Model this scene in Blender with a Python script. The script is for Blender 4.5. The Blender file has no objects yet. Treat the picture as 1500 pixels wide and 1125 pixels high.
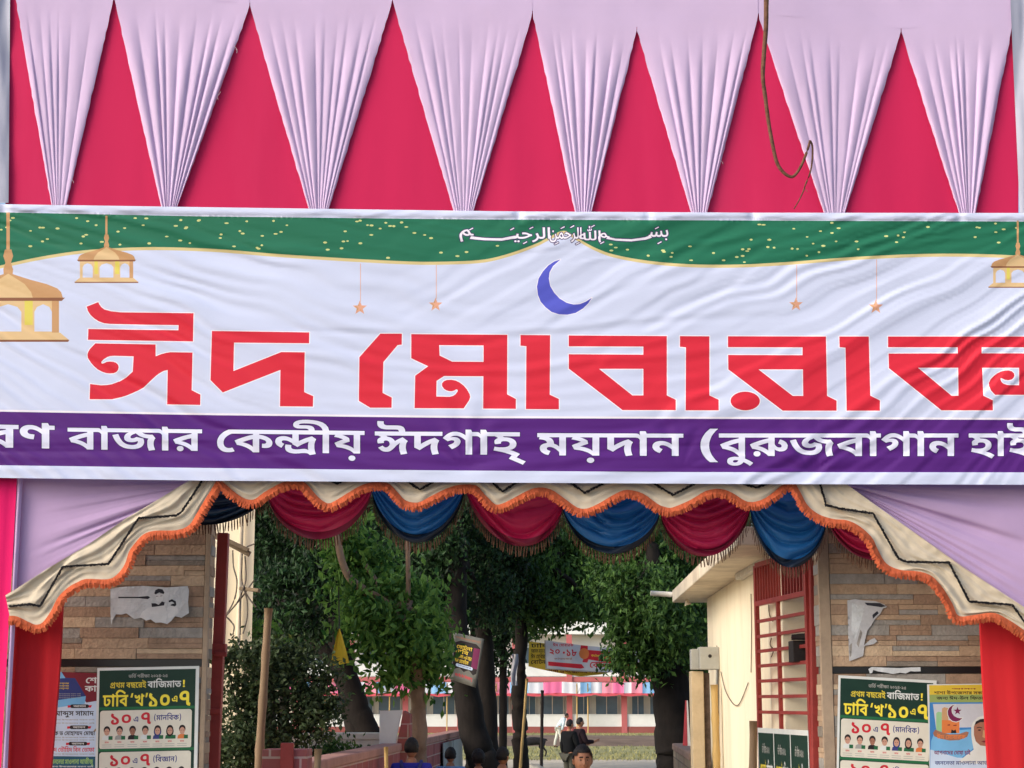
import bpy, math, random
import numpy as np
from mathutils import Vector, Matrix, noise
from mathutils.geometry import delaunay_2d_cdt, tessellate_polygon

random.seed(7)
S = bpy.context.scene
COL = S.collection
R = math.radians

# ------------------------------------------------------------------ camera
F = 2500.0                      # focal length in pixels of the 1500 px wide photograph
H = 2.0                         # eye height
VH = 1030.0                     # the horizon's row
PITCH = math.atan((VH - 562.5) / F)
cam = bpy.data.cameras.new('camera')
cam.sensor_width = 36.0
cam.lens = F / 1500.0 * 36.0
cam.clip_start = 0.1
cam.clip_end = 2000.0
cam_ob = bpy.data.objects.new('camera', cam)
COL.objects.link(cam_ob)
cam_ob.location = (0, 0, H)
cam_ob.rotation_euler = (R(90) + PITCH, 0, 0)
S.camera = cam_ob

# ------------------------------------------------------------------ sky, sun, exposure
SUN = Vector((-0.76, -0.42, 0.50)).normalized()      # direction towards the sun
world = bpy.data.worlds.new('World')
S.world = world
world.use_nodes = True
wn = world.node_tree
sky = wn.nodes.new('ShaderNodeTexSky')
sky.sky_type = 'NISHITA'
sky.sun_disc = False
sky.sun_elevation = math.asin(SUN.z)
sky.sun_rotation = math.atan2(SUN.x, SUN.y)
sky.air_density = 1.0
sky.dust_density = 3.0
sky.ozone_density = 1.0
bg = wn.nodes['Background']
bg.inputs['Strength'].default_value = 0.15
wn.links.new(sky.outputs[0], bg.inputs['Color'])
sl = bpy.data.lights.new('sun', 'SUN')
sl.energy = 1.3
sl.angle = R(38)
sl.color = (1.0, 0.93, 0.84)
so = bpy.data.objects.new('sun', sl)
COL.objects.link(so)
so.rotation_euler = SUN.to_track_quat('Z', 'Y').to_euler()
S.view_settings.view_transform = 'Standard'
S.view_settings.look = 'None'
S.view_settings.gamma = 1.0
S.view_settings.exposure = 0.68

# ------------------------------------------------------------------ helpers
CP, SP = math.cos(PITCH), math.sin(PITCH)
def at(u, v, Y):
    """the point at depth Y (metres in front of the camera) seen at photograph pixel u, v"""
    a = (u - 750.0) / F
    b = (562.5 - v) / F
    t = Y / (CP - b * SP)
    return Vector((a * t, Y, H + (SP + b * CP) * t))
def px(Y):
    return Y / F
def lin(c):
    r = []
    for x in c:
        x /= 255.0
        r.append(x / 12.92 if x <= 0.04045 else ((x + 0.055) / 1.055) ** 2.4)
    return tuple(r)

def mat(name, rgb, rough=0.8, var=0.12, scale=6.0, bump=0.0, bscale=60.0, stretch=(1, 1, 1), metal=0.0,
        spec=0.3, dirt=None, dscale=2.0, damt=0.5, transl=0.0, backc=None):
    m = bpy.data.materials.new(name)
    m.use_nodes = True
    nt = m.node_tree
    N, L = nt.nodes, nt.links
    p = N['Principled BSDF']
    p.inputs['Roughness'].default_value = rough
    p.inputs['Metallic'].default_value = metal
    p.inputs['Specular IOR Level'].default_value = spec
    c = lin(rgb)
    tc = N.new('ShaderNodeTexCoord')
    mp = N.new('ShaderNodeMapping')
    mp.inputs['Scale'].default_value = stretch
    L.new(tc.outputs['Object'], mp.inputs['Vector'])
    nz = N.new('ShaderNodeTexNoise')
    nz.inputs['Scale'].default_value = scale
    nz.inputs['Detail'].default_value = 6
    nz.inputs['Roughness'].default_value = 0.6
    L.new(mp.outputs[0], nz.inputs['Vector'])
    mx = N.new('ShaderNodeMix')
    mx.data_type = 'RGBA'
    mx.inputs[6].default_value = tuple(x * (1 - var) for x in c) + (1,)
    mx.inputs[7].default_value = tuple(min(1, x * (1 + var)) for x in c) + (1,)
    rp = N.new('ShaderNodeMapRange')
    rp.inputs[1].default_value = 0.3
    rp.inputs[2].default_value = 0.7
    L.new(nz.outputs['Fac'], rp.inputs[0])
    L.new(rp.outputs[0], mx.inputs[0])
    out = mx.outputs[2]
    if dirt:
        n2 = N.new('ShaderNodeTexNoise')
        n2.inputs['Scale'].default_value = dscale
        n2.inputs['Detail'].default_value = 8
        n2.inputs['Roughness'].default_value = 0.65
        L.new(mp.outputs[0], n2.inputs['Vector'])
        r2 = N.new('ShaderNodeMapRange')
        r2.inputs[1].default_value = 0.48
        r2.inputs[2].default_value = 0.72
        r2.inputs[4].default_value = damt
        L.new(n2.outputs['Fac'], r2.inputs[0])
        m2 = N.new('ShaderNodeMix')
        m2.data_type = 'RGBA'
        L.new(r2.outputs[0], m2.inputs[0])
        L.new(out, m2.inputs[6])
        m2.inputs[7].default_value = lin(dirt) + (1,)
        out = m2.outputs[2]
    L.new(out, p.inputs['Base Color'])
    if bump:
        n3 = N.new('ShaderNodeTexNoise')
        n3.inputs['Scale'].default_value = bscale
        n3.inputs['Detail'].default_value = 5
        L.new(mp.outputs[0], n3.inputs['Vector'])
        b = N.new('ShaderNodeBump')
        b.inputs['Strength'].default_value = bump
        b.inputs['Distance'].default_value = 0.01
        L.new(n3.outputs['Fac'], b.inputs['Height'])
        L.new(b.outputs[0], p.inputs['Normal'])
    if transl:
        tr = N.new('ShaderNodeBsdfTranslucent')
        L.new(out, tr.inputs['Color'])
        ms = N.new('ShaderNodeMixShader')
        ms.inputs[0].default_value = transl
        L.new(p.outputs[0], ms.inputs[1])
        L.new(tr.outputs[0], ms.inputs[2])
        L.new(ms.outputs[0], N['Material Output'].inputs['Surface'])
    return m

def leafmat(name, dark, light, transl=0.35, rough=0.55):
    """leaf colours picked per leaf from the face attribute 'tint'"""
    m = bpy.data.materials.new(name)
    m.use_nodes = True
    N, L = m.node_tree.nodes, m.node_tree.links
    p = N['Principled BSDF']
    p.inputs['Roughness'].default_value = rough
    p.inputs['Specular IOR Level'].default_value = 0.25
    a = N.new('ShaderNodeAttribute')
    a.attribute_name = 'tint'
    cr = N.new('ShaderNodeValToRGB')
    cr.color_ramp.elements[0].color = lin(dark) + (1,)
    cr.color_ramp.elements[1].color = lin(light) + (1,)
    L.new(a.outputs['Fac'], cr.inputs[0])
    L.new(cr.outputs[0], p.inputs['Base Color'])
    tr = N.new('ShaderNodeBsdfTranslucent')
    L.new(cr.outputs[0], tr.inputs['Color'])
    ms = N.new('ShaderNodeMixShader')
    ms.inputs[0].default_value = transl
    L.new(p.outputs[0], ms.inputs[1])
    L.new(tr.outputs[0], ms.inputs[2])
    L.new(ms.outputs[0], N['Material Output'].inputs['Surface'])
    return m

def tag(o, label=None, cat=None, group=None, kind=None):
    if label: o['label'] = label
    if cat: o['category'] = cat
    if group: o['group'] = group
    if kind: o['kind'] = kind
    return o
def thing(name, loc, label, cat, group=None, rz=0.0):
    o = bpy.data.objects.new(name, None)
    o.empty_display_size = 0.2
    COL.objects.link(o)
    o.location = loc
    o.rotation_euler = (0, 0, rz)
    return tag(o, label, cat, group)

class MB:
    """collects shapes given in world coordinates and links them as one mesh object"""
    def __init__(s):
        s.v, s.f, s.m, s.sm = [], [], [], []
    def add(s, vs, fs, m=0, smooth=False):
        o = len(s.v)
        s.v += [tuple(v) for v in vs]
        for f in fs:
            s.f.append(tuple(o + i for i in f)); s.m.append(m); s.sm.append(smooth)
    def box(s, x0, x1, y0, y1, z0, z1, m=0):
        s.add([(x0, y0, z0), (x1, y0, z0), (x1, y1, z0), (x0, y1, z0), (x0, y0, z1), (x1, y0, z1), (x1, y1, z1), (x0, y1, z1)],
              [(0, 3, 2, 1), (4, 5, 6, 7), (0, 1, 5, 4), (1, 2, 6, 5), (2, 3, 7, 6), (3, 0, 4, 7)], m)
    def hexa(s, q, m=0):
        """eight corners: bottom ring of four, then top ring"""
        s.add(q, [(0, 3, 2, 1), (4, 5, 6, 7), (0, 1, 5, 4), (1, 2, 6, 5), (2, 3, 7, 6), (3, 0, 4, 7)], m)
    def slab(s, poly, d, m=0):
        """polygon of 3D points extruded by vector d"""
        n = len(poly); d = Vector(d)
        a = [Vector(p) for p in poly]; b = [p + d for p in a]
        tris = tessellate_polygon([a])
        s.add(a + b, [tuple(t) for t in tris] + [tuple(n + i for i in reversed(t)) for t in tris] + [(i, (i + 1) % n, n + (i + 1) % n, n + i) for i in range(n)], m)
    def bar(s, p, q, w, d, m=0, side=(0, 1, 0)):
        p, q = Vector(p), Vector(q)
        a = (q - p).normalized(); b = Vector(side); b = (b - a * b.dot(a)).normalized(); c = a.cross(b)
        r = [b * d / 2 * i + c * w / 2 * j for i, j in ((-1, -1), (1, -1), (1, 1), (-1, 1))]
        s.hexa([p + x for x in r] + [q + x for x in r], m)
    def tube(s, pts, rad, n=8, m=0, cap=True):
        pts = [Vector(p) for p in pts]
        if not isinstance(rad, (list, tuple)): rad = [rad] * len(pts)
        o = len(s.v); up = Vector((0.13, 0.21, 0.97)); ring = []
        for i, p in enumerate(pts):
            d = (pts[min(i + 1, len(pts) - 1)] - pts[max(i - 1, 0)])
            d = d.normalized() if d.length else Vector((0, 0, 1))
            a = d.cross(up if abs(d.dot(up)) < 0.95 else Vector((1, 0, 0))).normalized(); b = d.cross(a)
            for k in range(n):
                t = 2 * math.pi * k / n
                s.v.append(tuple(p + (a * math.cos(t) + b * math.sin(t)) * rad[i]))
        for i in range(len(pts) - 1):
            for k in range(n):
                s.f.append((o + i * n + k, o + i * n + (k + 1) % n, o + (i + 1) * n + (k + 1) % n, o + (i + 1) * n + k)); s.m.append(m); s.sm.append(True)
        if cap:
            s.f.append(tuple(o + k for k in range(n))); s.m.append(m); s.sm.append(False)
            e = o + (len(pts) - 1) * n
            s.f.append(tuple(e + n - 1 - k for k in range(n))); s.m.append(m); s.sm.append(False)
    def grid(s, P, m=0, smooth=True, closed=False):
        """P: rows of points"""
        o = len(s.v); w = len(P[0])
        for r in P: s.v += [tuple(p) for p in r]
        for i in range(len(P) - 1):
            for j in range(w - (0 if closed else 1)):
                k = (j + 1) % w
                s.f.append((o + i * w + j, o + i * w + k, o + (i + 1) * w + k, o + (i + 1) * w + j)); s.m.append(m); s.sm.append(smooth)
    def build(s, name, mats, parent=None, bevel=0.0):
        me = bpy.data.meshes.new(name)
        org = parent_origin(parent)
        me.from_pydata([(x - org[0], y - org[1], z - org[2]) for x, y, z in s.v], [], s.f)
        if not isinstance(mats, (list, tuple)): mats = [mats]
        for m in mats: me.materials.append(m)
        me.polygons.foreach_set('material_index', s.m)
        me.polygons.foreach_set('use_smooth', s.sm)
        me.update()
        o = bpy.data.objects.new(name, me)
        COL.objects.link(o)
        if parent: o.parent = parent
        if bevel:
            b = o.modifiers.new('bevel', 'BEVEL'); b.width = bevel; b.segments = 2; b.limit_method = 'ANGLE'
        return o
def parent_origin(p):
    v = Vector((0, 0, 0))
    while p is not None:
        v += p.location; p = p.parent
    return v
def nz2(x, y, s=0.0):
    return noise.noise(Vector((x, y, s)))
def catmull(pts, n=6):
    out = []
    for i in range(len(pts) - 1):
        p0, p1, p2, p3 = pts[max(i - 1, 0)], pts[i], pts[i + 1], pts[min(i + 2, len(pts) - 1)]
        for k in range(n):
            t = k / n
            out.append(tuple(0.5 * (2 * b + (c - a) * t + (2 * a - 5 * b + 4 * c - d) * t * t + (3 * b - a - 3 * c + d) * t ** 3)
                             for a, b, c, d in zip(p0, p1, p2, p3)))
    out.append(tuple(pts[-1]))
    return out
def resample(pts, n):
    pts = [Vector(p) for p in pts]
    L = [0.0]
    for a, b in zip(pts, pts[1:]): L.append(L[-1] + (b - a).length)
    out, j = [], 0
    for i in range(n):
        d = L[-1] * i / (n - 1)
        while j < len(pts) - 2 and L[j + 1] < d: j += 1
        t = (d - L[j]) / max(1e-9, L[j + 1] - L[j])
        out.append(pts[j].lerp(pts[j + 1], min(1, max(0, t))))
    return out

# letter outlines used by the printed signs: first point, then steps
GLYPHS = [
[[320,311,0,-56,-48,0,0,-255,-68,0,-12,17,-16,16,-16,14,-18,13,-19,11,-21,9,-22,9,-22,7,-24,4,-26,60,32,18,33,16,35,16,36,14,36,12,36,10,-10,-16,0,25,-211,0,0,56],[204,197,11,-11,-21,-6,-20,-7,-20,-7,-20,-9,-20,-9,-21,-10,14,-3,14,-5,15,-6,14,-6,14,-8,14,-10,14,-11,12,-11,12,-14,-10,-4,0,11,-1,11,-1,12,0,11],[85,-6,-10,0,-9,4,-8,6,-6,8,-3,8,-1,11,1,10,3,9,6,8,8,6,9,4,10,0,10,0,9,-4,8,-6,5,-8,3,-9,2,-10,-2,-11,-3,-8,-5,-8,-8,-6,-9,-4]],
[[328,311,0,-56,-48,0,0,-255,-67,0,0,210,11,-28,-11,13,-11,13,-12,11,-11,11,-12,9,-12,7,-12,6,-13,4,-12,1,-9,-1,-8,-3,-7,-5,-4,-6,-4,-8,-1,-9,1,-9,4,-10,4,-5,7,-5,8,-4,10,-2,13,-2,16,-2,-8,-66,-28,4,-23,7,-20,9,-17,10,-14,12,-10,14,-6,16,-5,16,-1,19,1,17,4,15,7,14,8,12,12,11,12,8,15,6,15,4,17,0,17,0,16,-4,14,-4,14,-7,12,-8,12,-9,12,-10,11,-10,11,-10,-12,0,0,12,0,13,-1,13,0,10,0,44,55,0,12,-33]],
[[320,311,0,-56,-48,0,0,-255,-68,0,-12,17,-16,16,-16,14,-18,13,-19,11,-21,9,-22,9,-22,7,-24,4,-26,60,32,18,33,16,35,16,36,14,36,12,36,10,-10,-16,0,25,-211,0,0,56],[204,197,11,-11,-21,-6,-20,-7,-20,-7,-20,-9,-20,-9,-21,-10,14,-3,14,-5,15,-6,14,-6,14,-8,14,-10,14,-11,12,-11,12,-14,-10,-4,0,11,-1,11,-1,12,0,11]],
[[158,311,0,-56,-48,0,0,-255,-68,0,0,222,-4,9,-6,8,-6,7,-8,5,-10,3,-10,1,-3,0,0,56,10,0,11,-1,10,-5,7,-5,6,-9,5,-11,0,4,0,8,-1,8,-1,7,0,37,56,0,12,-33]],
[[220,14,-22,2,-23,3,-22,5,-21,8,-19,11,-19,13,-17,17,-16,21,-15,24,-14,27,-13,32,-11,36,64,18,12,-37,12,-32,14,-26,14,-20,16,-16,17,-12,19,-8,20,-5,22,-2,20,1,18,5,12,7,8,9,5,11,2,12,-1,10,-1,10,-2,8,-3,10,-5,8,48,-2,-11,-10,-10,-8,-10,-8,-12,-6,-10,-6,-12,-4,-14,-4,-14,-2,-16,-1,-14,1,-12,2,-12,4,-11,6,-9,7,-8,9,-5,11,-3,13,-2,14,2,13,4,13,6,13,9,13,13,12,18,12,-9,-1,-9,0,-8,0,-10,0,-155,0,0,56,511,0,0,-56,-145,0,-10,0,-11,1,-12,0,-12,0,-10,0,-10,1,-19,-7,-17,-7,-14,-8,-14,-7,-10,-8,-9,-8,-6,-8,-3,-8,-2,-8,2,-8,4,-6,6,-4,6,-1,12,1,12,4,7,4,8,6,8,6,75,-22,2,-11,3,-12,2,-13,1,-14,-2,-16,-4,-17,-7,-16,-11,-15,-13,-13,-17,-11,-21,-8,-25,-6],[452,98,0,-14,2,-14,2,-15,4,-15,4,-16,4,-16,-66,-14,-6,18,-4,17,-4,17,-2,17,-2,19,0,19,0,13,1,12,1,11,2,12,4,11,3,10,-24,5,-21,5,-19,8,-17,8,-16,9,-12,11,-12,12,-10,12,-9,14,71,6,4,-6,6,-5,6,-5,9,-6,9,-4,12,-4,13,-2,15,-2,16,-1,6,0,6,1,6,0,7,0,31,-50,-6,-11,-5,-13,-4,-12,-3,-13,-2,-14]],
[[205,311,0,-56,-29,0,-11,-7,-11,-6,-10,-8,-10,-8,-10,-10,-8,-10,-8,-11,-6,-11,-5,-12,-4,-13,-3,-13,0,-14,0,-19,4,-15,4,-13,7,-10,7,-7,9,-6,9,-4,8,-2,10,-1,8,1,9,1,9,3,10,4,25,-51,-11,-5,-10,-4,-11,-4,-11,-1,-11,-1,-12,0,-23,1,-22,5,-20,8,-16,12,-14,16,-12,18,-8,21,-5,24,-2,27,1,20,4,20,4,18,8,18,8,18,11,16,12,14,13,14,14,13,16,11,16,10,16,9]],
[[434,311,0,-56,-163,0,0,-31,1,-20,0,-204,-68,0,-12,17,-16,16,-16,14,-18,13,-19,11,-21,9,-22,9,-22,7,-24,4,-26,60,32,18,33,16,35,16,36,14,36,12,36,10,-10,-14,0,23,-211,0,0,56],[204,197,11,-11,-15,-4,-13,-4,-13,-5,-14,-5,-13,-6,-13,-5,-14,-6,-13,-6,-14,-7,14,-3,14,-5,15,-6,14,-6,14,-8,14,-10,14,-11,12,-11,12,-14,-10,-4,0,9,0,11,-2,11,0,12],[414,128,-1,-10,-3,-11,-3,-11,-6,-9,-7,-8,-10,-7,-13,-6,-15,-2,-19,-2,-10,0,-9,1,-9,1,-8,2,2,56,3,-1,4,0,4,-1,6,0,14,2,8,4,4,8,2,8,-3,10,-7,10,-12,8,-16,8,-20,7,-26,5,0,56,27,-6,25,-6,24,-9,20,-11,18,-14,16,-14,10,-18,8,-18]],
[[98,228,16,0,16,-2,14,-4,14,-6,14,-6,14,-8,16,-10,15,-12,17,-12,-36,-38,-14,11,-14,9,-14,9,-16,7,-16,3,-16,1,-10,0,-8,-4,-4,-6,-2,-8,2,-8,4,-8,6,-4,6,-4,10,-4,-30,-56,-20,10,-16,12,-14,14,-10,16,-6,16,-2,18,2,16,4,14,6,12,9,10,11,8,12,6,12,4,14,3],[486,311,0,-56,-220,0,0,-137,-16,30,20,16,24,14,26,15,28,13,28,12,32,12,46,-40,-4,-9,-4,-10,-4,-11,-2,-10,-2,-12,-2,-10,-2,-12,0,-13,0,-13,0,-10,0,-10,1,-11,1,-11,2,-12,2,-12,3,-12,3,-13,3,-13,-65,-16,-10,39,-2,13,-2,14,-2,14,-2,13,0,13,0,14,0,14,0,12,2,12,2,12,4,11,3,11,5,11,4,11,6,12,20,-27,-14,-5,-16,-6,-18,-8,-20,-10,-18,-10,-20,-12,-19,-12,-17,-12,-17,-14,-55,38,0,60,1,5,-1,11,0,12,0,12,0,12,0,25,-203,0,0,56],[324,56,12,-2,10,-2,10,-4,10,-7,8,-7,8,-9,2,-55,-6,10,-6,6,-8,6,-10,4,-10,2,-14,1,-10,-1,-10,0,-10,-1,-11,-1,-11,-2,-11,-2,-12,0,-13,-2,-12,0,-12,1,-12,1,-12,2,-13,2,-12,4,-11,6,-10,6,-10,8,-8,11,-6,13,-3,14,-1,18,0,10,2,10,1,10,2,8,63,-8,-1,-6,-1,-6,0,-5,0,-5,0,-10,2,-8,4,-6,9,-6,11,-4,12,-2,14,-1,10,0,11,1,9,1,9,1,9,2,9,2,9,0,10,1]],
[[158,255,-48,0,0,-255,-68,0,0,255,-47,0,0,56,47,0,-4,17,-6,14,-8,13,-11,11,-12,10,-14,9,-16,7,-19,6,-20,4,-22,4,-24,1,-26,1,-15,0,-13,-1,-12,-1,-10,-2,-8,-2,-6,-3,-6,-5,-2,-4,1,-4,4,-3,7,-1,12,0,50,0,18,-1,16,-1,13,-3,11,-4,9,-5,9,-6,6,-6,4,-8,4,-8,2,-9,2,-11,0,-12,-64,0,-1,7,-1,7,-4,4,-4,4,-4,2,-6,2,-6,1,-8,1,-36,0,-18,0,-16,1,-13,1,-11,3,-9,3,-8,4,-7,5,-6,6,-4,7,-4,11,-1,11,4,20,12,17,19,14,29,11,37,6,44,2,68,-4,57,-12,47,-20,34,-28,24,-37,11,-46,47,0]],
[[338,311,0,-56,-48,0,0,-255,-68,0,-14,16,-16,14,-16,12,-20,10,-20,9,-21,8,-23,7,-26,4,-26,5,-24,57,8,6,10,6,10,6,10,5,11,5,11,6,10,6,12,6,10,4,-14,8,-15,7,-15,6,-17,5,-17,5,-18,3,18,42,20,-13,-55,0,0,56],[222,255,-140,0,7,3,11,-4,10,-4,11,-4,9,-6,10,-6,9,-6,9,-6,8,-6,7,-7,6,-45,-9,-4,-10,-4,-9,-4,-9,-4,-10,-4,-10,-6,-9,-4,-9,-4,-8,-6,-1,4,15,-3,16,-5,18,-5,18,-7,16,-8,18,-10,15,-11,13,-13,12,-12,-10,-5,-2,13,-1,13,-1,13,0,14]],
[[-130,-104,-10,2,-9,4,-7,6,-6,7,-4,9,-1,10,1,10,4,10,6,7,7,6,9,3,10,2,10,-2,9,-3,7,-5,6,-8,4,-10,1,-10,-1,-10,-4,-9,-6,-7,-7,-6,-9,-4]],
[[110,32,-16,2,-16,4,-14,8,-12,12,-12,14,-11,16,47,29,6,-9,5,-6,5,-6,8,-4,7,-1,7,1,8,3,6,5,6,7,6,7,4,8,3,10,1,8,-2,12,-3,10,-3,8,-4,6,-6,4,-10,6,-12,2,-8,-2,-7,-4,-5,-5,-1,-7,1,-4,0,-4,1,-4,1,-4,-62,-9,-4,9,-2,10,-1,9,0,9,1,14,4,11,7,9,9,8,10,6,12,6,13,2,13,2,12,1,20,-1,18,-4,16,-6,14,-9,12,-11,10,-12,7,-14,5,-14,3,-16,-1,-7,0,-7,0,-7,0,-6,-38,13,8,12,10,12,10,11,12,11,12,10,14,10,15,10,15,8,16,8,52,-50,-6,-13,-6,-13,-4,-14,-2,-14,-2,-16,0,-16,0,-13,2,-13,2,-14,3,-16,4,-16,5,-16,-66,-14,-6,18,-4,18,-4,18,-2,16,-2,17,0,16,0,16,2,15,4,15,4,15,6,13,6,13,38,-4,-10,-4,-10,-4,-9,-5,-9,-5,-9,-6,-9,-6,-8,-8,-8,-7,-8,-9,-8,-8,-8,-11,-8,-12,-10,-15,-10,-12,-10,-10,-8,-8,-10,-8,-9,-4,-9,-4,-12,-2],[366,311,0,-56,-371,0,0,56],[67,213,-3,11,-5,9,-7,9,-10,6,-12,6,-14,5,38,22,24,-5,16,-8,14,-9,10,-9,8,-10,4,-12,3,-14],[242,311,-2,13,-6,9,-6,4,-8,2,-12,1,-70,0,-24,0,-21,3,-17,4,-16,5,-12,8,-10,10,-6,6,-4,9,-4,9,-2,10,-2,11,0,12,0,7,0,7,1,7,1,8,64,-4,0,-4,0,-4,0,-4,0,-2,0,-10,2,-9,2,-7,6,-6,6,-4,8,-4,10,-2,17,0,73,0,18,0,16,-2,12,-2,11,-4,10,-6,9,-6,6,-8,4,-8,4,-10,4,-11,2,-13,0,-15]],
[[325,311,0,-56,-221,0,0,-138,-14,10,12,13,14,12,15,12,17,12,18,12,18,11,20,11,22,10,21,10,47,-40,-4,-8,-4,-9,-4,-9,-3,-10,-2,-10,-2,-10,-1,-11,-1,-11,0,-12,1,-13,0,-15,3,-15,3,-16,4,-17,5,-16,-66,-14,-5,18,-5,16,-3,18,-3,16,-2,18,-1,19,1,12,1,12,2,11,3,12,3,10,4,11,4,10,4,10,5,9,21,-28,-20,-8,-20,-11,-18,-11,-18,-13,-18,-13,-18,-14,-16,-14,-16,-14,-15,-13,-56,36,0,162,-42,0,0,56]],
[[242,0,0,202,12,-22,-8,10,-8,9,-8,9,-9,9,-9,9,-9,8,-9,6,-10,6,-11,6,-11,4,-12,2,-12,0,-14,0,-12,-4,-11,-6,-9,-7,-9,-8,-9,-9,-6,2,8,4,7,4,8,2,9,3,10,1,12,0,14,0,12,-3,12,-5,9,-6,7,-8,6,-8,5,-10,3,-11,1,-11,-3,-20,-7,-18,-12,-18,-17,-16,-22,-17,-28,-17,-38,55,18,9,15,8,13,8,9,8,5,9,2,9,0,8,-4,5,-8,3,-10,2,-10,-1,-10,-3,-7,-2,-8,-3,-9,-5,-52,44,12,16,12,15,12,14,14,13,14,10,14,9,16,7,16,3,18,1,16,0,14,-3,14,-5,14,-6,14,-8,14,-10,14,-12,14,-14,16,-14,-22,6,0,8,-2,10,0,12,0,16,0,50,56,0,10,-33,49,0,0,-56,-48,0,0,-255]],
[[132,242,29,-2,25,-4,20,-8,16,-10,14,-12,10,-12,6,-14,4,-15,2,-15,-4,-24,-8,-22,-14,-16,-20,-13,-24,-9,-28,-7,-12,21,16,-5,16,-5,17,-6,16,-7,17,-7,16,-8,16,-9,16,-10,15,-11,-35,-47,-16,11,-17,10,-17,10,-18,10,-19,8,-19,8,-20,8,-20,6,-22,7,-22,5,-22,6,-23,4,11,53,12,-3,11,-2,11,-2,12,-2,12,0,11,0,19,0,17,2,14,4,11,4,10,6,6,6,6,8,2,8,1,10,-1,10,-5,10,-7,8,-10,6,-13,4,-15,0,-13,0,-10,-2,-7,-3,-6,-5,-2,-5,-1,-7,0,-3,1,-3,1,-4,1,-2,-64,-9,-2,8,-2,9,-2,10,0,9,0,11,4,11,8,9,9,9,11,7,14,6,16,4,18,3],[72,213,-2,11,-5,9,-7,9,-10,6,-12,6,-14,5,38,22,24,-5,16,-8,14,-9,10,-9,7,-10,5,-12,2,-14],[292,311,0,-56,-297,0,0,56]],
[[-79,-6,143,-84,-28,-46,-145,82]],
[[328,311,0,-56,-47,0,0,-255,-67,0,0,64,8,-26,-12,16,-12,14,-12,14,-10,10,-12,10,-12,7,-11,5,-11,4,-13,0,-11,-1,-8,-4,-6,-7,-2,-10,2,-12,7,-8,7,-4,9,-5,11,-4,-20,-59,-19,7,-16,7,-14,10,-11,10,-10,10,-7,12,-5,12,-3,13,-1,13,1,16,5,15,6,13,10,10,10,8,13,6,13,4,14,4,14,0,16,0,14,-2,14,-4,14,-5,13,-7,13,-8,11,-10,12,-12,11,-14,-10,-6,0,12,0,12,0,12,0,12,0,101,-219,0,0,56],[162,160,0,-4,0,-4,-1,-4,-1,-5,-66,17,-2,14,-2,12,-4,10,-6,8,-8,7,-11,5,-13,4,-17,4,-20,2,13,52,29,-8,19,-4,16,-4,16,-4,12,-6,12,-8,9,-8,8,-10,6,-10,5,-12,3,-14,2,-14]],
[[323,311,0,-56,-47,0,0,-255,-68,0,0,104,10,-26,-11,13,-11,13,-12,10,-12,11,-12,9,-12,6,-12,6,-12,4,-11,0,-11,-1,-10,-4,-6,-7,-2,-10,2,-10,6,-8,6,-6,8,-4,11,-4,-30,-57,-21,10,-18,13,-14,14,-11,18,-7,17,-2,19,2,17,4,15,7,12,9,11,10,9,13,6,13,4,14,4,14,0,15,0,15,-3,13,-3,13,-6,14,-6,12,-8,13,-9,12,-11,12,-11,-10,-5,-1,12,0,12,0,13,0,11,0,61,-213,0,0,56]],
[[126,-62,-22,32,-18,36,-14,38,-11,40,-6,40,-2,40,2,42,6,42,11,40,14,39,18,35,22,34,62,0,-21,-34,-17,-37,-14,-39,-9,-40,-6,-40,-2,-41,2,-39,6,-40,9,-39,14,-39,17,-36,21,-34]],
[[-154,-133,-11,1,-12,2,-12,4,-11,4,-11,7,-9,8,-7,10,-4,12,-1,14,2,17,6,15,12,13,16,8,21,6,25,2,22,-1,23,-3,21,-6,20,-6,22,-10,20,-11,22,-13,22,-16,24,-18,-36,-42,-20,17,-18,15,-18,13,-18,11,-16,9,-16,7,-16,5,-16,3,-14,1,-13,-1,-9,-4,-4,-6,-2,-7,1,-7,5,-6,6,-2,10,-2,10,2,10,4,6,7,5,8,3,9,2,10,2,10,0,10,0,38,68,0,0,-24,-1,-11,-1,-12,-2,-13,-4,-14,-5,-12,-7,-12,-8,-12,-12,-10,-13,-9,-17,-7,-18,-4]],
[[430,311,0,-56,-158,0,0,-131,-2,-20,1,-10,1,-11,0,-11,0,-10,0,-62,-68,0,-12,17,-16,16,-16,14,-18,13,-19,11,-21,9,-22,9,-22,7,-24,4,-26,60,32,18,33,16,35,16,36,14,36,12,36,10,-10,-16,0,25,-211,0,0,56],[204,197,11,-11,-21,-6,-20,-7,-20,-7,-20,-9,-20,-9,-21,-10,14,-3,14,-5,15,-6,14,-6,14,-8,14,-10,14,-11,12,-11,12,-14,-10,-4,0,11,-1,11,-1,12,0,11],[338,64,-16,0,-14,4,-14,6,-12,8,-12,10,-12,12,-10,14,-10,16,-8,18,37,28,3,-13,6,-11,5,-10,6,-9,7,-7,7,-6,11,-5,12,-1,8,0,8,4,4,7,2,9,-1,7,-3,7,-5,6,-7,6,-6,2,-7,4,-9,2,20,58,16,-6,16,-8,13,-8,11,-10,10,-10,7,-12,5,-12,4,-14,0,-14,-2,-21,-6,-17,-11,-15,-15,-11,-18,-6],[85,-6,-10,0,-9,4,-8,6,-6,8,-3,8,-1,11,1,10,3,9,6,8,8,6,9,4,10,0,10,0,9,-4,8,-6,5,-8,3,-9,2,-10,-2,-11,-3,-8,-5,-8,-8,-6,-9,-4]],
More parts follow.
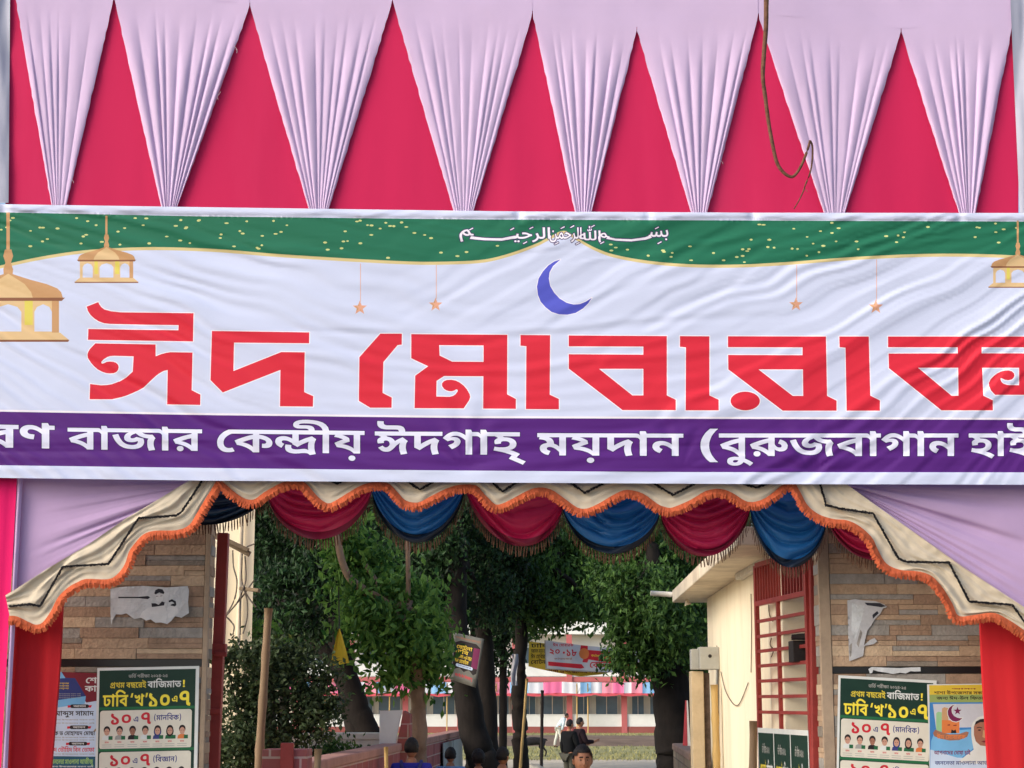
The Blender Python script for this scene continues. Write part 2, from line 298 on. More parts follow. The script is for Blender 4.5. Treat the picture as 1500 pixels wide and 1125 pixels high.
[[177,311,-2,13,-6,9,-6,4,-9,2,-11,1,-29,0,-24,0,-21,3,-17,4,-15,5,-13,8,-10,10,-6,6,-4,9,-4,9,-2,10,-2,11,0,12,0,7,0,7,2,7,0,8,64,-4,0,-4,0,-4,0,-4,0,-2,0,-10,2,-9,3,-7,5,-6,6,-4,8,-4,10,-2,17,0,31,0,18,0,16,-2,13,-2,11,-4,10,-6,8,-6,6,-8,5,-8,5,-10,2,-11,2,-13,1,-15],[132,242,29,-2,25,-4,20,-8,16,-10,14,-12,10,-12,6,-14,4,-15,2,-15,-4,-24,-8,-22,-14,-16,-20,-13,-24,-9,-28,-7,-12,21,16,-5,16,-5,17,-6,16,-7,17,-7,16,-8,16,-9,16,-10,15,-11,-35,-47,-16,11,-17,10,-17,10,-18,10,-19,8,-19,8,-20,8,-20,6,-22,7,-22,5,-22,6,-23,4,11,53,12,-3,11,-2,11,-2,12,-2,12,0,11,0,19,0,17,2,14,4,11,4,10,6,6,6,6,8,2,8,1,10,-1,10,-5,10,-7,8,-10,6,-13,4,-15,0,-13,0,-10,-2,-7,-3,-6,-5,-2,-5,-1,-7,0,-3,1,-3,1,-4,1,-2,-64,-9,-2,8,-2,9,-2,10,0,9,0,11,4,11,8,9,9,9,11,7,14,6,16,4,18,3],[72,213,-2,11,-5,9,-7,9,-10,6,-12,6,-14,5,38,22,24,-5,16,-8,14,-9,10,-9,7,-10,5,-12,2,-14],[292,311,0,-56,-297,0,0,56]],
[[302,311,0,-56,-194,0,0,-145,0,-15,2,-10,2,-7,4,-4,9,-6,13,-2,9,0,9,2,8,4,8,4,8,6,9,8,7,6,5,7,5,7,4,12,2,11,-2,9,-4,6,-8,4,-12,2,-6,0,-5,0,-5,-1,-4,-1,-10,56,12,2,10,2,12,0,14,1,17,-1,14,-3,12,-5,10,-7,8,-8,5,-9,5,-11,3,-11,0,-12,-1,-18,-4,-18,-7,-16,-8,-15,-10,-14,-12,-13,-14,-12,-16,-10,-16,-9,-18,-6,-18,-4,-20,-1,-16,0,-14,2,-12,3,-10,4,-8,5,-8,6,-7,6,-6,10,-5,10,-4,14,-3,18,-1,22,0,145,-45,0,0,56]],
[[158,311,0,-56,-48,0,0,-255,-68,0,0,255,-47,0,0,56,48,0,-5,7,-6,6,-6,8,-6,7,-6,7,-4,6,16,26,17,21,17,17,16,14,17,11,18,8,19,5,20,4,20,0,16,0,16,-2,14,-2,15,-3,15,-5,16,-5,16,-7,18,-9,18,-10,21,-11,23,-14,24,-15,-34,-45,-26,16,-23,14,-21,12,-18,10,-17,7,-17,6,-15,4,-17,3,-16,0,-15,0,-14,-4,-12,-4,-11,-7,-10,-7,-9,-8,-8,-10,-7,-8,-7,-10,5,-8,6,-9,6,-9,6,-7]],
[[42,240,-3,6,3,12,4,13,4,13,5,14,5,14,6,14,5,13,5,13,6,12,54,0,-2,-13,-4,-14,-3,-15,-3,-14,-3,-14,-3,-14,-2,-14,-2,-14,-2,-12]],
[[382,311,0,-56,-48,0,0,-255,-68,0,-12,14,-12,12,-12,12,-13,10,-13,9,-15,9,-15,7,-16,7,-16,6,-18,4,-20,5,-20,4,-16,59,32,-12,29,-4,26,-6,23,-6,18,-8,18,-9,14,-9,14,-10,13,-10,12,-10,0,12,-1,12,0,12,0,12,0,222,56,0,12,-33],[239,231,-1,-17,-5,-17,-7,-15,-10,-15,-12,-13,-16,-10,-20,-9,-22,-7,-26,-4,-42,10,-10,24,22,5,20,5,16,6,14,6,12,7,9,8,7,9,4,10,0,10,0,10,-4,8,-5,8,-7,7,-8,7,-8,6,64,42,10,-10,8,-12,7,-14,5,-14,4,-16],[96,210,-21,2,-18,6,-15,8,-11,13,-7,15,-2,18,0,11,3,11,3,10,4,10,61,-14,-2,-4,-1,-4,-1,-4,-1,-5,2,-7,4,-6,6,-2,8,-2,8,2,8,2,8,4,8,6,5,6,6,8,6,8,47,10,6,-20,-10,-16,-10,-14,-10,-14,-11,-11,-12,-9,-13,-8,-14,-6,-16,-3]],
[[138,364,4,-5,-4,-12,-4,-13,-4,-13,-5,-14,-5,-13,-5,-14,-5,-14,-6,-13,-6,-13,-54,0,3,14,3,14,3,14,3,16,3,14,3,14,2,14,2,12,2,12]],
[[156,0,-31,2,-25,8,-20,11,-13,15,-9,18,-2,18,2,18,6,16,8,13,13,11,17,11,19,9,25,-56,-8,-2,-7,-4,-3,-6,-2,-5,2,-7,6,-6,9,-4,13,-2,14,2,12,2,9,6,7,8,4,8,0,10,0,8,-2,8,-4,7,-5,7,-7,7,-9,7,-11,8,-13,8,-15,9,-20,12,-16,11,-13,10,-11,10,-8,10,-6,9,-3,10,-3,11,0,12,0,9,3,10,4,10,5,10,6,9,8,10,60,-34,-4,-6,-4,-6,-4,-5,0,-6,0,-5,2,-4,3,-5,5,-5,5,-4,7,-5,8,-5,10,-6,12,-8,14,-9,17,-11,15,-12,12,-10,10,-12,8,-11,6,-12,5,-13,3,-15,0,-15,-1,-19,-5,-17,-8,-14,-11,-12,-14,-11,-16,-8,-19,-6,-20,-4]],
[[154,40,-23,2,-21,4,-20,6,-18,10,-14,14,-12,16,-10,19,-5,23,-2,26,1,20,5,18,7,18,10,17,14,15,18,12,20,10,25,6,28,2,27,-2,24,-6,20,-8,16,-12,14,-14,10,-16,8,-20,4,-20,2,-23,-2,-21,-4,-19,-8,-18,-11,-17,-14,-14,-17,-12,-21,-8,-24,-6],[158,221,-11,-1,-11,-2,-9,-4,-9,-6,-6,-6,-6,-10,-4,-10,-2,-12,-2,-14,2,-12,1,-10,3,-9,4,-9,6,-6,8,-6,8,-4,10,-3,12,-1,12,1,12,3,9,4,9,6,6,7,6,9,4,10,2,12,0,14,0,12,-2,10,-4,10,-4,8,-6,7,-8,5,-8,4,-10,2]],
[[268,314,14,0,14,-2,11,-2,9,-4,10,-5,8,-5,6,-6,6,-8,4,-9,4,-11,3,-14,1,-18,0,-230,-67,0,-4,8,-4,6,-4,5,-7,6,-10,5,-12,2,-14,1,-12,0,-11,-1,-11,-1,-10,-1,-10,-2,-11,0,-11,-2,-12,0,-12,0,-14,0,-14,2,-15,2,-13,3,-14,5,-12,6,-10,9,-10,11,-8,14,-6,16,-4,19,0,23,0,12,2,15,2,13,2,12,66,-8,-2,-8,-2,-10,-1,-10,-1,-14,1,-11,2,-9,3,-8,4,-7,4,-5,6,-5,10,-5,10,-2,12,-2,12,0,15,0,15,1,13,2,13,2,12,1,14,0,12,0,11,-2,10,-2,9,-4,10,-8,10,-8,0,151,0,13,-2,10,-2,6,-4,5,-9,5,-13,2,-8,-1,-8,-2,-8,-3,-8,-4,-6,-6,-6,-6,-6,-6,-4,-6,-4,-6,-4,-8,-2,-8,1,-4,1,-4,3,-3,5,-3,6,-1,9,-1,5,0,4,1,4,1,6,0,2,-54,-7,-2,-9,-2,-10,-1,-14,-1,-19,2,-17,6,-16,8,-11,12,-7,16,-2,21,1,13,3,14,6,14,8,14,10,14,12,12,14,11,14,10,16,8,17,6,18,4]],
[[184,140,34,-8,-14,-6,-13,-4,-13,-4,-14,-2,-14,-2,-14,0,-34,2,-28,8,-20,12,-14,18,-9,20,-3,25,1,16,3,15,6,14,8,13,10,11,10,12,13,8,14,8,15,6,16,6,16,2,18,1,14,-1,12,-1,12,-3,11,-4,10,-4,9,-6,8,-8,6,-8,5,-9,3,-11,3,-16,1,-18,0,-130,0,-10,2,-8,3,-6,5,-3,8,-3,12,0,-8,-62,-21,2,-17,2,-16,4,-12,5,-8,8,-8,9,-4,13,-3,15,-1,19],[142,170,10,1,10,1,10,2,8,2,10,4,8,5,-14,-9,0,34,0,14,-2,10,-2,8,-4,5,-4,3,-6,3,-6,1,-6,1,-11,-1,-11,-4,-10,-4,-8,-7,-7,-7,-5,-10,-4,-10,-1,-10,1,-11,4,-8,7,-6,9,-3,10,-3]],
[[414,311,0,-56,-47,0,0,-179,-68,0,0,120,3,-26,-10,13,-10,13,-10,11,-11,11,-10,9,-11,8,-10,7,-10,6,-11,4,-11,4,-10,2,-11,0,-13,0,-12,-2,-10,-4,-11,-6,-9,-6,-10,-8,-9,-10,-9,-10,-10,-10,-2,10,6,5,8,4,8,3,8,4,8,1,10,1,16,-2,12,-4,9,-8,7,-10,4,-10,0,-11,0,-7,0,-8,0,-6,-1,-4,-17,5,6,7,6,6,8,7,7,7,7,6,8,7,60,51,40,-40,-148,-134,-47,44,46,42,-18,-26,-21,-11,6,6,4,5,4,6,4,9,0,8,-1,10,-5,7,-7,4,-9,1,-7,-1,-7,-2,-6,-2,-8,-4,-50,46,16,18,14,16,15,14,15,13,14,11,16,8,16,6,18,4,19,0,16,0,15,-4,15,-4,14,-6,14,-8,13,-10,14,-12,14,-12,14,-15,-2,-10,-1,11,-1,12,0,12,-1,13,0,63,56,0,11,-33],[367,-22,-67,0,-5,10,-7,6,-8,6,-10,4,-8,1,-10,1,-10,0,-15,0,-17,-2,-17,-2,-19,-2,-19,-2,-21,0,-13,0,-13,2,-14,2,-13,2,-13,5,-12,6,-12,7,-10,10,-8,12,-6,16,-4,17,0,21,0,11,1,13,2,12,2,10,65,-9,-2,-7,-2,-8,0,-9,-1,-9,1,-12,2,-10,5,-8,6,-6,7,-5,8,-3,10,-2,10,-1,11,-1,17,1,17,1,15,2,15,3,16,1,17,1,12,-1,12,-2,10,-4,10,-5,10,-7,7,-8,0,62,68,0]],
[[366,311,0,-56,-47,0,0,-255,-68,0,-16,18,-17,16,-16,14,-18,12,-20,10,-21,10,-23,8,-24,6,-26,5,-17,59,31,-12,30,-4,26,-6,22,-6,20,-8,16,-9,16,-9,13,-10,13,-10,12,-10,0,12,0,12,-1,12,0,12,0,222,55,0,12,-33],[114,312,24,-1,21,-4,17,-7,16,-9,11,-11,9,-12,6,-14,4,-14,2,-14,-4,-27,-10,-23,-18,-19,-24,-15,-29,-12,-35,-6,-31,7,-20,27,23,5,20,5,16,6,14,6,12,8,8,8,6,8,3,10,1,10,-1,8,-3,8,-6,8,-8,6,-10,3,-13,1,-13,-1,-9,-5,-5,-6,-2,-6,0,-6,4,-6,4,-4,6,-6,-42,-40,-6,4,-6,4,-6,6,-6,6,-6,7,-4,7,-3,9,-2,9,-1,11,2,13,3,12,6,11,9,10,10,9,13,7,15,5,18,4]],
[[341,146,-1,-18,-4,-16,-6,-16,-8,-12,-10,-12,-12,-10,-14,-8,-14,-6,-16,-6,-15,-4,-17,-4,-16,-2,-12,28,18,-2,18,-2,20,-3,18,-3,20,-4,19,-4,19,-5,20,-5,20,-7,-18,-53,-32,10,-32,9,-30,7,-31,7,-30,5,-30,4,-30,4,-30,2,-30,2,7,56,8,-1,11,-1,11,-1,13,-1,13,-1,14,0,28,1,23,3,20,5,16,6,13,8,10,10,6,10,4,12,2,14,-2,14,-6,12,-8,9,-13,7,-16,4,-19,2,-3,-1,-3,0,-4,-1,-4,0,-6,47,7,1,8,0,9,0,10,0,22,0,19,-4,17,-4,14,-8,12,-7,10,-9,7,-10,7,-9,4,-11,2,-10,2,-9],[121,96,-17,0,-14,2,-12,4,-11,4,-9,6,-8,9,-4,7,-4,7,-2,9,-3,9,-1,13,-1,15,0,81,65,0,0,-19,-1,-32,1,-7,0,-5,0,-5,0,-5,0,-15,0,-8,2,-5,1,-4,2,-3,7,-6,14,-2,9,1,9,2,8,3,8,2,6,4,6,5,6,7,2,8,-2,4,-2,3,-6,2,-7,1,-13,0,-14,1,-14,3,-12,6,-12,8,-12,8,-9,10,9,44,6,-6,6,-6,6,-6,7,-4,7,-4,8,-3,10,-3,10,0,10,-1,43,0,6,-1,4,-2,3,-4,6,-3,7,-4,7,-5,5,-6,4,-7,3,-9,0,-10,-2,-16,-4,-15,-10,-14,-12,-13,-14,-10,-18,-9,-19,-7,-21,-4],[-5,255,0,56,377,0,0,-56]],
[[205,311,0,-56,-29,0,-11,-7,-11,-6,-10,-8,-10,-8,-10,-10,-8,-10,-8,-11,-6,-11,-5,-12,-4,-13,-3,-13,0,-14,0,-19,4,-15,4,-13,7,-10,7,-7,9,-6,9,-4,8,-2,10,-1,8,1,9,1,9,3,10,4,25,-51,-11,-5,-10,-4,-11,-4,-11,-1,-11,-1,-11,0,-24,1,-22,5,-20,8,-16,12,-14,16,-12,18,-8,21,-5,24,-2,27,1,22,4,22,8,20,9,18,11,18,14,15,16,13,18,12,20,8,-32,-21,-8,-1,-10,0,-12,-1,-14,0,-51,0,0,56]],
[[216,16,-30,2,-30,6,-26,10,-26,16,-24,20,-20,26,-20,32,-17,39,-15,46,64,18,10,-33,12,-30,12,-26,13,-20,15,-18,16,-12,17,-10,19,-6,22,-1,12,1,11,0,10,2,9,4,8,3,6,5,6,4,4,7,4,7,4,12,0,13,0,11,-2,8,-4,8,-4,8,-5,5,-6,4,-11,5,-10,1,-10,-1,-9,-5,-5,-7,-2,-11,0,-5,0,-6,2,-5,2,-5,-64,-10,-5,12,-3,10,-1,10,-1,8,2,16,4,12,7,12,9,10,11,7,13,5,14,4,14,2,16,2,24,-2,20,-5,20,-8,16,-11,12,-13,11,-15,7,-18,5,-18,1,-21,-1,-19,-5,-18,-7,-18,-11,-16,-15,-14,-18,-10,-21,-9,-26,-5],[372,311,0,-56,-377,0,0,56]],
[[79,119,-13,238,86,0,-12,-238],[66,36,1,14,5,10,6,8,10,5,10,3,12,2,10,-2,11,-3,9,-5,7,-8,4,-10,1,-14,-1,-14,-4,-10,-7,-8,-9,-6,-11,-4,-10,0,-12,0,-10,4,-10,6,-6,8,-5,10]],
[[222,14,-23,2,-23,2,-21,6,-21,8,-20,10,-18,14,-18,16,-16,20,-16,24,-14,28,-13,32,-11,37,64,18,12,-37,12,-32,14,-26,14,-20,16,-16,17,-12,19,-8,19,-6,21,-1,16,1,13,2,12,4,10,5,9,7,6,8,6,10,2,10,2,12,-2,12,-2,10,-3,10,-5,8,-6,8,-6,6,54,42,12,-17,9,-17,7,-17,4,-17,4,-18,0,-18,-1,-20,-5,-20,-9,-16,-11,-16,-16,-13,-18,-11,-22,-8,-26,-4],[204,127,-20,2,-19,5,-15,10,-10,12,-8,14,-2,18,1,12,3,11,3,11,4,9,61,-15,-2,-4,-2,-4,0,-4,-1,-4,1,-8,4,-5,6,-3,8,-1,9,1,8,2,7,4,8,7,6,6,6,7,6,8,56,10,3,-32,-11,-14,-12,-12,-12,-11,-12,-9,-13,-8,-13,-7,-15,-5,-15,-2],[381,311,0,-56,-386,0,0,56]],
[[-153,372,175,86,26,-47,-172,-89]],
[[388,311,0,-56,-47,0,0,-255,-67,0,0,196,3,-26,-11,13,-10,13,-10,11,-10,11,-11,9,-10,8,-11,7,-10,6,-10,4,-11,4,-11,2,-10,0,-14,0,-11,-2,-11,-4,-10,-6,-10,-6,-10,-8,-8,-10,-10,-10,-10,-10,-2,10,6,5,8,4,8,3,8,4,9,1,10,1,15,-2,12,-4,10,-8,6,-10,4,-10,1,-11,0,-7,-1,-8,0,-6,-1,-4,-16,5,5,7,6,6,8,7,7,7,7,6,8,7,60,51,40,-40,-148,-134,-47,44,47,42,-19,-26,-20,-11,5,6,4,5,4,6,4,9,0,8,-1,10,-5,7,-7,4,-9,1,-6,-1,-7,-2,-7,-2,-8,-4,-50,46,16,18,15,16,15,14,14,13,15,11,15,8,17,6,17,4,19,0,17,0,15,-4,15,-4,14,-6,13,-8,13,-10,14,-12,14,-12,15,-15,-3,-10,0,11,-2,12,0,12,0,13,0,63,55,0,11,-33]],
[[492,311,0,-56,-156,0,0,-255,-67,0,0,54,3,16,-2,10,0,12,-1,12,0,14,0,62,1,12,0,63,-275,0,0,56],[474,120,-2,-11,-2,-11,-4,-10,-7,-10,-8,-9,-11,-7,-12,-6,-14,-4,-18,-1,-6,1,-8,0,-8,1,-8,1,2,56,2,0,4,0,4,-1,4,0,12,1,8,4,2,6,2,6,-1,6,-2,4,-3,5,-5,3,-7,4,-8,3,-8,1,-12,2,-12,0,-14,1,-42,-1,-21,2,-20,2,-19,6,-16,8,-14,10,-11,12,-9,16,-4,18,-2,22,0,6,0,6,2,8,0,6,62,-9,-2,-4,0,-4,0,-4,0,-3,0,-14,4,-11,7,-7,9,-6,13,-3,16,-1,41,0,32,0,26,-4,21,-4,17,-7,15,-9,11,-9,8,-9,6,-8,4,-9,3,-10,1,-10],[181,126,15,0,12,-4,14,-4,12,-6,11,-8,11,-8,10,-11,10,-11,10,-13,-5,-31,-11,-26,-9,14,-10,12,-9,11,-9,9,-9,8,-8,6,-10,4,-8,2,-9,1,-6,-1,-5,-2,-4,-2,-3,-4,-1,-4,-2,-6,1,-4,1,-6,2,-6,2,-6,-66,-9,-3,10,-3,10,-2,10,-1,9,1,12,2,10,4,9,4,7,6,8,8,5,8,5,8,4,10,2,10,2,10,2],[96,222,23,-1,20,-5,17,-8,14,-10,11,-12,9,-14,6,-16,4,-16,1,-18,-1,-8,0,-10,-1,-8,-1,-7,-64,3,0,5,1,6,1,7,0,10,-1,10,-3,11,-4,11,-6,8,-8,6,-12,1,-7,-1,-5,-3,-4,-5,-2,-9,0,-5,1,-4,1,-6,2,-4,-65,-10,-3,10,-4,9,-1,9,-1,10,1,11,3,10,3,9,5,8,6,6,8,6,8,4,8,4,10,3,10,2,10,1],[49,186,1,6,0,6,1,6,1,4,-2,16,-4,13,-8,12,-10,11,-12,8,-17,7,81,12,12,-9,10,-12,7,-13,5,-15,3,-14,1,-14,0,-7,-1,-9,-1,-8,-2,-6]],
[[58,265,0,9,2,8,4,8,4,9,5,8,7,9,56,-25,-3,-4,-2,-5,-1,-4,-1,-4,1,-4,2,-4,4,-4,8,-4,8,-2,11,-3,13,-3,29,-8,23,-10,15,-12,11,-16,6,-18,2,-20,-3,-24,-9,-22,-15,-16,-20,-13,-25,-9,-30,-4,-4,0,-4,1,-4,1,-4,0,2,19,20,-5,17,-6,15,-6,15,-6,13,-7,14,-7,14,-8,14,-10,16,-12,-36,-46,-16,12,-16,12,-17,10,-17,8,-16,9,-18,7,-19,8,-19,6,-20,6,-20,5,-22,5,-22,4,10,54,12,-4,12,-2,12,-2,14,-1,14,-1,14,0,26,1,21,3,15,6,10,8,6,9,2,11,-2,10,-4,7,-6,7,-10,4,-8,4,-10,2,-12,2,-22,6,-18,6,-14,6,-10,7,-8,7,-6,9,-4,9,-2,9]],
[[156,0,-38,2,-32,8,-26,14,-18,18,-12,20,-4,25,3,19,7,16,12,15,16,13,22,13,28,11,-1,-25,-18,9,-15,8,-14,8,-10,8,-9,9,-7,9,-4,10,-3,12,-1,12,2,14,4,12,8,12,10,12,14,8,16,8,20,6,22,4,24,1,30,-1,25,-4,21,-6,16,-8,14,-9,9,-11,7,-10,4,-12,1,-12,-1,-14,-4,-13,-5,-11,-8,-9,-9,-9,-10,-7,-12,-7,-14,-6,-13,-6,-3,18,24,-9,22,-11,16,-12,12,-15,8,-18,2,-22,-3,-27,-11,-22,-18,-16,-26,-12,-32,-8],[156,56,20,1,15,3,11,6,8,8,4,8,2,12,-3,10,-6,10,-7,5,-7,5,-9,4,-9,4,-9,2,-10,3,-18,-5,-15,-6,-11,-7,-9,-8,-5,-9,-2,-10,2,-10,4,-8,8,-8,12,-5,14,-3],[156,190,8,3,9,3,9,3,7,3,7,5,6,5,6,7,2,9,-2,7,-4,7,-8,6,-10,4,-14,2,-18,1,-14,-1,-12,-2,-12,-4,-8,-6,-5,-6,-1,-8,0,-8,5,-8,7,-6,10,-6,14,-4]],
[[26,180,132,0,0,-62,-132,0]],
[[166,0,-27,2,-25,4,-23,8,-20,12,-17,14,-14,17,-11,19,-7,23,-2,25,3,26,7,24,14,23,16,21,22,21,26,19,30,20,33,18,37,18,30,-41,-3,-5,-2,-4,-1,-5,0,-5,2,-10,7,-8,11,-4,12,-2,3,0,3,0,2,0,2,0,26,-42,-20,-11,-15,-10,-13,-9,-8,-7,-8,-7,-4,-7,-4,-9,-2,-11,2,-11,8,-8,6,-4,9,-3,11,-1,4,0,4,0,4,0,4,1,23,-60,-19,-9,-20,-8,-22,-6,-24,-4,-24,-3],[170,56,11,0,10,2,9,1,8,2,9,3,9,2,10,-16,-24,5,-20,8,-14,11,-10,12,-6,15,-2,16,0,12,2,11,4,10,6,10,8,11,10,11,12,10,14,12,16,12,16,-35,-15,1,-13,4,-12,4,-9,6,-8,7,-6,7,-5,11,-2,10,0,7,1,7,2,7,4,6,33,-4,-26,-14,-22,-13,-20,-13,-18,-14,-14,-15,-12,-15,-9,-16,-5,-16,-2,-18,2,-14,3,-12,7,-11,8,-9,9,-6,11,-6,13,-3,13,-2]],
[[40,-62,22,34,16,37,14,39,10,40,6,40,1,40,-1,40,-6,40,-10,40,-14,38,-16,36,-22,34,62,0,22,-33,18,-36,15,-38,11,-39,6,-40,2,-41,-2,-42,-6,-41,-11,-41,-15,-39,-18,-35,-22,-33]],
[[532,311,0,-56,-245,0,-18,-7,-16,-8,-14,-8,-12,-7,-9,-7,-8,-8,-6,-8,-3,-7,-1,-7,2,-8,3,-6,7,-4,8,-1,12,1,10,2,8,5,9,5,9,7,8,7,58,-9,4,-11,2,-10,3,-11,2,-11,1,-12,1,-12,-1,-18,-4,-16,-8,-16,-10,-15,-13,-13,-17,-12,-20,-8,-24,-6,-30,-2,-23,2,-23,3,-21,5,-21,8,-19,11,-19,13,-16,17,-17,21,-15,23,-14,28,-13,32,-11,36,64,18,12,-37,12,-32,14,-26,14,-20,16,-16,16,-12,19,-8,20,-5,21,-2,22,1,17,5,13,7,8,9,5,11,2,12,-1,10,-1,10,-2,8,-4,10,-5,8,44,0,-18,-17,-16,-13,-16,-10,-16,-6,-18,-4,-20,-1,-14,1,-12,2,-12,4,-11,6,-9,7,-8,9,-5,11,-3,13,-2,14,2,13,4,13,6,13,9,13,13,12,18,12,-9,-1,-10,0,-11,0,-10,0,-151,0,0,56],[288,154,-10,10,-10,11,-8,12,-7,12,-6,12,-5,13,-4,12,-4,11,-2,11,59,16,3,-12,4,-15,6,-15,8,-16,10,-15,12,-14],[426,246,22,-2,18,-6,16,-10,10,-14,8,-14,2,-16,-2,-10,-2,-10,-4,-10,-6,-10,-9,-10,-11,-10,-16,-8,-20,-8,-24,-6,-12,50,12,2,10,4,9,4,8,7,3,9,-2,8,-4,5,-8,2,-8,1,-13,-2,-13,-5,-14,-9,-12,-12,-11,-14,-9,-17,-19,59,16,18,16,13,16,9,17,6,17,4],[422,18,-16,1,-14,3,-12,4,-10,4,-10,7,-9,7,-8,8,-7,9,-6,9,-12,52,25,28,5,-18,5,-14,7,-14,8,-10,8,-9,9,-7,9,-4,10,-4,10,0,10,0,9,4,5,6,2,10,-2,10,-6,9,-6,5,-9,6,-11,4,52,21,8,-3,6,-5,8,-5,6,-6,6,-6,5,-8,4,-8,2,-10,1,-12,-1,-10,-3,-11,-4,-10,-8,-9,-8,-8,-11,-7,-13,-5,-16,-3]],
[[134,0,-14,0,-12,2,-10,2,-10,4,-10,4,-8,6,-7,7,-6,9,-5,10,-4,12,-2,16,0,18,0,129,-1,10,-2,7,-3,6,-6,4,-7,2,-11,2,7,61,17,-1,14,-2,14,-2,10,-3,10,-5,8,-6,5,-6,4,-6,3,-8,3,-10,1,-12,1,-16,0,-42,11,3,9,2,9,1,7,0,9,0,8,-1,8,-1,8,-2,8,-1,6,-1,8,-1,6,-1,12,2,10,4,7,4,7,7,6,10,56,-29,-6,-14,-8,-11,-8,-9,-8,-6,-10,-6,-9,-3,-9,-3,-10,0,-9,-1,-4,0,-4,1,-5,0,-4,2,24,16,4,-6,4,-7,2,-7,2,-12,1,-12,-1,-22,-6,-19,-9,-18,-12,-15,-14,-12,-17,-11,-18,-7,-20,-4],[138,56,10,1,9,3,7,5,6,7,6,8,3,8,2,10,1,10,-2,12,-4,8,-6,7,-8,4,-10,2,-9,1,-9,0,-7,-2,-7,-2,-7,-2,0,-43,1,-12,1,-9,2,-6,3,-4,4,-2,4,-2,5,-2]],
[[302,311,0,-56,-194,0,0,-145,0,-15,2,-10,2,-7,4,-4,9,-6,13,-2,9,0,9,2,8,4,8,4,8,6,9,8,7,6,5,7,5,7,4,12,2,11,-2,9,-4,6,-8,4,-12,2,-6,0,-5,0,-5,-1,-4,-1,-10,56,12,2,10,2,12,0,14,1,17,-1,14,-3,12,-5,10,-7,8,-8,5,-9,5,-11,3,-11,0,-12,-1,-18,-4,-18,-7,-16,-8,-15,-10,-14,-12,-13,-14,-12,-16,-10,-16,-9,-18,-6,-18,-4,-20,-1,-16,0,-14,2,-12,3,-10,4,-8,5,-8,6,-7,6,-6,10,-5,10,-4,14,-3,18,-1,22,0,145,-45,0,0,56],[190,311,-2,13,-6,9,-6,4,-10,2,-10,1,-38,0,-24,0,-20,3,-18,4,-14,5,-13,8,-10,10,-6,6,-5,9,-3,9,-2,10,-1,11,-1,12,0,7,1,7,0,7,2,8,64,-4,-1,-4,-1,-4,0,-4,0,-2,1,-10,1,-9,4,-7,4,-6,6,-4,8,-4,12,-2,16,0,38,0,19,0,15,-2,14,-2,10,-4,10,-6,8,-6,6,-8,6,-8,4,-10,3,-11,1,-13,2,-15]],
[[364,311,0,-56,-48,0,0,-255,-68,0,0,254,2,11,-1,9,-1,10,0,9,0,9,0,42,56,0,11,-33],[174,314,13,0,13,-3,11,-4,11,-5,9,-8,9,-8,8,-10,8,-12,8,-12,-1,-68,-11,21,-12,17,-12,16,-14,11,-15,7,-16,2,-9,0,-8,-3,-6,-4,-6,-6,-4,-8,0,-9,1,-11,5,-9,8,-6,12,-5,14,-3,18,-2,-7,-61,-23,3,-19,4,-16,8,-13,10,-10,11,-8,13,-6,16,-2,16,-2,16,2,19,2,17,6,13,8,11,8,10,10,7,12,5,11,4],[41,314,15,0,14,-4,14,-5,12,-7,10,-10,9,-13,7,-15,4,-18,1,-20,-1,-16,-4,-14,-5,-14,-8,-13,-11,-11,-12,-10,-17,-7,-19,-5,-22,-1,-7,61,14,1,11,2,10,3,10,5,8,7,4,8,0,9,0,9,-4,8,-6,6,-8,5,-10,3,-12,0,-10,0,-8,0,-10,-2,-10,-2,-6,56,12,2,12,2,12,0]],
[[394,311,0,-56,-48,0,0,-255,-68,0,0,157,14,-29,-6,10,-6,8,-6,7,-8,5,-8,4,-9,1,-5,-1,-6,-2,-6,-3,-4,-6,-3,-8,-1,-12,0,-4,0,-4,0,-4,2,-4,-58,-3,-3,10,-3,10,-4,8,-6,8,-6,6,-6,4,-8,4,-8,2,-10,1,-8,-1,-8,-2,-6,-4,-4,-6,-3,-6,-1,-7,2,-11,4,-9,8,-7,10,-6,12,-6,12,-4,-19,-58,-19,7,-18,7,-16,10,-13,10,-11,11,-10,13,-6,14,-4,15,-2,17,2,16,4,14,6,13,10,11,10,10,13,7,15,5,14,4,16,0,19,0,17,-4,14,-6,14,-7,14,-11,14,-13,-10,3,5,11,7,9,8,7,10,5,10,3,10,1,11,0,11,-3,9,-4,9,-5,8,-6,9,-8,-11,-8,-2,12,0,10,-1,12,-1,10,0,25,-283,0,0,56]],
